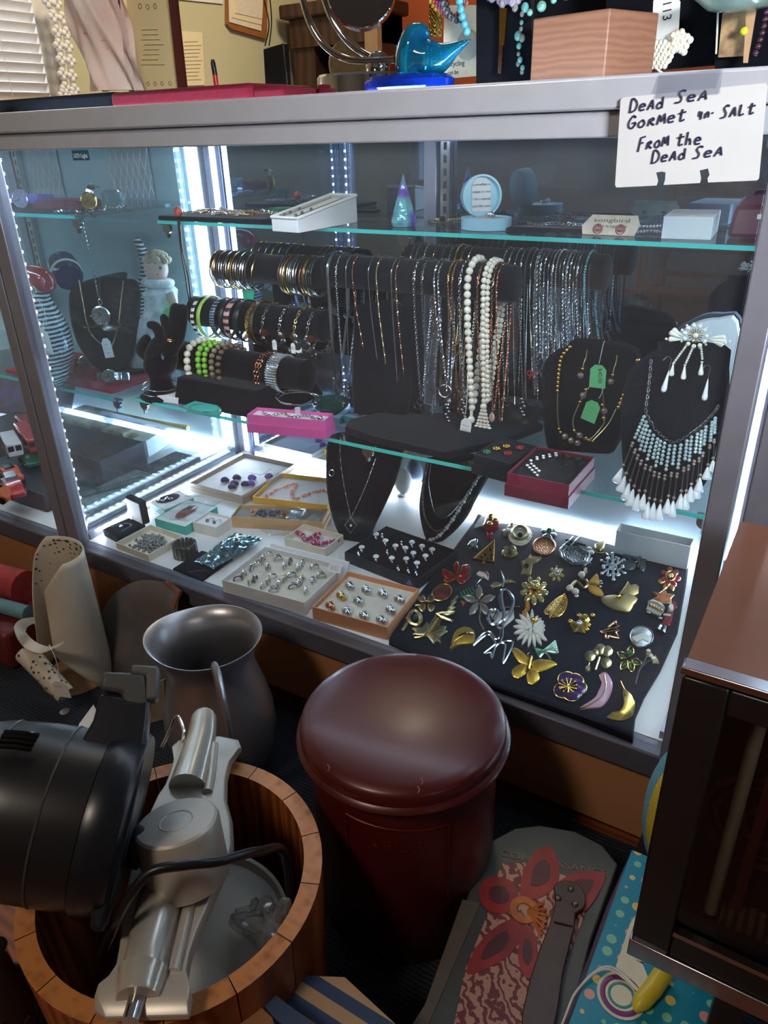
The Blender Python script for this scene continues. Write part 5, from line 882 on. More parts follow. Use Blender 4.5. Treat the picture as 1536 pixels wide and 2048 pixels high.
for a in ((1372, 692, 1348, 725, 1342, 745), (1386, 694, 1371, 728, 1366, 752), (1402, 694, 1405, 722, 1401, 744)):
    mb = MB(); 
    for p in resample([pt(a[0], a[1]), pt(a[2], a[3])], 5 * k): mb.sphere(p, 2.7 * k, 8, 6)
    mb.sphere(pt(a[2] - 1, a[3] + 2), 3.4 * k, 8, 5, sc=(1, 1, .5)); teardrop(mb, pt(a[2] - 1, a[3] + 1), pt(a[4], a[5] + 8), 6 * k); mb.build('dangle', PEARL, T)
for i, a in enumerate(((1338, 741, 1326, 785), (1416, 758, 1408, 802))):
    T = thing('drop_earring', 'long white pearl drop earring on the fringe bust, ' + ('left of the brooch dangles' if i == 0 else 'near the right post'), 'earring', pt(a[2], a[3])); mb = MB(); teardrop(mb, pt(a[0], a[1]), pt(a[2], a[3]), 6.4 * k); mb.build('drop', WPEARL, T)
    mb = MB(); mb.sweep(bez([pt(a[0], a[1]), pt(a[0] + 1, a[1] - 8), pt(a[0] + 4, a[1] - 22), pt(a[0] - 2, a[1] - 28), pt(a[0] - 12, a[1] - 20)]), .0006, 5); mb.build('hook', DSILV, T)
WH = mat('white leatherette', (206, 212, 214), .5, 0, .03, 20)
wb = bust('necklace_bust', 'white leatherette bust partly hidden behind the fringe bust', [(1312, 735), (1322, 690), (1360, 662), (1400, 640), (1440, 634), (1478, 640), (1478, 760), (1400, 860), (1340, 830)], (1400, 900), ZM, WH, n=NG)
# boxes on the middle shelf
T, M_, w, d, zt = tray('gift_box', 'narrow bright pink gift box with a silver bracelet at the shelf edge', 'jewellery box', (498, 864), (652, 878), (668, 862), .034, mat('pink card', (206, 92, 156), .45, 0, .05), WLIN, z=ZM, fill=.8, lid=mat('pink lid', (198, 84, 148), .45, 0, .05))
mb = MB(); chain(mb, bez([on(M_, w * x, d * (.5 + .2 * math.sin(x * 20)), zt + .003) for x in (.12, .25, .4, .55, .7, .85, .93)]), .0026, 'link'); mb.sphere(on(M_, w * .9, d * .4, zt + .004), .005, 8, 6); solo('charm_bracelet', 'silver link bracelet lying in the bright pink gift box', 'bracelet', mb, SILV)
mb = MB(); mb.M = M_; mb.box((w * .53, -.0012, .004), (w * .60, .004, .014)); mb.box((w * .52, d - .004, .024), (w * .58, d + .0012, .040)); solo('clear_tape', 'strips of clear tape on the bright pink gift box', 'tape', mb, mat('tape', (214, 190, 206), .3, 0, 0))
T, M_, w, d, zt = tray('jewellery_box', 'black lidded box with gold and red earrings beside the maroon box', 'jewellery box', (946, 946), (1020, 966), (1062, 926), .032, BLKBOX, VEL, z=ZM, fill=.92, lid=BLKBOX)
for i, (x, y, m, lab) in enumerate(((.42, .62, GOLD, 'gold flower earring in the black box, farther one'), (.3, .42, GOLD, 'gold flower earring in the black box, nearer one'), (.72, .7, RED, 'red stone earring in the black box, farther one'), (.66, .35, RED, 'red stone earring in the black box, nearer one'), (.2, .2, GREENE, 'green stone earring in the black box'))):
    mb = MB(); c = on(M_, w * x, d * y, zt + .0035)
    for j in range(6): a = j * PI / 3; mb.sphere(c + V((math.cos(a) * .0045, math.sin(a) * .0045, 0)), .0026, 7, 5)
    mb.sphere(c + V((0, 0, .001)), .003, 7, 5); solo('cluster_earring', lab, 'earring', mb, m)
T, M_, w, d, zt = tray('jewellery_box', 'maroon lidded box with black lining overhanging the shelf edge', 'jewellery box', (1012, 990), (1134, 1017), (1210, 962), .036, mat('maroon card', (124, 34, 58), .4, 0, .08), VEL, z=ZM, fill=.86, lid=mat('maroon lid', (112, 30, 52), .4, 0, .08))
nk = []
for i, (x, y) in enumerate(((.28, .72), (.3, .28))):
    mb = MB()
    for j in range(9): mb.sphere(on(M_, w * (x + .035 * (j - 4)), d * (y + .04 * (j - 4) * (1 if i == 0 else -.7) + (.05 if j % 2 else -.05)), zt + .0035), .0028, 8, 6)
    solo('crystal_earring', 'silver crystal cluster earring in the maroon box, ' + ('farther one' if i == 0 else 'nearer one'), 'earring', mb, CRYST)
mb = MB(); mb.M = M_; mb.grid(lambda a, b: V((w * (.42 + .54 * a), d * (.6 + .34 * b), zt + .003 + .004 * math.sin(PI * a) * math.sin(PI * b) + .001 * math.sin(11 * a))), 14, 8); solo('plastic_bag', 'small clear bag at the back of the maroon box', 'bag', mb, PLASTIC)
T, M_, w, d, zt = tray('jewellery_box', 'small white box in front of the velvet hand', 'jewellery box', (316, 803), (357, 808), (402, 795), .012, WHITE, WLIN, z=ZM, fill=.97)
mb = MB(); mb.sphere(on(M_, w * .75, d * .5, zt + .003), .003, 7, 5); mb.sweep([on(M_, w * .55, d * .7, zt + .003), on(M_, w * .75, d * .5, zt + .003)], .0008, 5); solo('hook_earring', 'dark earring lying on the small white box', 'earring', mb, DSILV)
mb = MB(); q = [PZ(u, v, ZM + .0006) for u, v in ((368, 818), (388, 828), (440, 832), (452, 812), (436, 800), (400, 804))]; mb.dome(q, (0, 0, .012), .7); solo('pouch', 'turquoise pouch lying on the middle shelf beside the bracelet stand', 'pouch', mb, TEAL)
mb = MB(); mb.torus(PZ(412, 816, ZM + .014), (0, .1, 1), .028, .0006, 32, 5, sx=1.2); solo('wire_bangle', 'thin silver wire bangle resting on the turquoise pouch', 'bracelet', mb, SILV)
mb = MB(); c = PZ(662, 825, ZM + .0006)
mb.lathe([(.018, 0), (.034, .014), (.036, .024), (.034, .024), (.032, .015), (.016, .003)], 28, c); solo('scalloped_dish', 'dark green glass dish behind the pink gift box', 'dish', mb, mat('dark green glass', (30, 72, 66), .1, 0, .3, 40, Transmission_Weight=.4))
# ------------------------------------------------------------------ upper shelf
a = PZ(545, 463, ZU); b = PZ(597, 467, ZU); c = PZ(742, 440, ZU); ux = (b - a); w = ux.length; ux.normalize(); uy = (c - b); L = min(uy.length, .17); uy.normalize()
T = thing('sloped_box', 'long white sloped display box with fine chain on the upper shelf', 'display box', a); dd = uy * L; z0 = V((0, 0, .0006)); t = V((0, 0, 1))
MB().hexa([a + z0, b + z0, b + dd + z0, a + dd + z0], [a + t * .020, b + t * .020, b + dd + t * .043, a + dd + t * .043]).build('body', WHITE, T, bevel=.0008)
mb = MB()
for p, q, h0, h1 in ((a, b, .02, .02), (a, a + dd, .02, .043), (b, b + dd, .02, .043), (a + dd, b + dd, .043, .043)): 
    s_ = ux * .0012 if (p - q).dot(ux) == 0 else ux * .0012
    mb.sweep([p + t * (h0 + .003), q + t * (h1 + .003)], .003, 4)
mb.build('rim', WHITE, T)
for i, s in enumerate((.25, .7)):
    mb = MB(); mb.sweep(bez([a + ux * w * s + uy * L * k_ + t * (.022 + .023 * k_) for k_ in (.08, .3, .6, .9)]), .0007, 5)
    for k_ in (.1, .2, .35): mb.sphere(a + ux * w * s + uy * L * k_ + t * (.024 + .023 * k_), .003, 8, 6)
    solo('bead_necklace', 'fine necklace with dark beads in the sloped white box, ' + ('left strand' if i == 0 else 'right strand'), 'necklace', mb, DSILV)
pc = PZ(808, 457, ZU); pc = PY(808, 455, .40); pc.z = ZU + .0006
PRIS = striped('rainbow crystal', (132, 84, 200), (130, 216, 218), 6, 'Z', .06, dist=16, detail=5, bump=.5, metal=.2)
mb = MB(); mb.lathe([(.020, 0), (.0225, .006), (.022, .012), (.0004, .082)], 8, pc); o = solo('crystal_cone', 'tall pointed rainbow crystal on the upper shelf', 'crystal', mb, PRIS, angle=10)
# pale blue heart box
hb = PY(972, 456, .405); hb.z = ZU + .0006; BLUEBX = mat('pale blue plastic', (160, 208, 224), .4, 0, .03); T = thing('ring_box', 'pale blue oval ring box with raised lid on the upper shelf', 'ring box', hb)
MB().lathe([(.034, 0), (.034, .018), (.031, .018), (.031, .014)], 32, hb, sx=1.25).build('base', BLUEBX, T)
MB().lathe([(.030, .014), (.022, .017)], 24, hb, sx=1.25).build('cushion', WLIN, T)
lc_ = hb + V((-.025, .03, .047)); ld = V((.62, -.75, .08)).normalized()
MB().lathe([(.032, -.01), (.033, 0), (.033, .012), (.030, .012), (.030, .002)], 32, lc_, ld).build('lid', BLUEBX, T)
side = V((0, 0, 1)).cross(ld).normalized(); upv = ld.cross(side).normalized() * -1; upv = upv if upv.z > 0 else -upv
cd_ = lc_ + ld * .003; mb = MB(); mb.prism([cd_ + side * (.016 * sx) + upv * (.028 * sy) for sx, sy in ((-1, -.85), (1, -.85), (1, .7), (.5, 1), (-.5, 1), (-1, .7))], ld * .0008, 0)
for i, tx in enumerate(('a snowflake is', 'unique it is one', 'I am a special', 'just like you')): write(mb, tx, cd_ + ld * .0012 - side * .015 + upv * (.016 - .011 * i), side, upv, .0055, 1, width=.03)
part(mb.build('verse_card', [WHITE, INK], T), 'white verse card inside the lid')
mb = MB(); mb.torus(hb + V((.008, -.004, .0215)), (0, .3, 1), .008, .0014, 18, 6); mb.sphere(hb + V((.012, -.008, .024)), .004, 8, 6); solo('ring', 'jewelled ring in the pale blue oval ring box', 'ring', mb, SILV)
def shelf_pt(u, v, z=0): p = PZ(u, v, ZU + z); return V((p.x, min(max(p.y, .352), .492), ZU + z))
e = shelf_pt(1168, 462); mb = MB(); o_ = [(0, 0), (.095, 0), (.095, .034), (.085, .043), (.012, .043), (0, .034)]
e = PY(1165, 462, .385); e.z = ZU + .001
mb.prism([e + V((x, y_ * .5, y_ * .72)) for x, y_ in ((0, 0), (.078, 0), (.082, .02), (.076, .036), (.008, .036), (-.004, .016))], (0, .0006, -.0006), 0)
write(mb, 'songbird', e + V((.012, .0115, .0165)), (1, 0, 0), (0, .57, .82), .0085, 1, width=.054); write(mb, 'designs', e + V((.014, .007, .0098)), (1, 0, 0), (0, .57, .82), .006, 1, width=.05)
T = thing('earring_card', 'cream earring card with printed letters leaning on the upper shelf', 'earring card', e); mb.build('card', [mat('cream patterned card', (224, 206, 182), .6, 0, .2, 60), mat('brown print', (96, 80, 76), .6, 0, 0)], T)
for i, x in enumerate((.022, .056)):
    mb = MB(); mb.sphere(e + V((x, .0035, .0075)), .0062, 12, 8, sc=(1, .5, .7)); mb.torus(e + V((x, .003, .0075)), (0, -1, .3), .0066, .0011, 18, 5); solo('stone_earring', 'pink stone earring on the cream card, ' + ('left of the pair' if i == 0 else 'right of the pair'), 'earring', mb, mat('pink stone', (176, 110, 110), .2, .2, .5, 100))
a = PY(1322, 476, .37); a.z = ZU; T, M_, w, d, zt = tray('jewellery_box', 'small white box near the right end of the upper shelf', 'jewellery box', (1322, 477), (1421, 480), (1432, 462), .03, mat('glossy white card', (236, 240, 240), .3, 0, .02), WLIN, z=ZU, fill=.99)
MAR = mat('burgundy leatherette', (92, 26, 48), .45, 0, .1, 40); a = shelf_pt(1452, 476); T = thing('hinged_jewellery_box', 'burgundy leatherette box against the right post on the upper shelf', 'jewellery box', a)
MB().hexa([a + V((0, 0, .0006)), a + V((.068, 0, .0006)), a + V((.068, .07, .0006)), a + V((0, .07, .0006))], [a + V((.004, .008, .042)), a + V((.066, .008, .044)), a + V((.066, .066, .056)), a + V((.004, .066, .052))]).build('case', MAR, T, bevel=.006)
MB().sphere(a + V((.042, .006, .044)), .004, 10, 7).build('snap_button', SILV, T); mb = MB(); mb.prism([a + V((.035, .0025, .026)), a + V((.055, .0025, .026)), a + V((.055, .004, .032)), a + V((.035, .004, .032))], (0, -.0008, 0)); mb.build('label', WHITE, T)
# dark tray with chains at the left of the upper shelf
tb = PY(420, 464, .385); T = thing('velvet_tray', 'dark velvet tray of tangled chains hanging over the left of the upper shelf', 'tray', (tb.x, .40, ZU))
xa, xb = max(PY(225, 450, .36).x, -1.228), PY(545, 455, .36).x
MB().box((xa, .335, ZU + .0006), (xb, .47, ZU + .01)).build('tray', VEL, T, bevel=.003)
rr = random.Random(6)
for i in range(16):
    mb = MB(); x = xa + .02 + (xb - xa - .06) * i / 16; y = rr.uniform(.35, .44); chain(mb, bez([V((x + rr.uniform(-.01, .01) + .09 * t_ / 4 if x + .09 < xb else x - .08 * t_ / 4, y + rr.uniform(-.016, .016), ZU + .0125 + rr.uniform(0, .005))) for t_ in range(5)]), rr.choice((.0011, .0015, .0018)), rr.choice(('rope', 'link')))
    solo('chain_bracelet', '%s tangled chain from the left end of the dark velvet tray' % ordn(i), 'bracelet', mb, [SILV, COPPER, DSILV, PGOLD][i % 4], 'chains on the dark velvet tray')
mb = MB(); p = PY(357, 429, .34); p.z = ZU + .018; mb.sphere(p, .0095, 12, 9, sc=(1, .7, 1)); solo('coral_bead', 'round coral red stone at the front of the dark velvet tray', 'bead', mb, mat('coral stone', (206, 84, 70), .3, 0, .3, 60))
mb = MB(); p = PY(357, 445, .333)
for dx in (0, .004): mb.sweep(bez([PY(356, 440, .332) + V((dx, 0, 0)), PY(362, 500, .332) + V((dx, 0, 0)), PY(372, 560, .332) + V((dx * 2, 0, 0)), PY(378, 600, .335) + V((dx, 0, 0))]), .0016, 6)
solo('cord_necklace', 'dark twisted cord hanging from the coral stone on the upper shelf', 'necklace', mb, BLACKP)
mb = MB(); p = PY(470, 412, .47); mb.box((-.98, .475, ZU + .001), (-.86, .495, ZU + .006)); solo('bracelet_board', 'dark board of bracelets at the back of the upper shelf', 'display board', mb, VEL)
p = PY(455, 410, .48); p.z = ZU + .001; solo('glass_dish', 'little pale green glass dish at the back of the upper shelf', 'dish', MB().lathe([(.012, 0), (.026, .016), (.024, .016), (.01, .003)], 24, V((-1.02, .47, ZU + .001))), mat('green glass', (120, 214, 176), .1, 0, .1, 10, Transmission_Weight=.5))
for i, (u, v, m, st_) in enumerate(((905, 449, DSILV, 'bead'), (1060, 458, COPPER, 'bead'), (1110, 452, DSILV, 'link'), (1210, 446, SILV, 'link'), (1270, 448, CRYST, 'bead'), (1300, 468, SILV, 'bead'), (930, 440, PGOLD, 'bead'))):
    p = shelf_pt(u, v); p.z = ZU + .003; mb = MB(); chain(mb, bez([p + V((-.05, .006, 0)), p + V((-.025, -.008, 0)), p + V((0, .008, .001)), p + V((.025, -.004, 0)), p + V((.05, .01, 0))]), .0026, st_)
    solo('bracelet', ['dark bead bracelet lying left of the blue oval ring box', 'copper bead bracelet lying right of the blue oval ring box', 'dark link bracelet beside the cream earring card', 'silver link bracelet behind the cream earring card', 'crystal bracelet right of the cream earring card', 'silver bead bracelet in front of the small white box', 'gold bead bracelet behind the crystal cone'][i], 'bracelet', mb, m)
for i, (u, v) in enumerate(((885, 447), (958, 447))):
    p = shelf_pt(u, v); p.z = ZU + .0065; solo('onyx_bead', ['round black bead left of the blue oval ring box', 'round black bead touching the blue oval ring box'][i], 'bead', MB().sphere(p, .006, 12, 9), BLKST)
p = shelf_pt(1100, 463); mb = MB(); mb.dome([p + V((-.07, -.012, .0006)), p + V((.06, -.014, .0006)), p + V((.07, .01, .0006)), p + V((-.05, .016, .0006))], (0, 0, .006), .9); solo('pouch', 'flat navy pouch under the copper bracelet on the upper shelf', 'pouch', mb, NAVY)
# ------------------------------------------------------------------ inside the left showcase
ZL = ZM - .015; ZLU = .797
def L_(u, v, z): return PZ(u, v, z)
q = [(-1.72, .23), (-1.34, .23), (-1.34, .42), (-1.72, .42)]
solo('velvet_cloth', 'red velvet cloth on the middle shelf of the left showcase', 'cloth', MB().dome([V((x, y, ZL + .0006)) for x, y in q], (0, 0, .006), .985), mat('red velvet', (150, 44, 50), .9, 0, .2, 200, .3))
lb = bust('necklace_bust', 'black velvet bust with open pocket watch in the left showcase', [(232, 752), (205, 748), (160, 700), (140, 645), (136, 590), (150, 570), (185, 556), (246, 543), (250, 556), (268, 560), (278, 590), (272, 660), (258, 720), (245, 745)], (224, 750), ZL + .007, n=V((.45, -.86, .25)).normalized(), foot=[(205, 748), (250, 752), (300, 744), (230, 735)])
f = B_(lb, .005)
mb = MB(); chain(mb, bez([f(158, 560), f(165, 600), f(178, 660), f(205, 690), f(222, 694), f(236, 650), f(242, 600), f(247, 560)]), .0012, 'rope'); solo('chain_necklace', 'thin gold chain on the bust with the pocket watch', 'necklace', mb, PGOLD)
def wtch(name, label, c, n, R, face, case, strap=None, sd=None, slen=.05, group=None):
    c = V(c); n = V(n).normalized(); T = thing(name, label, 'watch', c, group); q = n.orthogonal().normalized()
    MB().lathe([(R * .86, -R * .28), (R, -R * .12), (R, R * .08), (R * .86, R * .16), (R * .84, R * .1)], 28, c, n).build('case', case, T)
    mb = MB(); mb.lathe([(R * .84, R * .02), (R * .83, R * .09)], 28, c, n, 0); upw = (V((0, 0, 1)) - n * n.z).normalized(); sdw = n.cross(upw)
    for i in range(12): a = i * PI / 6; p = c + n * R * .1 + upw * math.cos(a) * R * .66 + sdw * math.sin(a) * R * .66; mb.sphere(p, R * .05, 6, 4, 1)
    mb.sweep([c + n * R * .12, c + n * R * .12 + (upw * .5 + sdw * .35) * R * .8], R * .04, 4, 1); mb.sweep([c + n * R * .12, c + n * R * .12 + (upw * -.3 + sdw * .6) * R * .9], R * .035, 4, 1)
    mb.build('dial', [face, BLKST], T); MB().lathe([(R * .09, 0), (R * .09, R * .16)], 10, c + upw * R * .0 + sdw * R * 1.0, sdw).build('crown', case, T)
    if strap:
        sd = V(sd).normalized(); s2 = n.cross(sd).normalized()
        for s in (1, -1):
            mb = MB(); mb.sweep(bez([c + sd * s * R * .9 - n * R * .05, c + sd * s * (R + slen * .4) - n * R * .25, c + sd * s * (R + slen * .7) - n * (R * .3 + slen * .5), c + sd * s * (R + slen * .55) - n * (R * .3 + slen * .9)], 4), R * .5, 4, flat=.14, up=n); mb.build('strap', strap, T)
    return T
WF = mat('white watch dial', (228, 230, 226), .4, 0, .02); nv = V((.7, -.65, .3))
T = wtch('pocket_watch', 'open silver pocket watch hanging on its chain in front of the left bust', f(210, 632) + lb[1] * .02, V((.5, -.85, .1)), .0215, mat('smoky dial', (96, 104, 106), .3, .2, .2), SILV)
MB().lathe([(.019, 0), (.021, .002), (.014, .004)], 24, f(232, 655) + lb[1] * .022, (0.1, -.25, 1)).build('front_cover', SILV, T); MB().lathe([(.017, 0), (.019, .002), (.012, .003)], 24, f(188, 652) + lb[1] * .02, (0.1, -.1, 1)).build('rear_cover', SILV, T)
MB().torus(f(208, 605) + lb[1] * .02, (0, -1, 0), .006, .0012, 16, 6).build('bow', SILV, T)
mb = MB(); pz = f(206, 600) + lb[1] * .02; chain(mb, bez([PY(165, 440, pz.y - .02), PY(178, 500, pz.y - .01), PY(190, 560, pz.y), pz]), .0018, 'link'); mb.sweep(bez([PY(178, 455, pz.y - .015), PY(196, 540, pz.y), pz + V((.004, 0, 0))]), .0006, 4); mb.build('chain', SILV, T)
tag_card('', 'price_tag', f(220, 716) + lb[1] * .024, (.021, .044), 'white price tag hanging under the open pocket watch', lines=3, right=(.8, .5, .1), up=(-.1, 0, 1))
for i, (u, v, R, fc, cs, sp, lab) in enumerate(((118, 742, .015, WF, PGOLD, mat('gold mesh strap', (190, 160, 120), .3, .9, .2, 200), 'gold mesh strap watch at the left end of the red cloth'), (174, 727, .0165, mat('plum dial', (110, 70, 90), .3, .2, .4, 60), SILV, BLACKP, 'plum dial watch with dark strap behind the two others on the red cloth'), (222, 756, .016, WF, SILV, SILV, 'white dial silver watch at the front right of the red cloth'))):
    p = PZ(u, v + 14, ZL + .008) + V((0, 0, .02)); wtch('wristwatch', lab, p, (.45, -.85, .35), R, fc, cs, sp, (-.8, -.45, 0), .03, 'watches on the red cloth')
PURPS = mat('purple strap', (96, 78, 170), .4, 0, .1)
pw_ = PY(42, 402, .23); wtch('wristwatch', 'purple strap watch with crystal bezel on the top left shelf', V((pw_.x, pw_.y, ZLU + .024)), (.35, -.93, .12), .018, PURPS, mat('crystal bezel', (200, 190, 220), .1, .5, .4, 300), PURPS, (1, .35, 0), .05)
pw_ = PY(178, 404, .25); wtch('wristwatch', 'gold rimmed white dial watch on the top left shelf', V((pw_.x, pw_.y, ZLU + .022)), (.35, -.93, .12), .0165, WF, GOLD, SILV, (.3, .1, 1), .02)
mb = MB(); mb.box((-1.62, .24, ZLU + .0005), (-1.34, .30, ZLU + .022)); solo('velvet_cushion', 'red and purple velvet cushion holding watches on the top left shelf', 'cushion', mb, mat('plum red velvet', (110, 44, 62), .9, 0, .3, 60), bevel=.006)
mb = MB(); mb.lathe([(.02, 0), (.022, .003), (.022, .03), (.018, .034)], 8, (-1.36, .345, ZLU + .0006)); solo('lucite_block', 'clear faceted block behind the gold rimmed watch', 'ornament', mb, mat('clear lucite', (210, 222, 224), .08, 0, .1, 20, Transmission_Weight=.8))
for i in range(5):
    y = .22 + i * .02; mb = MB(); chain(mb, bez([V((-1.40 + .012 * i, y, ZLU + .003)), V((-1.36, y + .02, ZLU + .004)), V((-1.325, y + .01 + .01 * i, ZLU + .003))]), .002, 'bead' if i % 2 else 'rope'); solo('chain_necklace', '%s chain from the front lying at the right end of the top left shelf' % ordn(i), 'necklace', mb, SILV, 'chains on the top left shelf')
# glass bird decanter with red top
dc = PZ(108, 768, ZL + .008); T = thing('glass_ornament', 'striped glass bird ornament with red head in the left showcase', 'glass ornament', dc); D = lambda u, v: PY(u, v, dc.y)
SGL = striped('black and white striped glass', (26, 30, 34), (200, 210, 214), 34, 'Z', .12, dist=2, thr=.5)
q = bez([D(118, 765), D(100, 735), D(88, 690), D(84, 640), D(84, 600), D(88, 575)], 4); k = (D(110, 700) - D(100, 700)).length / 10
mb = MB(); mb.sweep(q, [k * (8 + 26 * math.sin(PI * min(1, (i / (len(q) - 1)) * 1.05 + .08)) ** 1.3) for i in range(len(q))], 18); o = mb.build('body', SGL, T)
q = bez([D(90, 580), D(86, 562), D(66, 548), D(48, 540), D(34, 533)], 4); MB().sweep(q, [k * x for x in (9, 11, 13, 14, 14, 14, 13, 12, 11, 10, 8.5, 7, 5.5, 4, 3, 2, 1)], 14).build('head', mat('red glass', (150, 24, 34), .1, 0, .3, 40, Coat_Weight=.6), T)
D2 = lambda u, v: PY(u, v, dc.y - .045)
tag_card('', 'price_tag', D2(79, 702), (.041, .052), 'large white price tag tied to the striped glass bird', lines=4, right=(.96, .1, -.1), up=(-.06, 0, 1), string=[D2(93, 652), D2(88, 622), D2(76, 600)])
# blue striped mug lying on its side
c = PY(138, 556, .36); mb = MB(); mb.lathe([(.006, .002), (.03, 0), (.034, .006), (.034, .07), (.03, .075), (.029, .012)], 26, c, (-.8, .45, .3), 0); mb.torus(c + V((-.02, .011, .008)), (-.8, .45, .3), .0345, .0018, 26, 5, 1, flat=3); solo('jar', 'dark blue jar with a cream band above the left bust', 'jar', mb, [mat('dark blue glaze', (30, 38, 74), .2, 0, .2), CREAM])
# doll in a pale fur dress
db = PZ(322, 758, ZL + .008); db = V((-1.372, .425, ZL + .008)); T = thing('doll', 'small blonde doll in a shaggy pale dress standing in the left showcase', 'doll', db); D = lambda u, v, dy=0: (lambda p: V((p.x, p.y, max(p.z, ZL + .008))))(PY(u - 8, v - 6, db.y + dy)); k = (D(330, 600) - D(320, 600)).length / 10
SKIN = mat('doll skin', (216, 172, 150), .45, 0, .05); FUR = mat('pale grey fur', (206, 204, 198), .95, 0, .3, 60, 1.0)
body = [D(318, 752), D(314, 720), D(320, 680), D(330, 640), D(331, 615), D(328, 590), D(324, 572), D(322, 562)]
MB().sweep(bez(body, 4), [k * x for x in (40, 41, 42, 42, 42, 40, 38, 36, 35, 34, 33, 32, 30, 29, 28, 27, 26, 26, 26, 27, 28, 25, 18, 13, 9, 8, 8, 8, 8)], 20, flat=.7).build('dress', FUR, T)
hd = MB(); hd.sphere(D(320, 542), 17.5 * k, 18, 14, sc=(.92, .95, 1.12)); hd.sphere(D(313, 548, -.012), 2.6 * k, 8, 6); hd.sweep([D(321, 566), D(321, 552)], 7 * k, 10)
for s in (1, -1): hd.sweep(bez([D(330 + s * 17, 592), D(332 + s * 23, 612), D(333 + s * 24, 634)], 4), [k * x for x in (7, 6.8, 6.5, 6.2, 6, 5.8, 5.5, 5, 4.5)], 9)
hd.build('body', SKIN, T)
mb = MB(); rr = random.Random(1)
for i in range(60):
    a, b_ = rr.uniform(0, 2 * PI), rr.uniform(0, 1.25)
    mb.sphere(D(321, 540, .003) + V((math.cos(a) * math.sin(b_), math.sin(a) * math.sin(b_) + .1, math.cos(b_))) * 18 * k, 5 * k, 7, 5)
mb.build('hair', mat('ash blonde hair', (176, 152, 120), .8, 0, .3, 200), T)
mb = MB(); mb.torus(D(324, 572), (0, .1, 1), 17 * k, 6 * k, 20, 8); mb.build('collar', FUR, T)
for x in (317, 329): MB().sphere(D(x, 542, -.0155), 2.1 * k, 8, 6).build('eye', mat('doll eye', (50, 60, 90), .2, 0, 0), T)
MB().sphere(D(322, 555, -.0155), 2.2 * k, 8, 5, sc=(1.3, .6, .5)).build('mouth', mat('doll lips', (190, 70, 76), .4, 0, 0), T)
solo('glass_ornament', 'second striped glass bird with red beak tip behind the doll', 'glass ornament', MB().sweep(bez([V((-1.50, .488, ZL + .001)), PY(284, 660, .488), PY(290, 580, .488), PY(294, 540, .488), PY(286, 505, .488), PY(272, 478, .488)], 5), [.03 - .0009 * i for i in range(26)], 14), [SGL])
mb = MB(); mb.prism([PY(u, v, db.y - .03) for u, v in ((322, 640), (326, 622), (340, 612), (348, 618), (346, 650), (330, 654))], (0, .001, 0)); solo('price_tag', 'green round tag behind the velvet hand on the doll', 'price tag', mb, mat('bright green tag', (70, 200, 110), .6, 0, 0))
# ---- lower deck of the left showcase
def toy_bus(label, u, v, L, W, H, rot, m, win=BLKST, z=ZD):
    c = PZ(u, v, z + .001); T = thing('toy_bus', label, 'toy vehicle', c); R = Matrix.Translation(c) @ Matrix.Rotation(rot, 4, 'Z')
    mb = MB(); mb.M = R; mb.box((-L / 2, -W / 2, .006), (L / 2, W / 2, H)); mb.build('body', m, T, bevel=.004)
    mb = MB(); mb.M = R
    n = 6
    for i in range(n):
        x = -L * .44 + i * L * .88 / n
        for s in (-1, 1): mb.box((x + .002, s * W / 2 - .0006, H * .52), (x + L * .88 / n - .002, s * W / 2 + .0006, H * .82))
    for s in (-1, 1):
        for t_ in (-1, 1): mb.box((s * L / 2 - .0006, t_ * W * .24 - W * .19, H * .5), (s * L / 2 + .0006, t_ * W * .24 + W * .19, H * .82))
    mb.build('windows', win, T)
    for sx in (-1, 1):
        for sy in (-1, 1): mb = MB(); mb.M = R; mb.lathe([(.003, -.003), (.0075, -.003), (.0075, .003), (.003, .003)], 16, (sx * L * .3, sy * W * .46, .0076), (0, 1, 0)); mb.build('wheel', BLACKP, T)
def toy_car(label, u, v, L, W, rot, m, z=ZD, truck=False):
    c = PZ(u, v, z + .001); T = thing('toy_car', label, 'toy vehicle', c); R = Matrix.Translation(c) @ Matrix.Rotation(rot, 4, 'Z')
    mb = MB(); mb.M = R; mb.prism([(-L / 2, -W / 2, .006), (L / 2, -W / 2, .006), (L / 2, -W / 2, .016), (L * .22, -W / 2, .02), (L * .1, -W / 2, .03), (-L * .25, -W / 2, .03), (-L * .38, -W / 2, .02), (-L / 2, -W / 2, .018)], (0, W, 0)); mb.build('body', m, T, bevel=.002)
    mb = MB(); mb.M = R; mb.box((-L * .3, -W * .3, .0295), (L * .06, W * .3, .033 if not truck else .040)); mb.build('roof', SILV if truck else BLKST, T)
    for sx in (-1, 1):
        for sy in (-1, 1): mb = MB(); mb.M = R; mb.lathe([(.003, -.004), (.008, -.004), (.008, .004), (.003, .004)], 16, (sx * L * .3, sy * W * .48, .0081), (0, 1, 0)); mb.build('wheel', BLACKP, T)
TRED = mat('toy red paint', (176, 30, 44), .2, 0, .05, Coat_Weight=.6)
stage = PZ(30, 1015, ZD); sz = .055
mb = MB(); mb.box((-1.70, .06, ZD + .0006), (-1.42, .20, ZD + .045)); solo('display_riser', 'black box riser with toy cars on top in the left showcase', 'riser', mb, BLKBOX, bevel=.002)
toy_bus('white toy bus parked in front of the red one in the left showcase', 28, 905, .10, .034, .04, -.45, mat('toy white paint', (206, 208, 212), .25, 0, .03, Coat_Weight=.5), z=ZD + .075)
mb = MB(); mb.box((-1.90, .205, ZD + .0006), (-1.40, .34, ZD + .074)); solo('display_riser', 'taller dark box riser carrying the toy buses in the left showcase', 'riser', mb, BLKBOX, bevel=.002)
toy_bus('long red toy bus behind the white one in the left showcase', 62, 890, .15, .036, .04, -.4, TRED, z=ZD + .075)
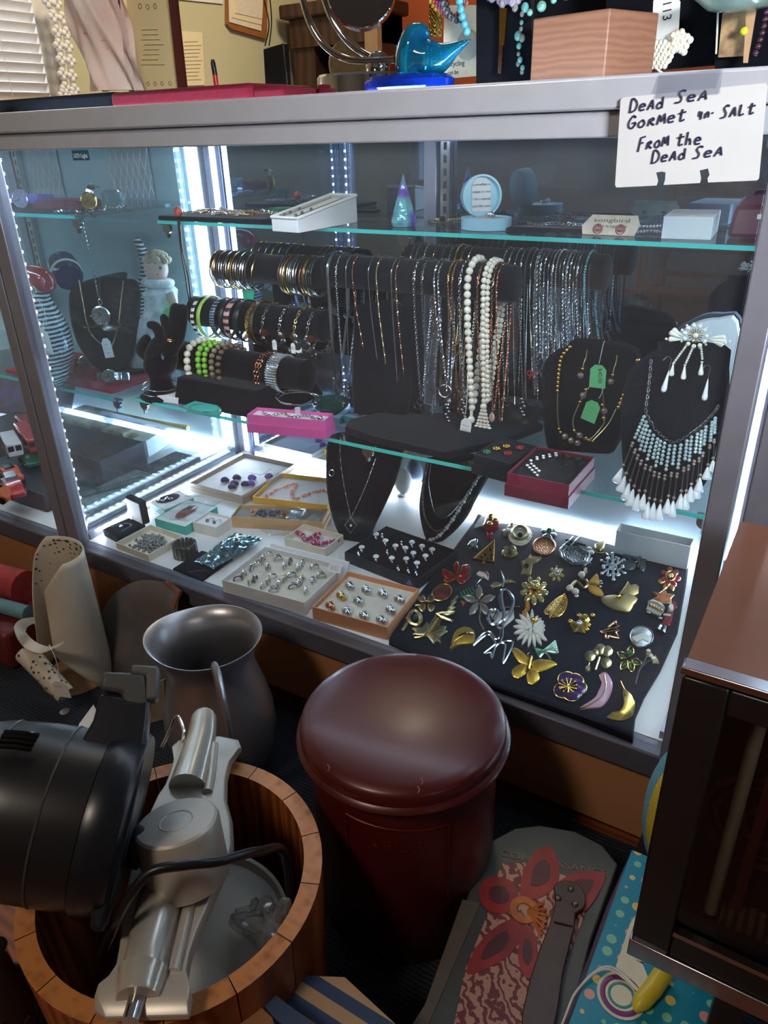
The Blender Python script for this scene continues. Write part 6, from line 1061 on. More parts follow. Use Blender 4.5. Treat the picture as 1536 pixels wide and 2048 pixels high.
toy_bus('dark red toy bus at the back of the riser', 62, 868, .12, .034, .038, -.35, mat('toy dark red paint', (140, 26, 54), .25, 0, .05), z=ZD + .075)
toy_car('red toy fire engine with chrome top on the low riser', 30, 985, .10, .036, -.45, TRED, ZD + .046, True)
toy_car('orange toy car behind the fire engine', 26, 960, .07, .034, -.3, mat('toy orange paint', (206, 84, 40), .25, 0, .05), ZD + .046)
toy_car('green toy car with a bright edge beside the white bus', 62, 928, .08, .034, -.35, mat('toy green paint', (20, 96, 72), .2, .2, .1), ZD + .046)
toy_car('orange toy tractor at the far left of the low riser', 4, 1000, .06, .034, .3, mat('toy tractor orange', (200, 96, 44), .3, 0, .1), ZD + .046)
mb = MB(); M1, w, d = frame((205, 905), (298, 915), (312, 880), ZD + .0006); mb.M = M1; mb.box((0, 0, 0), (w, max(d, .06), .045), 0); write(mb, 'BLANK', (w * .25, -.0004, .012), (1, 0, 0), (0, 0, 1), .010, 1); mb.M = Matrix(); solo('storage_box', 'white card box in the lower left showcase', 'box', mb, [WHITE, mat('grey print ink', (120, 120, 126), .6, 0, 0)])
mb = MB(); mb.box((-1.78, .36, ZD + .0006), (-1.5, .47, ZD + .07)); solo('storage_box', 'mottled dark box beside the white card box in the left showcase', 'box', mb, mat('mottled cover', (120, 110, 88), .6, 0, .7, 25, second=(200, 190, 150)))
mb = MB(); mb.box((-1.40, .10, ZD + .0006), (-1.31, .30, ZD + .016)); solo('storage_box', 'flat grey patterned box along the glass end of the left showcase', 'box', mb, mat('grey patterned card', (120, 124, 120), .5, 0, .5, 60))
mb = MB(); mb.sweep([(-1.39, .12, ZD + .023), (-1.33, .26, ZD + .023)], .006, 8); solo('rolled_necklace', 'dark beaded roll lying on the flat grey patterned box', 'necklace', mb, CHAR)
mb = MB(); mb.box((-1.385, .31, ZD + .0006), (-1.30, .42, ZD + .022)); solo('storage_box', 'navy box under a clear sleeve near the back of the left showcase', 'box', mb, NAVY)
mb = MB(); mb.grid(lambda a, b: V((-1.40 + .1 * a, .30 + .14 * b, ZD + .026 + .006 * math.sin(4 * a + 3 * b))), 10, 10); solo('plastic_sleeve', 'clear plastic sleeve over the navy box in the left showcase', 'bag', mb, PLASTIC)
p0_, p1_ = PZ(258, 845, ZD + .08), PZ(348, 868, ZD + .05); mb = MB(); mb.sweep([(-1.62, .43, ZD + .078), (-1.36, .45, ZD + .078)], .008, 6); solo('pencil', 'long yellow stick lying on the mottled box in the left showcase', 'stick', mb, mat('yellow paint', (214, 176, 80), .4, 0, .1))
mb = MB(); mb.grid(lambda a, b: V((-2.1 + .35 * a, .38 + .08 * b, ZD + .02 + .17 * b + .012 * math.sin(7 * a))), 14, 8); solo('printed_cloth', 'folded patterned cloth behind the toy buses in the left showcase', 'cloth', mb, mat('patterned cloth', (150, 130, 90), .8, 0, .5, 30, second=(110, 100, 150)), solid=.003)
# ------------------------------------------------------------------ on top of the showcase
ZC = ZT + .0006
solo('velvet_box', 'long black velvet box lying on the showcase top at the left', 'display box', MB().box((-1.62, .085, ZC), (-1.012, .24, PY(100, 193, .09).z)), VEL, bevel=.006)
REDV = mat('red velvet', (104, 14, 32), .9, 0, .15, 200, .3, Sheen_Weight=.05, Sheen_Roughness=.4, Specular_IOR_Level=.2)
T = thing('velvet_box', 'long red velvet box lying on the showcase top', 'display box', (-.8, .15, ZC))
MB().box((-1.008, .075, ZC), (PY(612, 165, .2).x, .22, PY(400, 176, .08).z + .002)).build('lid', REDV, T, bevel=.006); MB().box((PY(612, 165, .2).x, .08, ZC), (PY(668, 165, .2).x, .215, PY(640, 168, .08).z)).build('end_section', REDV, T, bevel=.004)
# blue glass bird on its base
BG = mat('blue art glass', (20, 120, 190), .03, 0, .25, 30, second=(30, 170, 200), Transmission_Weight=.75, IOR=1.45); BG2 = mat('deep blue art glass', (16, 58, 190), .03, 0, .3, 40, Transmission_Weight=.6, IOR=1.45)
yb = .075; T = thing('glass_bird', 'blue glass bird with raised tail on a deep blue glass base', 'ornament', PY(840, 165, yb)); D = lambda u, v, dy=0: PY(u, v, yb + dy); k = (D(850, 100) - D(840, 100)).length / 10
T.location.z = ZC
q = bez([D(822, 168), D(826, 145), D(829, 120), D(832, 95), D(837, 72), D(846, 58), D(853, 50)], 4)
rad = [30, 32, 35, 38, 40, 42, 43, 43.5, 44, 44, 44, 43, 42, 41, 39, 37, 34.5, 31.5, 28, 24, 19.5, 14.5, 9.5, 5, .8]
mb = MB(); mb.sweep(q, [k * r * .92 for r in rad], 24, flat=.8); mb.sweep(bez([D(838, 115), D(862, 118), D(885, 112), D(905, 100), D(925, 88), D(945, 76)], 4), [k * x for x in (38, 38, 37, 36, 35, 34, 32, 29, 26, 23, 20, 17.5, 15, 13, 11, 9, 7.5, 6, 4, 2.5, 1)], 18, flat=.85)
mb.sweep([D(800, 92), D(791, 96)], [6 * k, 1 * k], 8)
o = mb.build('bird', BG, T); md = o.modifiers.new('merge', 'REMESH'); md.mode = 'VOXEL'; md.voxel_size = .0022; md.use_smooth_shade = True
c = D(818, 172); c.z = ZC; mb = MB(); mb.lathe([(.045, 0), (.05, .004), (.05, .011), (.044, .016), (.02, .018)], 32, c, sx=1.0); mb.M = Matrix.Translation(c) @ Matrix.Diagonal((1.12, .8, 1, 1)) @ Matrix.Translation(-c); mb.v = [mb.M @ p for p in mb.v]; mb.build('base', BG2, T)
# chrome makeup mirror
ym = .2; c = PY(728, 175, ym); c.z = ZC; T = thing('makeup_mirror', 'chrome makeup mirror with curved arms and round base', 'mirror', c); D = lambda u, v, dy=0: PY(u, v, ym + dy)
MB().lathe([(.062, 0), (.064, .002), (.064, .026), (.061, .029), (.01, .033)], 40, c).build('base', CHROME, T); k = (D(760, 130) - D(750, 130)).length / 10
MB().sphere(D(756, 130), 21 * k, 20, 14).build('ball', CHROME, T); MB().sweep([c + V((0, 0, .03)) + (D(756, 140) - c - V((0, 0, .03))) * .0, D(756, 145)], 5 * k, 10).build('stem', CHROME, T)
for i, pts in enumerate((((602, -40), (606, 0), (622, 50), (650, 92), (690, 117), (735, 122), (790, 119)), ((640, -40), (650, 0), (668, 45), (698, 85), (732, 110), (756, 118)))):
    MB().sweep(bez([D(u, v, .012 if i else -.012) for u, v in pts], 6), 5.8 * k, 12).build('arm', CHROME, T)
cm = D(722, -20, .01); n_ = V((.45, -.85, .1)).normalized(); MB().lathe([(56 * k, -.011), (58 * k, -.009), (58 * k, .009), (56 * k, .011), (53 * k, .011), (53 * k, -.011)], 44, cm, n_, ring=True).build('ring', CHROME, T); MB().lathe([(53 * k, -.002), (53 * k, .002)], 44, cm, n_).build('mirror_glass', mat('clean mirror', (230, 232, 232), .01, 1, 0), T)
# wooden box
WOODB = striped('reddish brown wood', (122, 82, 64), (136, 94, 74), 22, 'Z', .45, dist=7, detail=4, stretch=(.5, .5, 2)); a = PY(1060, 150, .12); b = PY(1208, 150, .12); d_ = PY(1305, 145, .2) - b; d_.z = 0; d_ = V((d_.x, d_.y, 0))
a.z = b.z = ZC; T = thing('wooden_box', 'brown wooden box standing on the showcase top behind the sign', 'box', (a + b + d_) / 2); h1 = PY(1060, 38, .12).z - ZC; h2 = PY(1210, 17, .12).z - ZC
MB().hexa([a, b, b + d_, a + d_], [a + V((0, 0, h1)), b + V((0, 0, h2)), b + d_ + V((0, 0, h2)), a + d_ + V((0, 0, h1))]).build('body', WOODB, T, bevel=.0015); T.location.z = ZC
mb = MB(); pts = resample(bez([a + V((-.004, 0, h1 + .006)), a + (b - a) * .4 + V((0, 0, h1 + .018)), b + V((0, 0, h2 + .026))]), .014)
for i, p in enumerate(pts): mb.sphere(p, .0052 if i % 2 else .0034, 9, 7)
solo('stone_necklace', 'turquoise stone necklace draped over the wooden box', 'necklace', mb, mat('turquoise chips', (104, 150, 138), .35, 0, .4, 80))
# black boards with pieces hung on them
def board(lab, pts, y, th=.012):
    q = [PY(u, v, y) for u, v in pts]; 
    for p in q:
        if p.z < ZC + .012: p.z = ZC
    return solo('display_board', lab, 'display board', MB().prism(q, (0, th, 0)), VEL, bevel=.001)
board('black velvet board left of the wooden box', [(952, 170), (952, -60), (1062, -60), (1062, 165)], .16)
board('wide black velvet board standing behind the wooden box', [(1040, 165), (1040, -60), (1330, -60), (1330, 140)], .32)
board('black velvet board right of the pearl brooch', [(1212, 150), (1212, -60), (1300, -60), (1440, -60), (1434, 130)], .27)
board('black velvet board at the right end of the showcase top', [(1432, 140), (1432, -60), (1600, -60), (1600, 125)], .24)
f = lambda u, v, y=.155: PY(u, v, y)
T = thing('pendant_stick', 'long gold and copper stick pendant on the black board left of the box', 'pendant', f(1003, 148)); MB().prism([f(1001, 15), f(1016, 17), f(1010, 90), f(1000, 90)], (0, -.003, 0)).build('gold_end', GOLD, T); MB().prism([f(1000, 90), f(1008, 90), f(1004, 148), f(997, 147)], (0, -.003, 0)).build('copper_end', COPPER, T)
mb = MB(); rr = random.Random(8); T = thing('stone_necklace', 'stone chip strand hanging beside the wooden box', 'necklace', f(1045, 145))
for i, (u, v, r) in enumerate(((1030, 15, 6), (1050, 15, 7), (1044, 28, 4), (1043, 45, 3.5), (1042, 58, 3.5), (1036, 72, 7), (1044, 76, 6), (1038, 92, 5), (1037, 108, 3.5), (1040, 120, 5), (1036, 128, 4), (1045, 136, 4.5), (1044, 144, 4))):
    p = f(u, v, .15); MB().sphere(p, r * .00063, 9, 7, sc=(1, .8, 1.2)).build('bead', [mat('grey stone chip', (128, 122, 116), .3, 0, .3, 100), mat('teal stone chip', (96, 160, 160), .25, 0, .2, 100)][i % 2] if i < 2 else bpy.data.materials[('grey stone chip', 'teal stone chip')[i % 2]], T)
# greeting card, beads, gold bottle behind the bird
mb = MB(); q = [f(886, 158, .21), f(952, 152, .21), f(954, 10, .21), f(888, 10, .21)]; mb.prism(q, (0, .001, 0), 0); write(mb, 'recycling', f(893, 134, .2098), q[1] - q[0], q[3] - q[0], .0085, 1, width=.026); write(mb, 'can be', f(895, 150, .2098), q[1] - q[0], q[3] - q[0], .0075, 1, width=.016)
T = thing('greeting_card', 'cream card with printed words standing behind the glass bird', 'card', f(920, 155, .21)); mb.build('card', [CREAM, INK], T)
MB().lathe([(.014, 0), (.0155, .0015), (.0155, .0025)], 24, f(936, 92, .2085), (0, -1, 0)).build('round_print', mat('grey print wash', (170, 168, 160), .6, 0, .2), T)
solo('gold_tassel', 'gold fringe tassel hanging above the glass bird tail', 'ornament', MB().box(f(858, 74, .19), f(884, -30, .205)), FILG)
BEADC = [(190, 150, 50), (180, 80, 60), (150, 60, 110), (96, 60, 110), (120, 150, 140), (60, 60, 80)]
for i, c_ in enumerate(BEADC):
    mb = MB(); mm = mat('bead %d' % i, c_, .25, 0, .2, 100)
    for p in resample(bez([f(850 - i * 2 + i * 13, -30, .17), f(862 + i * 8, 2 + i * 3, .17), f(882 + i * 7, 24 + i * 3.2, .165), f(905 + i * 5, 34 + i * 1.5, .165), f(930, 10, .17), f(938, -30, .17)]), .0066): mb.sphere(p + V((0, -.002 * i, 0)), .0033, 8, 6)
    solo('bead_strand', ['mustard yellow', 'coral red', 'magenta', 'violet', 'pale grey green', 'dark slate'][i] + ' bead strand hanging above the glass bird tail', 'necklace', mb, mm, 'bead strands above the glass bird')
mb = MB()
for p in resample(bez([f(915, -30, .15), f(920, 10, .15), f(926, 40, .15), f(934, 64, .15)]), .0082): mb.sphere(p, .0046, 10, 8)
solo('bead_strand', 'turquoise glass bead strand ending at the glass bird tail tip', 'necklace', mb, mat('turquoise glass', (92, 176, 204), .12, 0, .3, 100, Coat_Weight=.6))
mb = MB(); rr = random.Random(12)
for i in range(46):
    t_ = i / 45; p = f(975 + 95 * t_, -6 + 14 * math.sin(PI * t_) + rr.uniform(-9, 5) - 12 * t_, .15); mb.sphere(p, rr.uniform(.0032, .0048), 8, 6)
solo('bead_strand', 'clustered lilac and grey bead necklace at the top edge beside the boards', 'necklace', mb, mat('lilac grey bead', (150, 140, 160), .2, 0, .5, 60))
# pearl brooch and its tag
mb = MB(); pts = [(1303, 82)]
for r_ in range(7):
    for c__ in range(8):
        u = 1304 + c__ * 8.5 + (r_ % 2) * 4; v = 86 + r_ * 8 - c__ * (3.2 if c__ > 3 else .4)
        if (r_ > 4 and c__ > 4) or (r_ < 2 and 3 < c__ < 5): continue
        mb.sphere(f(u, v, .22), .0030 if c__ < 5 else .0036, 8, 6)
for u, v in ((1374, 74), (1380, 80), (1366, 82), (1372, 92), (1362, 100), (1368, 104)): mb.sphere(f(u, v, .22), .0039, 9, 7)
solo('pearl_brooch', 'cluster brooch of tiny pearls in front of the black board', 'brooch', mb, PEARL)
a_ = f(1303, 88, .225); tag_card('', 'price_tag', a_, (.030, .052), 'white hanging tag marked B113 above the pearl cluster brooch', right=f(1340, 90, .225) - a_, up=f(1306, 20, .225) - a_, txt=('B113', .35, .95, (.05, -1), .0135), string=[f(1312, 20, .225), f(1316, 0, .225), f(1318, -20, .225)])
mb = MB()
for s in (0, 4): mb.sweep(bez([f(1300, 118, .21), f(1306, 130, .2), f(1322 + s, 146, .19)]), .0009, 5)
solo('white_string', 'loose white string end under the pearl cluster brooch', 'string', mb, STRING)
# photo card, gold stick, glass dish, beads at the far right
mb = MB(); q = [f(1436, 115, .232), f(1488, 112, .232), f(1494, 12, .232), f(1446, 16, .232)]; solo('picture_card', 'small card with a brown and red printed picture at the right of the showcase top', 'card', mb.prism(q, (0, .001, 0)), mat('brown and red print', (150, 96, 70), .5, 0, .6, 70, second=(206, 168, 120)))
mb = MB(); mb.prism([f(1487, 126, .225), f(1496, 126, .225), f(1514, 15, .225), f(1494, 15, .225)], (0, -.003, 0)); solo('pendant_stick', 'tan wooden stick pendant beside the printed picture card', 'pendant', mb, mat('tan stick', (190, 150, 110), .4, 0, .1))
mb = MB(); mb.sphere(f(1488, 62, .222), .0042, 10, 8); solo('glass_bead', 'bright yellow glass bead hanging in front of the picture card', 'bead', mb, mat('yellow glass bead', (220, 210, 40), .1, 0, .1, Coat_Weight=.6))
c = f(1480, -8, .2); solo('glass_dish', 'pale green glass dish rim above the picture card', 'dish', MB().lathe([(.012, -.014), (.03, -.011), (.045, 0), (.043, .003), (.028, -.008)], 30, c), mat('pale green glass', (170, 186, 172), .1, 0, .2, 30, Transmission_Weight=.4))
mb = MB()
for p in resample(bez([f(1536, 10, .22), f(1526, 60, .22), f(1514, 100, .22), f(1506, 118, .22)]), .0062): mb.sphere(p, .0032, 8, 6)
solo('bead_strand', 'dark plum bead strand at the right edge of the showcase top', 'necklace', mb, mat('plum bead', (70, 40, 56), .2, 0, .2))
mb = MB(); mb.sweep(bez([f(1436, 20, .228), f(1434, 70, .228), f(1432, 108, .228)]), .001, 5); solo('white_string', 'white string hanging at the left edge of the picture card', 'string', mb, STRING)
# hand lettered sign
YS = -.017
sg = lambda u, v, y=YS: PY(u, v, y)
so = [(1233, 375), (1313, 371), (1316, 362), (1312, 345), (1324, 343), (1331, 345), (1330, 360), (1327, 370), (1400, 366), (1402, 356), (1399, 341), (1416, 337), (1419, 350), (1415, 356), (1416, 365), (1514, 361), (1518, 357), (1535, 172), (1530, 166), (1246, 195), (1241, 200), (1230, 370)]
T = thing('sign', 'white hand lettered Dead Sea salt sign taped to the showcase top rail', 'sign', sg(1380, 370))
MB().prism([sg(*p) for p in so], (0, .0006, 0)).build('card', mat('white sign card', (206, 206, 208), .5, 0, .02), T)
GL = {'D': [[(0, 1), (.05, 0), (.5, .05), (.85, .4), (.7, .85), (.25, 1.02), (-.1, 1)]], 'd': [[(.75, .1), (.78, 1)], [(.75, .7), (.45, .52), (.12, .68), (.15, .95), (.45, 1), (.76, .85)]], 'e': [[(.12, .72), (.78, .66), (.65, .48), (.3, .48), (.1, .72), (.25, .97), (.75, .95)]], 'A': [[(.02, 1), (.45, .35), (.6, .35), (.8, 1)], [(.2, .76), (.72, .72)]], 'S': [[(.95, .08), (.6, 0), (.3, .2), (.45, .45), (.62, .65), (.5, .95), (0, 1)]], 'G': [[(.85, .2), (.5, .05), (.1, .45), (.15, .85), (.5, 1), (.85, .75), (.85, .6), (.5, .62)]], 'o': [[(.45, .5), (.12, .68), (.18, .95), (.55, 1), (.8, .75), (.6, .5), (.4, .52)]], 'R': [[(.08, 1), (.2, .5)], [(.18, .55), (.55, .45), (.68, .58), (.3, .72), (.8, 1)]], 'M': [[(0, 1), (.2, .3), (.45, .8), (.75, .25), (.9, 1)]], 't': [[(.5, .1), (.4, .9), (.6, 1), (.85, .92)], [(.1, .42), (.95, .34)]], 'k': [[(.1, .2), (.12, .65), (.5, .6)], [(.55, .3), (.5, 1)]], 'n': [[(.1, 1), (.15, .55)], [(.14, .65), (.45, .5), (.7, .6), (.75, 1)]], '.': [[(.2, .7), (.3, .7), (.3, .76)]], 'L': [[(.2, .1), (.15, .95), (.7, .92)]], 'F': [[(.2, .05), (.05, 1.1)], [(.2, .05), (.85, 0)], [(.15, .5), (.65, .45)]], 'h': [[(.2, 0), (.12, 1)], [(.14, .65), (.5, .55), (.65, .7), (.68, 1)]], 'C': [[(.9, .45), (.5, .4), (.2, .7), (.4, 1), (.9, .95)]]}
mb = MB()
for word, (u0, v0), (u1, v1), hgt in (('DeAd', (1260, 224), (1330, 215), 25), ('SeA', (1350, 206), (1420, 198), 24), ('GoRMet', (1255, 258), (1374, 240), 26), ('kn.', (1396, 240), (1434, 230), 22), ('SALt', (1442, 236), (1512, 226), 24), ('FRoM', (1276, 301), (1340, 290), 26), ('the', (1352, 291), (1406, 288), 26), ('DeAd', (1304, 326), (1374, 317), 24), ('SeA', (1386, 317), (1450, 310), 23)):
    n = len(word)
    for i, ch in enumerate(word):
        for st_ in GL[ch]:
            pts = []
            for x, y in st_:
                t_ = (i + x * .86) / n; pts.append(sg(u0 + (u1 - u0) * t_ + (1 - y) * 4, v0 + (v1 - v0) * t_ - (1 - y) * hgt, YS - .0006))
            mb.sweep(bez(pts, 5), .00078, 5, flat=1)
mb.build('lettering', mat('navy marker', (40, 40, 78), .6, 0, 0), T)
MB().prism([sg(1318, 150, -.0148), sg(1445, 138, -.0148), sg(1440, 187, -.0185), sg(1310, 197, -.0185)], (0, -.0002, 0)).build('tape', pane('clear tape film', (.86, .88, .92), 2, .2), T)
# upright things at the back left of the top
f = lambda u, v, y=.42: PY(u, v, y)
BRN = mat('dark brown frame', (84, 34, 30), .4, 0, .15); T = thing('menu_folder', 'open brown folder holding a cream printed sheet on the showcase top', 'folder', V((f(305, 180).x, .42, ZC)))
q = [f(258, 178), f(362, 174), f(352, -40), f(250, -40)]; q[0].z = q[1].z = ZC
MB().prism(q, (0, .004, 0)).build('sheet', mat('cream printed sheet', (226, 206, 156), .6, 0, .05, 6), T)
for pts in ([(233, 0), (243, 0), (268, 178), (262, 178)], [(341, 0), (356, 0), (374, 172), (358, 174)]):
    r_ = [f(*p) for p in pts]; d0 = (r_[0] - r_[3]); r_[0] += d0 * .25; r_[1] += d0 * .25; r_[2].z = r_[3].z = ZC; MB().prism(r_, (0, -.006, 0)).build('cover_edge', BRN, T)
mb = MB(); rr = random.Random(4)
for i in range(8):
    v = 60 + i * 10; mb.sweep([f(284 + rr.uniform(-3, 6), v, .4195), f(324 + rr.uniform(-10, 6), v - .5, .4195)], .0005, 4)
for u in (280, 295, 310): mb.torus(f(u, 14 + abs(u - 295) * -.1, .4195), (0, 1, 0), .004, .0006, 12, 4)
for u in (282, 296, 310, 324, 340): mb.torus(f(u, 168 - (u - 282) * .02, .4195), (0, 1, 0), .0035, .0006, 12, 4)
mb.build('printing', mat('brown printing', (120, 100, 70), .6, 0, 0), T)
q0 = [f(180, 183, .38), f(268, 179, .38), f(205, -60, .38), f(110, -60, .38)]
mb = MB(); rr = random.Random(3)
def bag(a, b):
    p = q0[0] * (1 - a) * (1 - b) + q0[1] * a * (1 - b) + q0[2] * a * b + q0[3] * (1 - a) * b
    return V((p.x, p.y + .012 * math.sin(9 * a + 4 * b) * math.sin(5 * b + 1) - .02 * math.sin(PI * a) + .004 * math.sin(23 * a + 9 * b), max(p.z, ZC)))
mb.grid(bag, 26, 40); mb2 = MB(); mb2.grid(lambda a, b: bag(a, b) + V((0, .03, 0)), 10, 20)
T = thing('plastic_bag', 'white plastic shopping bag with faded red print at the back left', 'bag', V((f(230, 180, .38).x, .38, ZC))); mb.build('front', mat('white bag film', (236, 222, 212), .35, 0, .04, 9, second=(232, 186, 168)), T); mb2.build('rear', bpy.data.materials['white bag film'], T)
mb = MB()
for i in range(6): mb.prism([bag(.35 + (.02 if i < 3 else -.1), .62 - i * .065) + V((0, -.0012, 0)), bag(.62 + (0 if i < 3 else .15), .62 - i * .065) + V((0, -.0012, 0)), bag(.62 + (0 if i < 3 else .15), .605 - i * .065 + (.0 if i < 3 else .01)) + V((0, -.0012, 0)), bag(.35 + (.02 if i < 3 else -.1), .605 - i * .065) + V((0, -.0012, 0))], (0, -.0003, 0))
mb.build('red_print', mat('faded red print', (222, 150, 130), .5, 0, .1), T)
T = thing('pen', 'black pen with red grip standing behind the red velvet box', 'pen', V((f(432, 168, .3).x, .3, ZC))); MB().sweep([f(430, 150, .3), f(426, 126, .3), f(425, 119, .3)], [.0042, .0042, .0026], 12).build('barrel', BLACKP, T); e_ = f(433, 172, .3); e_.z = ZC; MB().sweep([e_, f(430, 150, .3)], .0042, 12).build('grip', mat('red grip', (190, 40, 36), .4), T)
q = [f(528, 160, .45), f(573, 158, .45), f(567, 86, .45), f(525, 98, .45)]; q[0].z = q[1].z = ZC; solo('tablet', 'black tablet standing on edge behind the red velvet box', 'tablet', MB().prism(q, (.004, .010, 0)), BLACKP, bevel=.002)
for i in range(2):
    mb = MB(); mb.sweep(bez([f(530 + i * 8, 92, .455), f(538 + i * 5, 50, .46), f(528 + i * 12, 0, .47), f(520 + i * 10, -40, .48)]), .0012, 6); solo('cable', 'thin black cable rising from the tablet, ' + ('left one' if i == 0 else 'right one'), 'cable', mb, BLACKP)
for i in range(2):
    mb = MB(); mb.sweep(bez([f(650 + i * 14, 168, .27), f(651 + i * 14, 158, .27), f(655 + i * 12, 154, .27)]), .0018, 8); solo('hook', 'little pale hook beside the red velvet box end, ' + ('left one' if i == 0 else 'right one'), 'hook', mb, CREAM)
# ------------------------------------------------------------------ the room behind the counter
w_ = lambda u, v, x=-2.745: PX(u, v, x)
mb = MB(); q = [w_(366, 172), w_(409, 170), w_(404, 65), w_(362, 62)]; mb.prism(q, (.002, 0, 0), 0)
for i in range(11): mb.sweep([w_(368, 84 + i * 7.6, -2.742), w_(396 + (i * 7) % 9, 83 + i * 7.6, -2.742)], .0012, 4, 1)
solo('note', 'handwritten note paper pinned on the pale green wall', 'paper', mb, [mat('yellowed paper', (232, 220, 180), .7, 0, .03), mat('grey handwriting', (170, 158, 130), .7, 0, 0)])
mb = MB(); q = [w_(358, -1), w_(445, 8), w_(447, -60), w_(358, -60)]; solo('note', 'white paper at the top of the pale green wall', 'paper', mb.prism(q, (.002, 0, 0)), WHITE)
T = thing('clipboard', 'brown clipboard with loose papers hanging on the pale green wall', 'clipboard', w_(500, 70)); mb = MB(); mb.prism([w_(450, 48), w_(458, 58), w_(526, 78), w_(530, 70), w_(530, -60), w_(450, -60)], (.014, 0, 0)); mb.build('board', mat('brown board', (150, 96, 52), .5, 0, .15), T)
for i in range(3): MB().prism([w_(458 + i * 6, 44 - i * 9, -2.729 + i * .003), w_(522 + i, 62 - i * 12, -2.729 + i * .003), w_(528, -60, -2.729 + i * .003), w_(456 + i * 6, -60, -2.729 + i * .003)], (.002, 0, 0)).build('paper', [CREAM, bpy.data.materials['yellowed paper'], CREAM][i], T)
DW = striped('dark cabinet wood', (48, 30, 24), (70, 46, 36), 6, 'X', .45, dist=3); T = thing('cabinet', 'dark wooden fireplace style cabinet in the corner behind the counter', 'cabinet', (-2.4, 2.85, 0)); x0, x1 = -2.66, -2.19
MB().box((x0, 2.72, 0), (x0 + .13, 3.0, 1.42)).build('side_panel', DW, T); MB().box((x1 - .13, 2.72, 0), (x1, 3.0, 1.42)).build('side_panel', DW, T); MB().box((x0, 2.70, 1.30), (x1, 3.0, 1.42)).build('frieze', DW, T); MB().box((x0 - .03, 2.66, 1.42), (x1 + .03, 3.02, 1.48)).build('top', DW, T, bevel=.01); MB().box((x0 + .13, 2.9, 0), (x1 - .13, 2.95, 1.3)).build('back', BLACKP, T); MB().box((x1 - .02, 2.68, 0), (x1 + .05, 2.72, 1.38)).build('light_strip', mat('pale wood strip', (150, 124, 96), .5, 0, .1), T)
for i, u in enumerate((645, 668)):
    p = PY(u, 8, 2.8); solo('ornament', 'little amber ornament on the dark cabinet, ' + ('left one' if i == 0 else 'right one'), 'ornament', MB().sphere(V((p.x, 2.8, 1.53)), .05, 12, 9, sc=(.8, .8, 1)), AMBER)
p = PY(700, 140, 2.5); T = thing('round_stand', 'pale oval mirror on a thin stand in front of the dark cabinet', 'mirror', V((p.x, 2.5, 0))); MB().lathe([(.1, -.006), (.1, .006)], 30, PY(696, 130, 2.5), (.9, -.4, 0)).build('plate', mat('dull mirror', (150, 140, 110), .2, .8, .2), T); MB().sweep([V((p.x, 2.5, 0)), PY(696, 150, 2.5)], .012, 8).build('pole', CHROME, T)
# string of flower lights
mb = MB(); m2 = MB(); fl = lambda u, v: PX(u, v, -2.66); pts = [(98, -30), (103, 5), (115, 35), (123, 65), (126, 92), (131, 120), (134, 150), (139, 178), (134, 192)]
mb.sweep(bez([fl(*p) for p in pts]), .003, 6)
for u, v in pts[1:]:
    for dx in (-9, 10): 
        for j in range(4): a = j * PI / 2; m2.sphere(fl(u + dx, v + dx * .2) + V((0, math.cos(a) * .012, math.sin(a) * .012)), .011, 8, 6)
T = thing('flower_lights', 'string of white blossom lights hanging beside the window', 'string lights', fl(130, 190)); mb.build('wire', STRING, T); m2.build('blossoms', WHITE, T)
# turned wooden chair across the aisle, seen in the mirror doors
T = thing('wooden_chair', 'turned wooden ladder chair behind the viewer, reflected in the mirror doors', 'chair', (-.5, -1.6, 0)); CW = mat('honey wood', (168, 112, 66), .4, 0, .15, 12); cx, cy = PZ(1375, 690, 0).x, 1.06 - PZ(1375, 690, 0).y
T.location = (cx, cy, 0)
for dx in (-.2, .2):
    for dy in (-.2, .2): MB().lathe([(.016, 0), (.022, .08), (.014, .1), (.022, .13), (.02, .3), (.014, .33), (.022, .36), (.02, .45)] + ([(.018, .6), (.02, 1.0), (.01, 1.03)] if dy < 0 else []), 14, (cx + dx, cy + dy, 0)).build('leg', CW, T)
MB().box((cx - .23, cy - .22, .44), (cx + .23, cy + .23, .47)).build('seat', CW, T, bevel=.01)
for z in (.62, .78, .93): MB().box((cx - .2, cy - .21, z), (cx + .2, cy - .195, z + .06)).build('slat', CW, T)
for z in (.15, .27):
    MB().box((cx - .2, cy - .21, z), (cx + .2, cy - .19, z + .022)).build('stretcher', CW, T); MB().box((cx - .2, cy + .19, z), (cx + .2, cy + .21, z + .022)).build('stretcher', CW, T)
# ------------------------------------------------------------------ in front of the showcases, on the floor
# dark red lidded tin
CX, CY = -.351, -.213
TIN = mat('oxblood painted tin', (84, 21, 20), .36, .1, .12, 6, Coat_Weight=.18, Coat_Roughness=.2)
T = thing('storage_tin', 'tall oxblood red tin with domed lid standing in front of the showcase', 'tin', (CX, CY, 0))
MB().lathe([(.112, .001), (.114, .004), (.114, .272), (.112, .278)], 64, (CX, CY, 0)).build('body', TIN, T)
mb = MB(); mb.M = Matrix.Translation((0, 0, .008)); mb.lathe([(.1165, .268), (.1265, .271), (.1285, .2745), (.1265, .278), (.1235, .280), (.1234, .287), (.122, .2925), (.118, .2965), (.108, .2998), (.09, .3035), (.06, .3068), (.03, .3082), (.001, .3086)], 72, (CX, CY, 0)); mb.build('lid', TIN, T, angle=32)
mb = MB(); rr = random.Random(2)
for u, v in ((655, 1528), (842, 1555), (835, 1572)): mb.sweep([PZ(u, v, .3125), PZ(u + 4, v + 8, .3115), PZ(u + 1, v + 14, .3105)], .0005, 4)
mb.build('scratches', mat('pale scratch', (176, 120, 110), .6, 0, 0), T)
vd = (CAM - V((CX, CY, 0))); vd.z = 0; vd.normalize(); sd = V((-vd.y, vd.x, 0)) * 1; mb = MB()
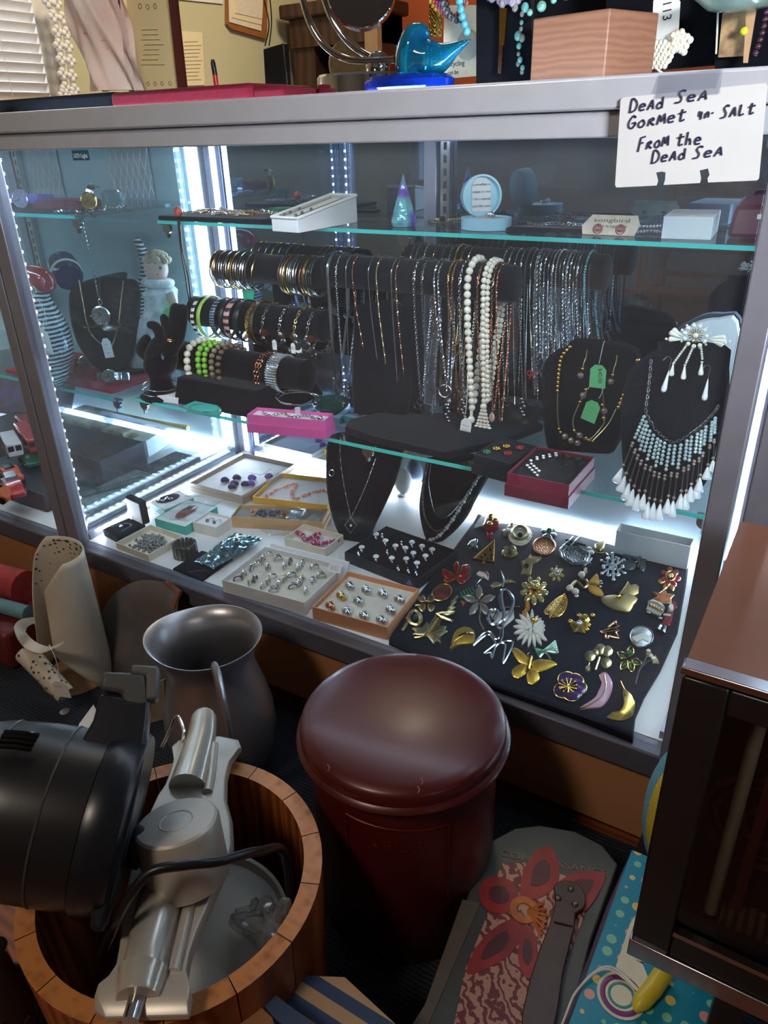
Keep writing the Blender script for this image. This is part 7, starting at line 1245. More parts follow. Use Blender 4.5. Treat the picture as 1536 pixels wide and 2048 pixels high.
def on_tin(s, z, o=.0006): a = s / .114; d = vd * math.cos(a) + sd * math.sin(a); return V((CX, CY, z)) + d * (.114 + o)
for s0, s1, z0_, z1_ in ((-.07, .05, .247, .24), (.05, .05, .24, .12), (-.07, -.07, .247, .12)): mb.sweep([on_tin(s0 + (s1 - s0) * i / 10, z0_ + (z1_ - z0_) * i / 10) for i in range(11)], .0012, 6)
vs, fs = text_mb("ARD'S", .024); wv = max(v.x for v in vs)
mb.add([on_tin((v.x - wv / 2) * 1.05 - .01, .207 + v.y, .0004 + v.z * .6) for v in vs], fs)
mb.build('raised_lettering', mat('embossed tin', (104, 30, 28), .25, .2, .1, 20), T)
# staved wooden tub
TX, TY, TR, TH = -.472, -.478, .153, .25
TW = striped('amber stave wood', (116, 58, 26), (172, 96, 46), 9, 'X', .38, dist=5, detail=3, stretch=(2, 2, .35)); EG = striped('end grain rings', (150, 84, 40), (206, 134, 76), 26, 'X', .4, kind='RINGS', dist=6)
T = thing('wooden_tub', 'round staved wooden tub holding kitchen machines', 'tub', (TX, TY, 0))
ns = 15
for i in range(ns):
    a0, a1 = 2 * PI * i / ns + .004, 2 * PI * (i + 1) / ns - .004; mb = MB()
    A = [a0 + (a1 - a0) * j / 5 for j in range(6)]
    for j in range(5):
        P_ = lambda a, r, z: V((TX + math.cos(a) * r, TY + math.sin(a) * r, z)); b0, b1 = A[j], A[j + 1]
        mb.add([P_(b0, TR - .026, .002), P_(b1, TR - .026, .002), P_(b1, TR - .008, .002), P_(b0, TR - .008, .002), P_(b0, TR - .019, TH), P_(b1, TR - .019, TH), P_(b1, TR, TH), P_(b0, TR, TH)], [(0, 1, 5, 4), (2, 3, 7, 6), (3, 2, 1, 0)] + ([(3, 0, 4, 7)] if j == 0 else []) + ([(1, 2, 6, 5)] if j == 4 else []), 0)
        mb.add([P_(b0, TR - .019, TH), P_(b1, TR - .019, TH), P_(b1, TR, TH), P_(b0, TR, TH)], [(0, 1, 2, 3)], 1)
    mb.build('stave', [TW, EG], T, angle=30)
MB().lathe([(.001, .02), (TR - .027, .02), (TR - .027, .034), (.001, .034)], 48, (TX, TY, 0)).build('bottom', TW, T)
# translucent lid/bowl in the tub
CP = mat('milky plastic', (186, 186, 182), .3, 0, .05, 20, Transmission_Weight=.05, IOR=1.3); c = V((TX + .028, TY + .005, .16)); T = thing('plastic_bowl', 'round milky plastic bowl lid leaning inside the wooden tub', 'bowl', c); ax = V((.12, -.1, 1)).normalized()
MB().lathe([(.001, 0), (.070, .0), (.079, .003), (.083, .010), (.087, .010), (.087, .006), (.082, -.004), (.07, -.006), (.001, -.006)], 48, c, ax).build('lid', CP, T)
solo('kitchen_base', 'dark machine base lying at the bottom of the wooden tub', 'machine', MB().box((TX - .06, TY - .06, .0345), (TX + .07, TY + .06, .13)), BLACKP, bevel=.01)
# cast aluminium machine lying across the tub
CAST = mat('cast aluminium', (196, 188, 178), .36, .3, .12, 10); CASTP = mat('polished cast aluminium', (204, 198, 188), .25, .5, .2, 14)
zt_ = .262; tl = lambda u, v, h=0: PZ(u, v, zt_ + .0) + V((0, 0, h))
T = thing('hand_press', 'cast aluminium kitchen press with drum lying across the wooden tub', 'kitchen machine', tl(330, 1760))
out = [(346, 1500), (350, 1525), (344, 1550), (333, 1578), (318, 1600), (300, 1640), (278, 1700), (253, 1792), (242, 1900), (232, 1955), (214, 1982), (192, 2000), (191, 2030), (215, 2045), (380, 2040), (386, 2000), (376, 1969), (383, 1930), (397, 1885), (437, 1792), (462, 1735), (469, 1700), (466, 1650), (455, 1610), (456, 1566), (464, 1530), (484, 1503), (478, 1488), (440, 1480), (360, 1488)]
mb = MB(); mb.dome([tl(*p) for p in out], (0, 0, .012), .95); mb.build('base_plate', CAST, T, bevel=.001)
def ridge(pts, rs): 
    q = bez([tl(u, v, .012) for u, v in pts], 6); n_ = len(q); return q, [rs[0] + (rs[-1] - rs[0]) * i / (n_ - 1) for i in range(n_)]
mb = MB(); q, r_ = ridge([(410, 1455), (405, 1490), (392, 1540), (378, 1590)], (.016, .021)); mb.sweep(q, r_, 20); mb.sphere(q[0], .016, 14, 10); mb.build('upper_barrel', CASTP, T)
mb = MB(); q, r_ = ridge([(345, 1730), (330, 1800), (310, 1880), (292, 1960)], (.024, .019)); mb.sweep(q, r_, 20); q2, r2 = ridge([(292, 1960), (285, 1990), (280, 2015)], (.0225, .018)); mb.sweep(q2, r2, 20); mb.build('lower_barrel', CASTP, T)
mb = MB(); q, r_ = ridge([(430, 1505), (425, 1560), (418, 1600)], (.006, .006)); mb.sweep(q, r_, 10); q, r_ = ridge([(392, 1770), (375, 1860), (352, 1960)], (.006, .006)); mb.sweep(q, r_, 10); mb.build('ribs', CAST, T)['kind'] = 'stuff'
dc = PZ(358, 1668, .335); dc = V((dc.x, dc.y, zt_ + .012)); top = PZ(352, 1642, .335); axd = (top - dc); Lh = axd.length
mb = MB(); mb.lathe([(.041, 0), (.041, Lh - .006), (.0395, Lh - .002), (.037, Lh), (.017, Lh), (.016, Lh + .0006), (.015, Lh), (.001, Lh)], 48, dc, axd); mb.build('drum', CAST, T, angle=30)
mb = MB(); mb.sweep([tl(280, 2012, .012), tl(266, 2060, .012)], .0075, 14); mb.build('shaft', STEEL, T)
hk = MB(); hk.sweep(bez([tl(325, 1500, .004), tl(345, 1478, .016), tl(362, 1470, .03), tl(372, 1486, .02), tl(366, 1500, .01)]), .0024, 8); solo('wire_hook', 'bent steel wire hook at the top of the aluminium press', 'hook', hk, STEEL)
cd_ = MB(); cd_.sweep(bez([PZ(205, 1905, .2), PZ(225, 1860, .29), PZ(255, 1800, .33), PZ(300, 1745, .352), PZ(370, 1730, .352), PZ(440, 1722, .34), PZ(520, 1702, .30), PZ(570, 1712, .24), V((TX + .105, TY + .045, .16)), V((TX + .1, TY + .0, .10))], 10), .0046, 10); solo('power_cord', 'black power cord looping across the aluminium press', 'cord', cd_, BLACKP)
bg = MB(); c = PZ(528, 1850, .185)
def crumple(a, b): th, ph = a * 2 * PI, b * PI; r = .022 * (1 + .22 * math.sin(3 * th + 2 * ph) + .16 * math.sin(7 * th - 5 * ph)); return c + V((r * 1.5 * math.sin(ph) * math.cos(th), r * math.sin(ph) * math.sin(th), r * .8 * math.cos(ph)))
bg.grid(crumple, 24, 14); bg.sweep(bez([c + V((.015, .006, .012)), c + V((.025, .01, .03)), c + V((.027, .012, .042)), c + V((.02, .01, .038)), c + V((.012, .006, .014))]), .0035, 8); solo('plastic_bag', 'crumpled clear bag inside the right of the wooden tub', 'bag', bg, pane('milky film', (.8, .8, .8), 2.5, .15, .25))
# black clamshell appliance
BLK = mat('black appliance plastic', (30, 30, 33), .33, 0, .15, 8); DKB = mat('blue black plastic', (24, 28, 38), .3, 0, .08); GRP = mat('dark grey plastic', (74, 74, 74), .4, 0, .08)
ac = PZ(200, 1640, .337); axv = (-CR * .93 - CD * .2 - CF * .12).normalized()
T = thing('electric_grill', 'black dome shaped electric appliance with vent slots at the left', 'appliance', ac - V((0, 0, .13)))
R_ = .082; mb = MB(); mb.lathe([(R_, 0), (R_ * 1.0, .012), (R_ * .99, .06), (R_ * .94, .1), (R_ * .84, .13), (R_ * .64, .15), (R_ * .3, .16), (.001, .162)], 64, ac + axv * .004, axv); mb.build('dome', BLK, T, angle=60)
for rr_, zz in ((.995, .036), (.95, .092)): MB().torus(ac + axv * (.004 + zz), axv, R_ * rr_, .0012, 48, 5).build('groove_ring', GRP, T)
upv = (-CD - axv * (-CD).dot(axv)).normalized(); sdv = axv.cross(upv)
MB().lathe([(R_ * 1.02, -.03), (R_ * 1.05, -.026), (R_ * 1.05, -.004), (R_ * 1.02, .003)], 64, ac, axv).build('rim', DKB, T)
facing = (CAM - ac).normalized(); fc = (facing - axv * facing.dot(axv)).normalized()
mb = MB()
for i in range(4):
    p0_ = PZ(42, 1515 + i * 8, .42); 
    th = math.radians(-2 + 0 * i); t_ = .052 + .009 * i
    d0 = (upv * .86 + fc * .5).normalized(); side_ = axv
    ra = R_ * 1.0
    zc = .06 + .0; 
    a1 = ac + axv * (.062) + (upv * math.cos(.62 + i * .085) + fc * math.sin(.62 + i * .085)) * (R_ * .995)
    a2 = ac + axv * (.092) + (upv * math.cos(.62 + i * .085) + fc * math.sin(.62 + i * .085)) * (R_ * .965)
    mb.sweep([a1, a1.lerp(a2, .5) + (upv + fc) * .0008, a2], .0026, 6)
mb.build('vent_slots', BLKST, T)
hp = lambda u, v, dz=0: PN(u, v, ac - axv * .012 + fc * (R_ * .6), fc)
mb = MB(); mb.prism([hp(232, 1392), hp(300, 1398), hp(290, 1500), hp(262, 1640), hp(232, 1760), hp(205, 1868), hp(178, 1860), hp(190, 1760), hp(206, 1640), hp(216, 1560), hp(135, 1540), hp(150, 1500), hp(185, 1440), hp(200, 1385)], fc * -.03); mb.build('arm', DKB, T, bevel=.004)
mb = MB(); mb.prism([hp(204, 1342), hp(290, 1346), hp(296, 1412), hp(246, 1420), hp(244, 1385), hp(198, 1378)], fc * -.032); mb.build('hinge', GRP, T, bevel=.004)
mb = MB(); mb.prism([hp(262, 1328), hp(318, 1332), hp(314, 1398), hp(290, 1400), hp(292, 1350), hp(262, 1346)], fc * -.028); mb.build('latch', mat('mid grey plastic', (96, 96, 94), .4, 0, .08), T, bevel=.003)
mb = MB(); mb.lathe([(.018, 0), (.02, .003), (.02, .012), (.017, .014)], 30, ac - axv * .034 + fc * .01 - upv * .02, -axv); mb.build('hub', BLACKP, T)
# steel pitcher
PXc, PYc = -.712, -.172; SP = mat('brushed steel', (176, 174, 178), .34, .8, .12, 6); T = thing('steel_pitcher', 'polished steel water pitcher standing between the tub and the scoop', 'pitcher', (PXc, PYc, 0))
mb = MB(); prof = [(.056, .001), (.062, .006), (.078, .05), (.086, .09), (.085, .125), (.076, .165), (.066, .2), (.064, .222), (.07, .245), (.082, .264)]
def pit(prof_, off):
    pts = [(r - off, z) for r, z in prof_]; n = 48; vs = []
    sp = V((-.9, -.42, 0)).normalized()
    for r, z in pts:
        for k_ in range(n):
            a = 2 * PI * k_ / n; d = V((math.cos(a), math.sin(a), 0)); w_s = max(0, d.dot(sp)) ** 4 * max(0, (z - .19) / .075); vs.append(V((PXc, PYc, z + w_s * .004)) + d * (r + w_s * .012))
    return vs, n, len(pts)
vs, n, m_ = pit(prof, 0); vi, _, _ = pit(prof, .0018); o_ = len(vs); fs = []
for i in range(m_ - 1):
    for k_ in range(n): a, b = i * n + k_, i * n + (k_ + 1) % n; fs.append((a, b, b + n, a + n)); fs.append((o_ + a, o_ + a + n, o_ + b + n, o_ + b))
for k_ in range(n): a, b = (m_ - 1) * n + k_, (m_ - 1) * n + (k_ + 1) % n; fs.append((a, b, o_ + b, o_ + a))
fs.append(list(range(n - 1, -1, -1))); fs.append([o_ + k_ for k_ in range(n)]); mb.add(vs + vi, fs); mb.build('body', SP, T, angle=60)
hd = V((.78, -.62, 0)).normalized(); B0 = V((PXc, PYc, 0)); MB().sweep(bez([B0 + hd * .072 + V((0, 0, .252)), B0 + hd * .1 + V((0, 0, .268)), B0 + hd * .126 + V((0, 0, .245)), B0 + hd * .132 + V((0, 0, .19)), B0 + hd * .122 + V((0, 0, .13)), B0 + hd * .1 + V((0, 0, .098)), B0 + hd * .083 + V((0, 0, .1))], 8), .0135, 12, flat=.45, up=(-.62, -.78, 0)).build('handle', SP, T)
mb = MB(); mb.sweep(bez([B0 + hd * .125 + V((0, 0, .1)), B0 + hd * .128 + V((0, 0, .06)), B0 + hd * .13 + V((.004, 0, .02))]), .001, 5); mb.sweep(bez([B0 + hd * .13 + V((-.02, -.006, .018)), B0 + hd * .13 + V((.004, 0, .02)), B0 + hd * .13 + V((.016, 0, .026))]), .001, 5); solo('white_string', 'white tag string tied to the steel pitcher handle', 'string', mb, STRING)
# cream enamel scoop
SX, SY = -1.135, -.135; CRE = mat('chipped cream enamel', (206, 194, 176), .45, 0, .06, 12); CHIP = spots('chipped cream enamel speckled', (208, 196, 178), [(206, 194, 176), (60, 56, 54), (210, 200, 182)], 150, .42, .45)
T = thing('coal_scoop', 'chipped cream enamel scoop standing on end with a white tag', 'scoop', (SX, SY, 0))
def scoop(a, b):
    th = math.radians(-60 + 268 * a); top = .275 - .11 * max(0, (abs(a - .45) - .3) / .3) ** 1.2 - (.05 * max(0, a - .86) / .14); bot = .002 + .10 * max(0, (.22 - a) / .22); z = bot + (top - bot) * b
    r = .066 + .012 * (1 - b); lean = .03 * (1 - b)
    return V((SX + r * math.cos(th) + .01, SY + r * .8 * math.sin(th) - lean * .3, z))
MB().grid(scoop, 40, 22).build('shell', CRE, T, solid=.0022)
mb = MB(); rr = random.Random(5)
for i in range(170):
    a, b = rr.gauss(.5, .16), min(.97, abs(rr.gauss(.93, .17)) if rr.random() < .7 else rr.uniform(.4, .95)); b = b if b < .98 else 1.9 - b
    p = scoop(a, b); n_ = V((SX, SY, p.z)) - p; n_.z = 0; n_.normalize(); s_ = rr.uniform(.001, .0034); t_ = V((-n_.y, n_.x, 0))
    mb.prism([p + n_ * .0012 + t_ * s_ * x + V((0, 0, s_ * y)) for x, y in ((-1, 0), (-.3, .8), (.7, .6), (1, -.3), (.2, -.9))], n_ * .0004)
mb.build('chips', mat('dark rust chip', (66, 60, 58), .7, 0, .3), T)
MB().lathe([(.001, 0), (.062, 0), (.064, .004), (.062, .004)], 32, (SX + .01, SY - .008, .0005)).build('rusty_end', mat('rusty brown enamel', (140, 104, 70), .6, 0, .4, 30), T)
hb_ = lambda u, v, y=SY - .085: PY(u, v, y)
mb = MB(); mb.sweep(bez([hb_(118, 1290), hb_(90, 1300), hb_(58, 1288), hb_(40, 1262), hb_(50, 1245, SY - .03), hb_(75, 1240, SY)], 8), .011, 10, flat=.15, up=(0, 0, 1)); o = mb.build('strap', CRE, T)
mb = MB(); a_, b_ = hb_(48, 1302, SY - .09), hb_(132, 1390, SY - .09); mb.lathe([(.017, 0), (.019, .003), (.017, (b_ - a_).length), (.012, (b_ - a_).length), (.014, .003)], 26, a_, b_ - a_); mb.build('socket_handle', CHIP, T)
tg = hb_(112, 1392, SY - .11); tag_card('', 'price_tag', tg, (.031, .034), 'blank white tag hanging from the cream enamel scoop', right=(.95, .3, .05), up=(-.05, 0, 1), lines=0 or 1, string=[hb_(121, 1364, SY - .11), hb_(112, 1320, SY - .108), hb_(98, 1290, SY - .1), hb_(106, 1300, SY - .1)])
# rusty shovel blade leaning on the panel
sv = lambda u, v: PN(u, v, (0, -.125, 0), V((0, -.9, .42)).normalized())
pts = [sv(*p) for p in ((330, 1165), (355, 1185), (352, 1250), (345, 1330), (315, 1390), (270, 1405), (225, 1360), (205, 1300), (200, 1250), (215, 1205), (245, 1175), (285, 1160))]; c = sum(pts, V()) / len(pts); RU = mat('rusty zinc', (104, 104, 108), .6, .2, .3, 22, second=(112, 98, 92))
mb = MB(); q = bez(pts + [pts[0]], 3)[:-1]; n_ = V((0, -.9, .42)).normalized(); vs = [p for p in q] + [c + (p - c) * .55 - n_ * .008 for p in q] + [c - n_ * .011]; N = len(q)
mb.add(vs, [(i, (i + 1) % N, N + (i + 1) % N, N + i) for i in range(N)] + [(N + i, N + (i + 1) % N, 2 * N) for i in range(N)])
for p in mb.v: p.y = min(p.y, -.012)
T = thing('shovel_blade', 'rusty grey shovel blade leaning behind the steel pitcher', 'shovel', V((c.x, c.y, .005))); mb.build('blade', RU, T, solid=.002, angle=60); MB().sweep([pts[0] - n_ * .004, pts[1] - n_ * .004, sv(348, 1215)], .006, 6).build('rusty_edge', mat('orange rust', (130, 76, 60), .8, 0, .4, 40), T)
mb = MB(); a_, b_ = PZ(282, 1452, .002), PZ(330, 1440, .002); mb.hexa([a_, b_, b_ + V((.0, .03, 0)), a_ + V((0, .03, 0))], [a_ + V((0, .015, .075)), b_ + V((0, .015, .08)), b_ + V((0, .02, .08)), a_ + V((0, .02, .075))]); solo('paper_bag', 'small brown paper bag standing by the steel pitcher', 'bag', mb, mat('brown paper', (150, 132, 114), .8, 0, .3, 30))
a_ = PZ(140, 1490, .02); mb = MB(); mb.prism([PZ(u, v, .012) for u, v in ((138, 1500), (160, 1450), (188, 1412), (196, 1430), (170, 1480), (150, 1520))], (0, 0, .004)); solo('paper_sheet', 'white curled paper on the carpet behind the black appliance', 'paper', mb, WHITE)
solo('coin', 'small round silver coin lying on the dark carpet', 'coin', MB().lathe([(.009, 0), (.009, .0016)], 20, PZ(130, 1424, .0045)), STEEL)
# red things under the left showcase
MBX = mat('dark red case', (112, 40, 44), .4, 0, .15, 10); solo('red_case', 'dark red case on the carpet at the left edge', 'case', MB().box((-1.62, -.20, .0045), (-1.24, -.05, .09)), MBX, bevel=.01)
for i, (p, q_, r_, m_, lab) in enumerate((((-1.6, -.14, .125), (-1.30, -.10, .125), .034, mat('red fabric roll', (170, 56, 56), .7, 0, .2), 'red rolled bundle on the dark red case'), ((-1.45, -.17, .106), (-1.24, -.14, .106), .015, mat('teal roll', (110, 150, 158), .6, 0, .1), 'teal roll lying on the dark red case, upper one'), ((-1.5, -.19, .100), (-1.28, -.185, .100), .0095, mat('grey teal roll', (90, 120, 130), .6, 0, .1), 'thinner grey teal roll on the front of the dark red case'))):
    solo('rolled_bundle', lab, 'roll', MB().sweep([p, V(p).lerp(V(q_), .5), q_], r_, 16), m_)
# cardboard box with blue stripes at the bottom
CBZ = .17; STR = striped('tan and blue stripes', (46, 62, 92), (176, 140, 104), 12.5, 'Y', .7, thr=.5); CARD = mat('brown cardboard', (150, 102, 66), .8, 0, .1, 30)
T = thing('cardboard_box', 'cardboard box with blue striped flap in front of the tin', 'box', PZ(600, 2040, .0)); c4_ = [PZ(u, v, CBZ) for u, v in ((510, 1950), (690, 1958), (800, 2060), (560, 2110))]
mb = MB(); mb.prism([V((p.x, p.y, .001)) for p in c4_], (0, 0, CBZ - .01)); mb.build('body', CARD, T)
e0 = c4_[1] - c4_[0]; mb = MB(); mb.prism([c4_[0], c4_[1], c4_[2], c4_[3]], (0, 0, .003)); mb.build('striped_flap', STR, T)
q = [PZ(u, v, .2) for u, v in ((486, 1985), (545, 2040), (560, 2090), (430, 2090), (440, 2050))]; mb = MB(); mb.prism(q, (0, 0, .004)); mb.build('raised_flap', CARD, T); MB().prism([PZ(u, v, .2) for u, v in ((500, 1978), (512, 1966), (560, 2000), (640, 2062), (600, 2080), (548, 2038))], (0, 0, .003)).build('blue_flap', mat('slate blue card', (58, 72, 98), .7, 0, .08), T)
# printed tin lying on the floor
TZ = .1; tp = lambda u, v, h=0: PZ(u, v, TZ) + V((0, 0, h)); T = thing('printed_tin', 'grey printed gift box with red lily lying in front of the showcase', 'gift box', tp(1040, 1900, -TZ))
o_ = [(960, 1715), (985, 1680), (1030, 1656), (1080, 1650), (1150, 1662), (1205, 1690), (1236, 1728), (1182, 1880), (1130, 2090), (830, 2090), (870, 1990)]
mb = MB(); mb.prism([tp(*p, -TZ + .001) for p in o_], (0, 0, TZ - .001)); mb.build('box', mat('olive grey print', (72, 70, 66), .45, 0, .15, 12), T, bevel=.002)
MB().prism([tp(*p) for p in ((925, 1800), (960, 1808), (840, 2090), (800, 2090), (850, 2010))], (0, 0, .0012)).build('spine_band', mat('brown grey band', (96, 82, 68), .5, 0, .1), T)
DMK = striped('pink damask print', (112, 44, 48), (192, 140, 118), 34, 'DIAGONAL', .5, dist=14, detail=4, thr=.5)
MB().prism([tp(*p) for p in ((1002, 1728), (1060, 1726), (1150, 1760), (1180, 1800), (1120, 1960), (1090, 1975), (1060, 2090), (900, 2090), (930, 1940), (975, 1830))], (0, 0, .001)).build('damask_panel', DMK, T)
LILY = mat('red lily print', (150, 34, 28), .45, 0, .3, 20); LILD = mat('dark lily throat', (84, 20, 22), .45, 0, .2, 20)
for i, pts in enumerate((((1040, 1795), (1046, 1745), (1070, 1705), (1098, 1695), (1115, 1720), (1118, 1760), (1100, 1785), (1070, 1800)), ((1038, 1790), (1020, 1762), (985, 1755), (962, 1770), (958, 1795), (975, 1822), (1010, 1828), (1035, 1815)), ((1036, 1835), (1000, 1850), (965, 1880), (940, 1920), (935, 1950), (975, 1938), (1020, 1910), (1045, 1870)), ((1046, 1850), (1036, 1900), (1040, 1935), (1058, 1960), (1075, 1925), (1070, 1870)), ((1110, 1770), (1150, 1745), (1190, 1745), (1212, 1752), (1190, 1800), (1160, 1830), (1120, 1810)))):
    q = bez([tp(*p, .001) for p in pts] + [tp(*pts[0], .001)], 3)[:-1]; mb = MB(); mb.prism(q, (0, 0, .0008), 0); c = sum(q, V()) / len(q); mb.prism([c + (p - c) * .5 + V((0, 0, .0009)) for p in q], (0, 0, .0004), 1); mb.build('lily_petal', [LILY, LILD], T)
mb = MB(); mb.torus(tp(1048, 1822, .002), (0, 0, 1), .013, .005, 20, 6, flat=.3)
for k_ in range(6): mb.sweep([tp(1056, 1824, .0025), tp(1098 - abs(k_ - 2) * 5, 1808 + k_ * 13, .0025)], .0018, 5)
mb.build('lily_centre', mat('orange lily centre', (190, 104, 40), .5, 0, .2, 60), T)
mb = MB(); write(mb, 'CONNOISSANCE', tp(1000, 1712, .0002), tp(1200, 1752) - tp(1000, 1712), tp(1010, 1690) - tp(1000, 1712), .014, 0, width=(tp(1215, 1752) - tp(1000, 1712)).length); mb.build('lettering', mat('faded silver print', (120, 104, 92), .5, .2, 0), T)
LEA = mat('brown leather', (66, 36, 28), .4, 0, .2, 30); st = lambda u, v, h=.006: PZ(u, v, TZ + h); T = thing('leather_strap', 'brown leather strap with three rivets lying on the printed gift box', 'strap', st(1110, 1900))
mb = MB(); mb.prism(bez([st(*p) for p in ((1110, 1795), (1107, 1778), (1118, 1768), (1140, 1766), (1160, 1776), (1171, 1800), (1166, 1822), (1150, 1832), (1148, 1860), (1125, 1950), (1100, 2090), (1040, 2090), (1060, 1960), (1096, 1860), (1108, 1820))] + [st(1110, 1795)], 2)[:-1], (0, 0, .005)); mb.build('leather', LEA, T, bevel=.001); mb = MB()
for u, v in ((1142, 1778), (1116, 1796), (1150, 1808)): MB().sphere(st(u, v, .0112), .0042, 12, 8, sc=(1, 1, .5)).build('rivet', mat('dark rivet', (104, 90, 84), .3, .7, .1) if u == 1142 else bpy.data.materials['dark rivet'], T)
MB().sweep([st(1108, 1843, .012), st(1146, 1852, .012)], .0009, 6).build('seam', mat('dark seam', (40, 22, 18), .6, 0, 0), T)
# blue polka dot toy box
ZP = .2; A_, B_2, C_ = PZ(1262, 1698, ZP), PZ(1172, 1990, ZP), PZ(1330, 1800, ZP); T = thing('toy_box', 'turquoise polka dot craft kit box under the black display case', 'toy box', V((-.05, -.28, 0)))
xa, xb, ya, yb_ = -.078, .03, -.44, A_.y
DOT = spots('polka dots', (30, 140, 172), [(228, 198, 110), (226, 160, 150), (96, 176, 190), (170, 140, 190), (232, 206, 120), (140, 200, 170)], 62, .33, .4, .25); ART = mat('blue and violet artwork', (38, 76, 130), .35, 0, .8, 22, second=(150, 120, 170))
mb = MB(); mb.hexa([(xa - .03, ya, .001), (xb, ya, .001), (xb, yb_, .001), (xa - .03, yb_, .001)], [(xa, ya, ZP), (xb, ya, ZP), (xb, yb_, ZP), (xa, yb_, ZP)], 0); mb.m = [0, 0, 0, 0, 0, 1]; mb.build('carton', [DOT, ART], T, bevel=.001)
mb = MB(); bp = [(xa + .055, yb_ - .03), (xa + .03, yb_ - .05), (xa + .022, yb_ - .09), (xa + .022, yb_ - .14), (xa + .040, yb_ - .165), (xa + .062, yb_ - .15), (xa + .04, yb_ - .12), (xa + .045, yb_ - .07)]; mb.prism([V((x, y, ZP + .0002)) for x, y in bp], (0, 0, .0006), 0); write(mb, 'magic with water!', V((xa + .038, yb_ - .05, ZP + .0009)), (0, -1, 0), (1, 0, 0), .009, 1, width=.075); mb.build('banner', [CREAM, INK], T)
c = V((xa + .034, ya + .10, ZP + .0003)); mb = MB(); mb.lathe([(.001, 0), (.022, 0), (.022, .0008)], 28, c, m=0); mb.torus(c + V((0, 0, .0008)), (0, 0, 1), .017, .0026, 28, 5, 1, flat=.3); mb.torus(c + V((0, 0, .0008)), (0, 0, 1), .011, .0014, 24, 5, 2, flat=.3); mb.build('round_emblem', [CREAM, mat('violet print', (120, 50, 120), .4, 0, 0), mat('teal print', (60, 140, 140), .4, 0, 0)], T)
mb = MB()
for d_ in (0, .003): mb.sweep(bez([V((xa - .018, ya - .02, .12 + d_)), V((xa - .006, ya + .05, .19)), V((xa - .002, ya + .085, ZP + .002)), V((xa + .018, ya + .115 + d_, ZP + .006)), V((xa + .06, ya + .105, ZP + .003))]), .0011, 6)
solo('white_string', 'white string tied around the polka dot craft box', 'string', mb, STRING)
p = V((xa + .052, ya + .098, ZP + .014)); solo('yellow_toy', 'yellow ribbed plastic toy end on the polka dot craft box', 'toy', MB().sweep([p + V((.012, .04, -.002)), p + V((.006, .016, -.003)), p + V((0, 0, -.004)), p + V((-.002, -.006, -.005)), p + V((-.003, -.010, -.006))], [.0085, .0085, .008, .0055, .002], 18), mat('yellow plastic toy', (222, 196, 60), .35, 0, .08))
# plush behind the black case
pc = PY(1312, 1590, -.072); T = thing('plush_cushion', 'fuzzy light blue and yellow cushion wedged behind the black display case', 'cushion', V((pc.x, -.072, .13))); mb = MB(); mb.sphere((pc.x + .022, -.072, pc.z - .012), .1, 24, 18, sc=(.34, .36, 1.0)); mb.build('body', mat('light blue fleece', (120, 178, 206), .95, 0, .15, 300, .8), T); mb = MB(); mb.sphere((pc.x + .026, -.088, pc.z - .006), .09, 24, 18, sc=(.34, .34, .98)); mb.build('yellow_panel', mat('yellow fleece', (226, 196, 60), .95, 0, .1, 300, .8), T)
solo('crate', 'low dark crate under the fuzzy blue and yellow cushion', 'crate', MB().box((pc.x - .012, -.115, .001), (pc.x + .07, -.03, pc.z - .111)), BLACKP, bevel=.002)
# black display case with glass front at right
FX0, FX1, FY0, FY1, FZ0, FZ1 = -.043, .30, -.361, -.122, .296, .600
T = thing('sign_case', 'black framed glass fronted sign case with copper top at the right edge', 'sign case', ((FX0 + FX1) / 2, -.24, FZ0)); BF = mat('black enamel frame', (26, 24, 26), .3, 0, .15, 12); BRT = mat('copper brown top', (140, 88, 62), .3, .35, .12, 6); CHR = mat('dull chrome edge', (176, 172, 178), .2, 1, .1)
MB().box((FX0, FY0 + .012, FZ1 - .006), (FX1, FY1, FZ1)).build('top', BRT, T); MB().box((FX0 + .003, FY0 + .045, FZ0 + .014), (FX0 + .011, FY1, FZ1 - .006)).build('side_panel', BF, T); MB().box((FX1 - .01, FY0 + .02, FZ0 + .014), (FX1, FY1, FZ1 - .006)).build('side_panel', BF, T); MB().box((FX0, FY0 + .01, FZ0), (FX1, FY1, FZ0 + .014)).build('floor', CHR, T); MB().box((FX0 + .004, FY1 - .008, FZ0 + .014), (FX1 - .004, FY1, FZ1 - .006)).build('back', mat('dark brown backing', (52, 40, 36), .5, 0, .2, 10), T)
for a_, b_ in (((FX0, FY0, FZ0), (FX0 + .030, FY0 + .045, FZ1 - .0065)), ((FX1 - .03, FY0, FZ0), (FX1, FY0 + .03, FZ1 - .0065)), ((FX0 + .03, FY0, FZ1 - .028), (FX1 - .03, FY0 + .03, FZ1 - .0065)), ((FX0 + .03, FY0, FZ0 + .02), (FX1 - .03, FY0 + .03, FZ0 + .045))): MB().box(a_, b_).build('frame_bar', BF, T, bevel=.002)
MB().box((FX0 - .001, FY0 - .003, FZ1 - .003), (FX1, FY0 + .010, FZ1 + .003)).build('chrome_edge', CHR, T, bevel=.001); MB().box((FX0 - .001, FY0 - .003, FZ0), (FX1, FY0 + .012, FZ0 + .020)).build('chrome_edge', CHR, T, bevel=.001); MB().box((FX0 + .03, FY0 - .001, FZ0 + .045), (FX1 - .03, FY0 + .006, FZ0 + .050)).build('chrome_edge', CHR, T)
MB().box((FX0 + .03, FY0 + .008, FZ0 + .045), (FX1 - .03, FY0 + .011, FZ1 - .028)).build('glass', pane('smoked glass', (.62, .6, .58), 1, .02), T)
MB().sweep([(FX0 + .052, FY0 + .05, FZ0 + .03), (FX0 + .052, FY0 + .05, FZ1 - .02)], .0052, 12).build('white_tube', mat('milky tube', (232, 236, 210), .4, 0, .03), T)
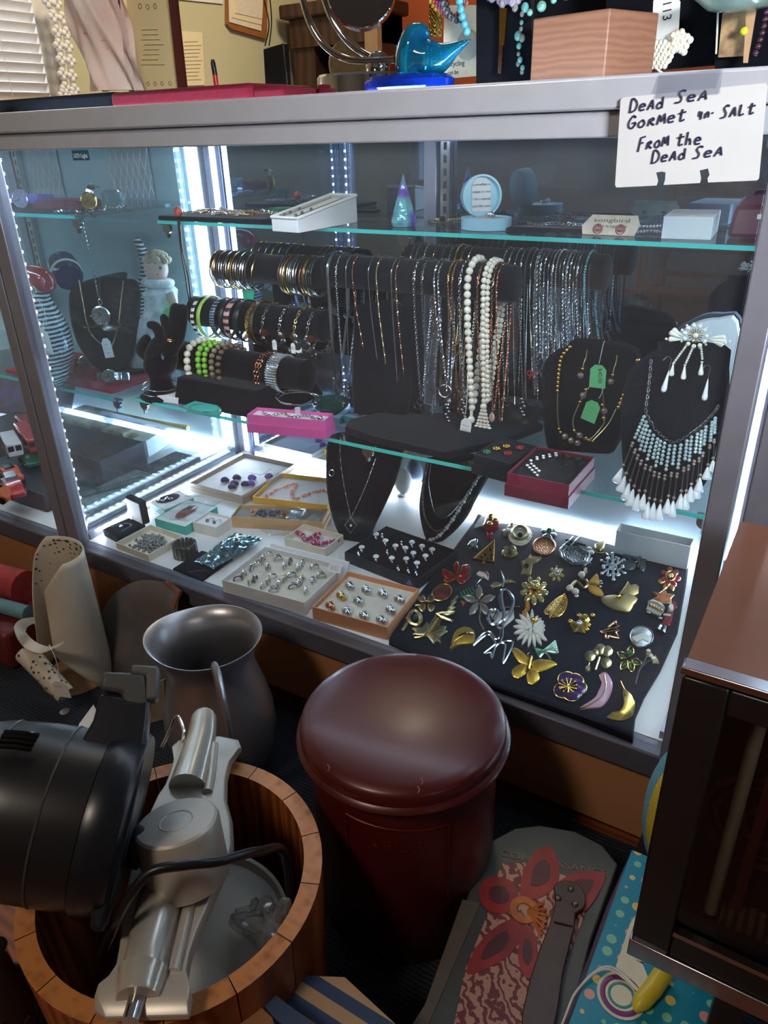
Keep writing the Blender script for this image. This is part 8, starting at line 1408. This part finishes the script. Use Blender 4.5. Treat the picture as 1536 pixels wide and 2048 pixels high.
MB().box((FX0 + .066, FY0 + .06, FZ0 + .03), (FX0 + .074, FY0 + .066, FZ1 - .02)).build('red_strip', mat('dull red strip', (124, 60, 54), .5, 0, .1), T)
ey = FY0 + .07; mb = MB(); ec = PY(1528, 1650, ey); OR_ = mat('orange sign print', (196, 84, 40), .5, 0, .1); BR_ = mat('brown sign print', (120, 74, 60), .5, 0, .15)
MB().box((FX0 + .08, ey + .002, FZ0 + .02), (FX1 - .04, ey + .006, FZ1 - .03)).build('sign_board', mat('dark sign board', (48, 38, 36), .5, 0, .2, 16), T)
mb.torus(ec, (0, -1, 0), .046, .0035, 40, 6, 0, flat=.4); mb.torus(ec, (0, -1, 0), .036, .002, 40, 6, 0, flat=.4); write(mb, 'C', ec + V((-.022, -.001, -.02)), (1, 0, 0), (0, 0, 1), .055, 0); mb.build('round_emblem', BR_, T)
mb = MB(); la = PY(1398, 1818, ey); mb.box((la.x, ey - .001, la.z - .004), (la.x + .16, ey + .002, la.z + .022), 0); write(mb, 'Onn', V((la.x + .004, ey - .001, la.z)), (1, 0, 0), (0, 0, 1), .026, 1); mb.build('orange_letters', [BR_, OR_], T)
MB().box((FX0 + .06, FY0 + .05, FZ0 + .016), (FX1 - .04, ey + .0, FZ0 + .03)).build('slatted_ledge', striped('beige slats', (70, 56, 46), (150, 126, 100), 40, 'X', .6, thr=.5), T)
T = thing('low_table', 'low dark table carrying the sign case, mostly below the photo edge', 'table', (.13, -.24, 0)); MB().box((.0, -.35, .278), (.32, -.11, .295)).build('top', BLACKP, T, bevel=.002)
for x in (.04, .30):
    for y in (-.335, -.125): MB().box((x - .012, y - .012, 0), (x + .012, y + .012, .278)).build('leg', BLACKP, T)
# dark twisted glass bottle at the bottom left
bp_ = PZ(45, 2030, .12); mb = MB(); n = 30
pr = [(.024, 0), (.028, .01), (.029, .09), (.027, .15), (.018, .18), (.010, .195), (.010, .225), (.012, .23)]
mb.lathe(pr, 24, (bp_.x, bp_.y, .001)); 
for s in range(7): mb.sweep([V((bp_.x + math.cos(s * .9 + i * .28) * .0285, bp_.y + math.sin(s * .9 + i * .28) * .0285, .008 + i * .0075)) for i in range(20)], .0032, 6)
solo('glass_bottle', 'dark twisted glass bottle at the lower left beside the tub', 'bottle', mb, mat('black glass', (28, 22, 22), .08, 0, .1))
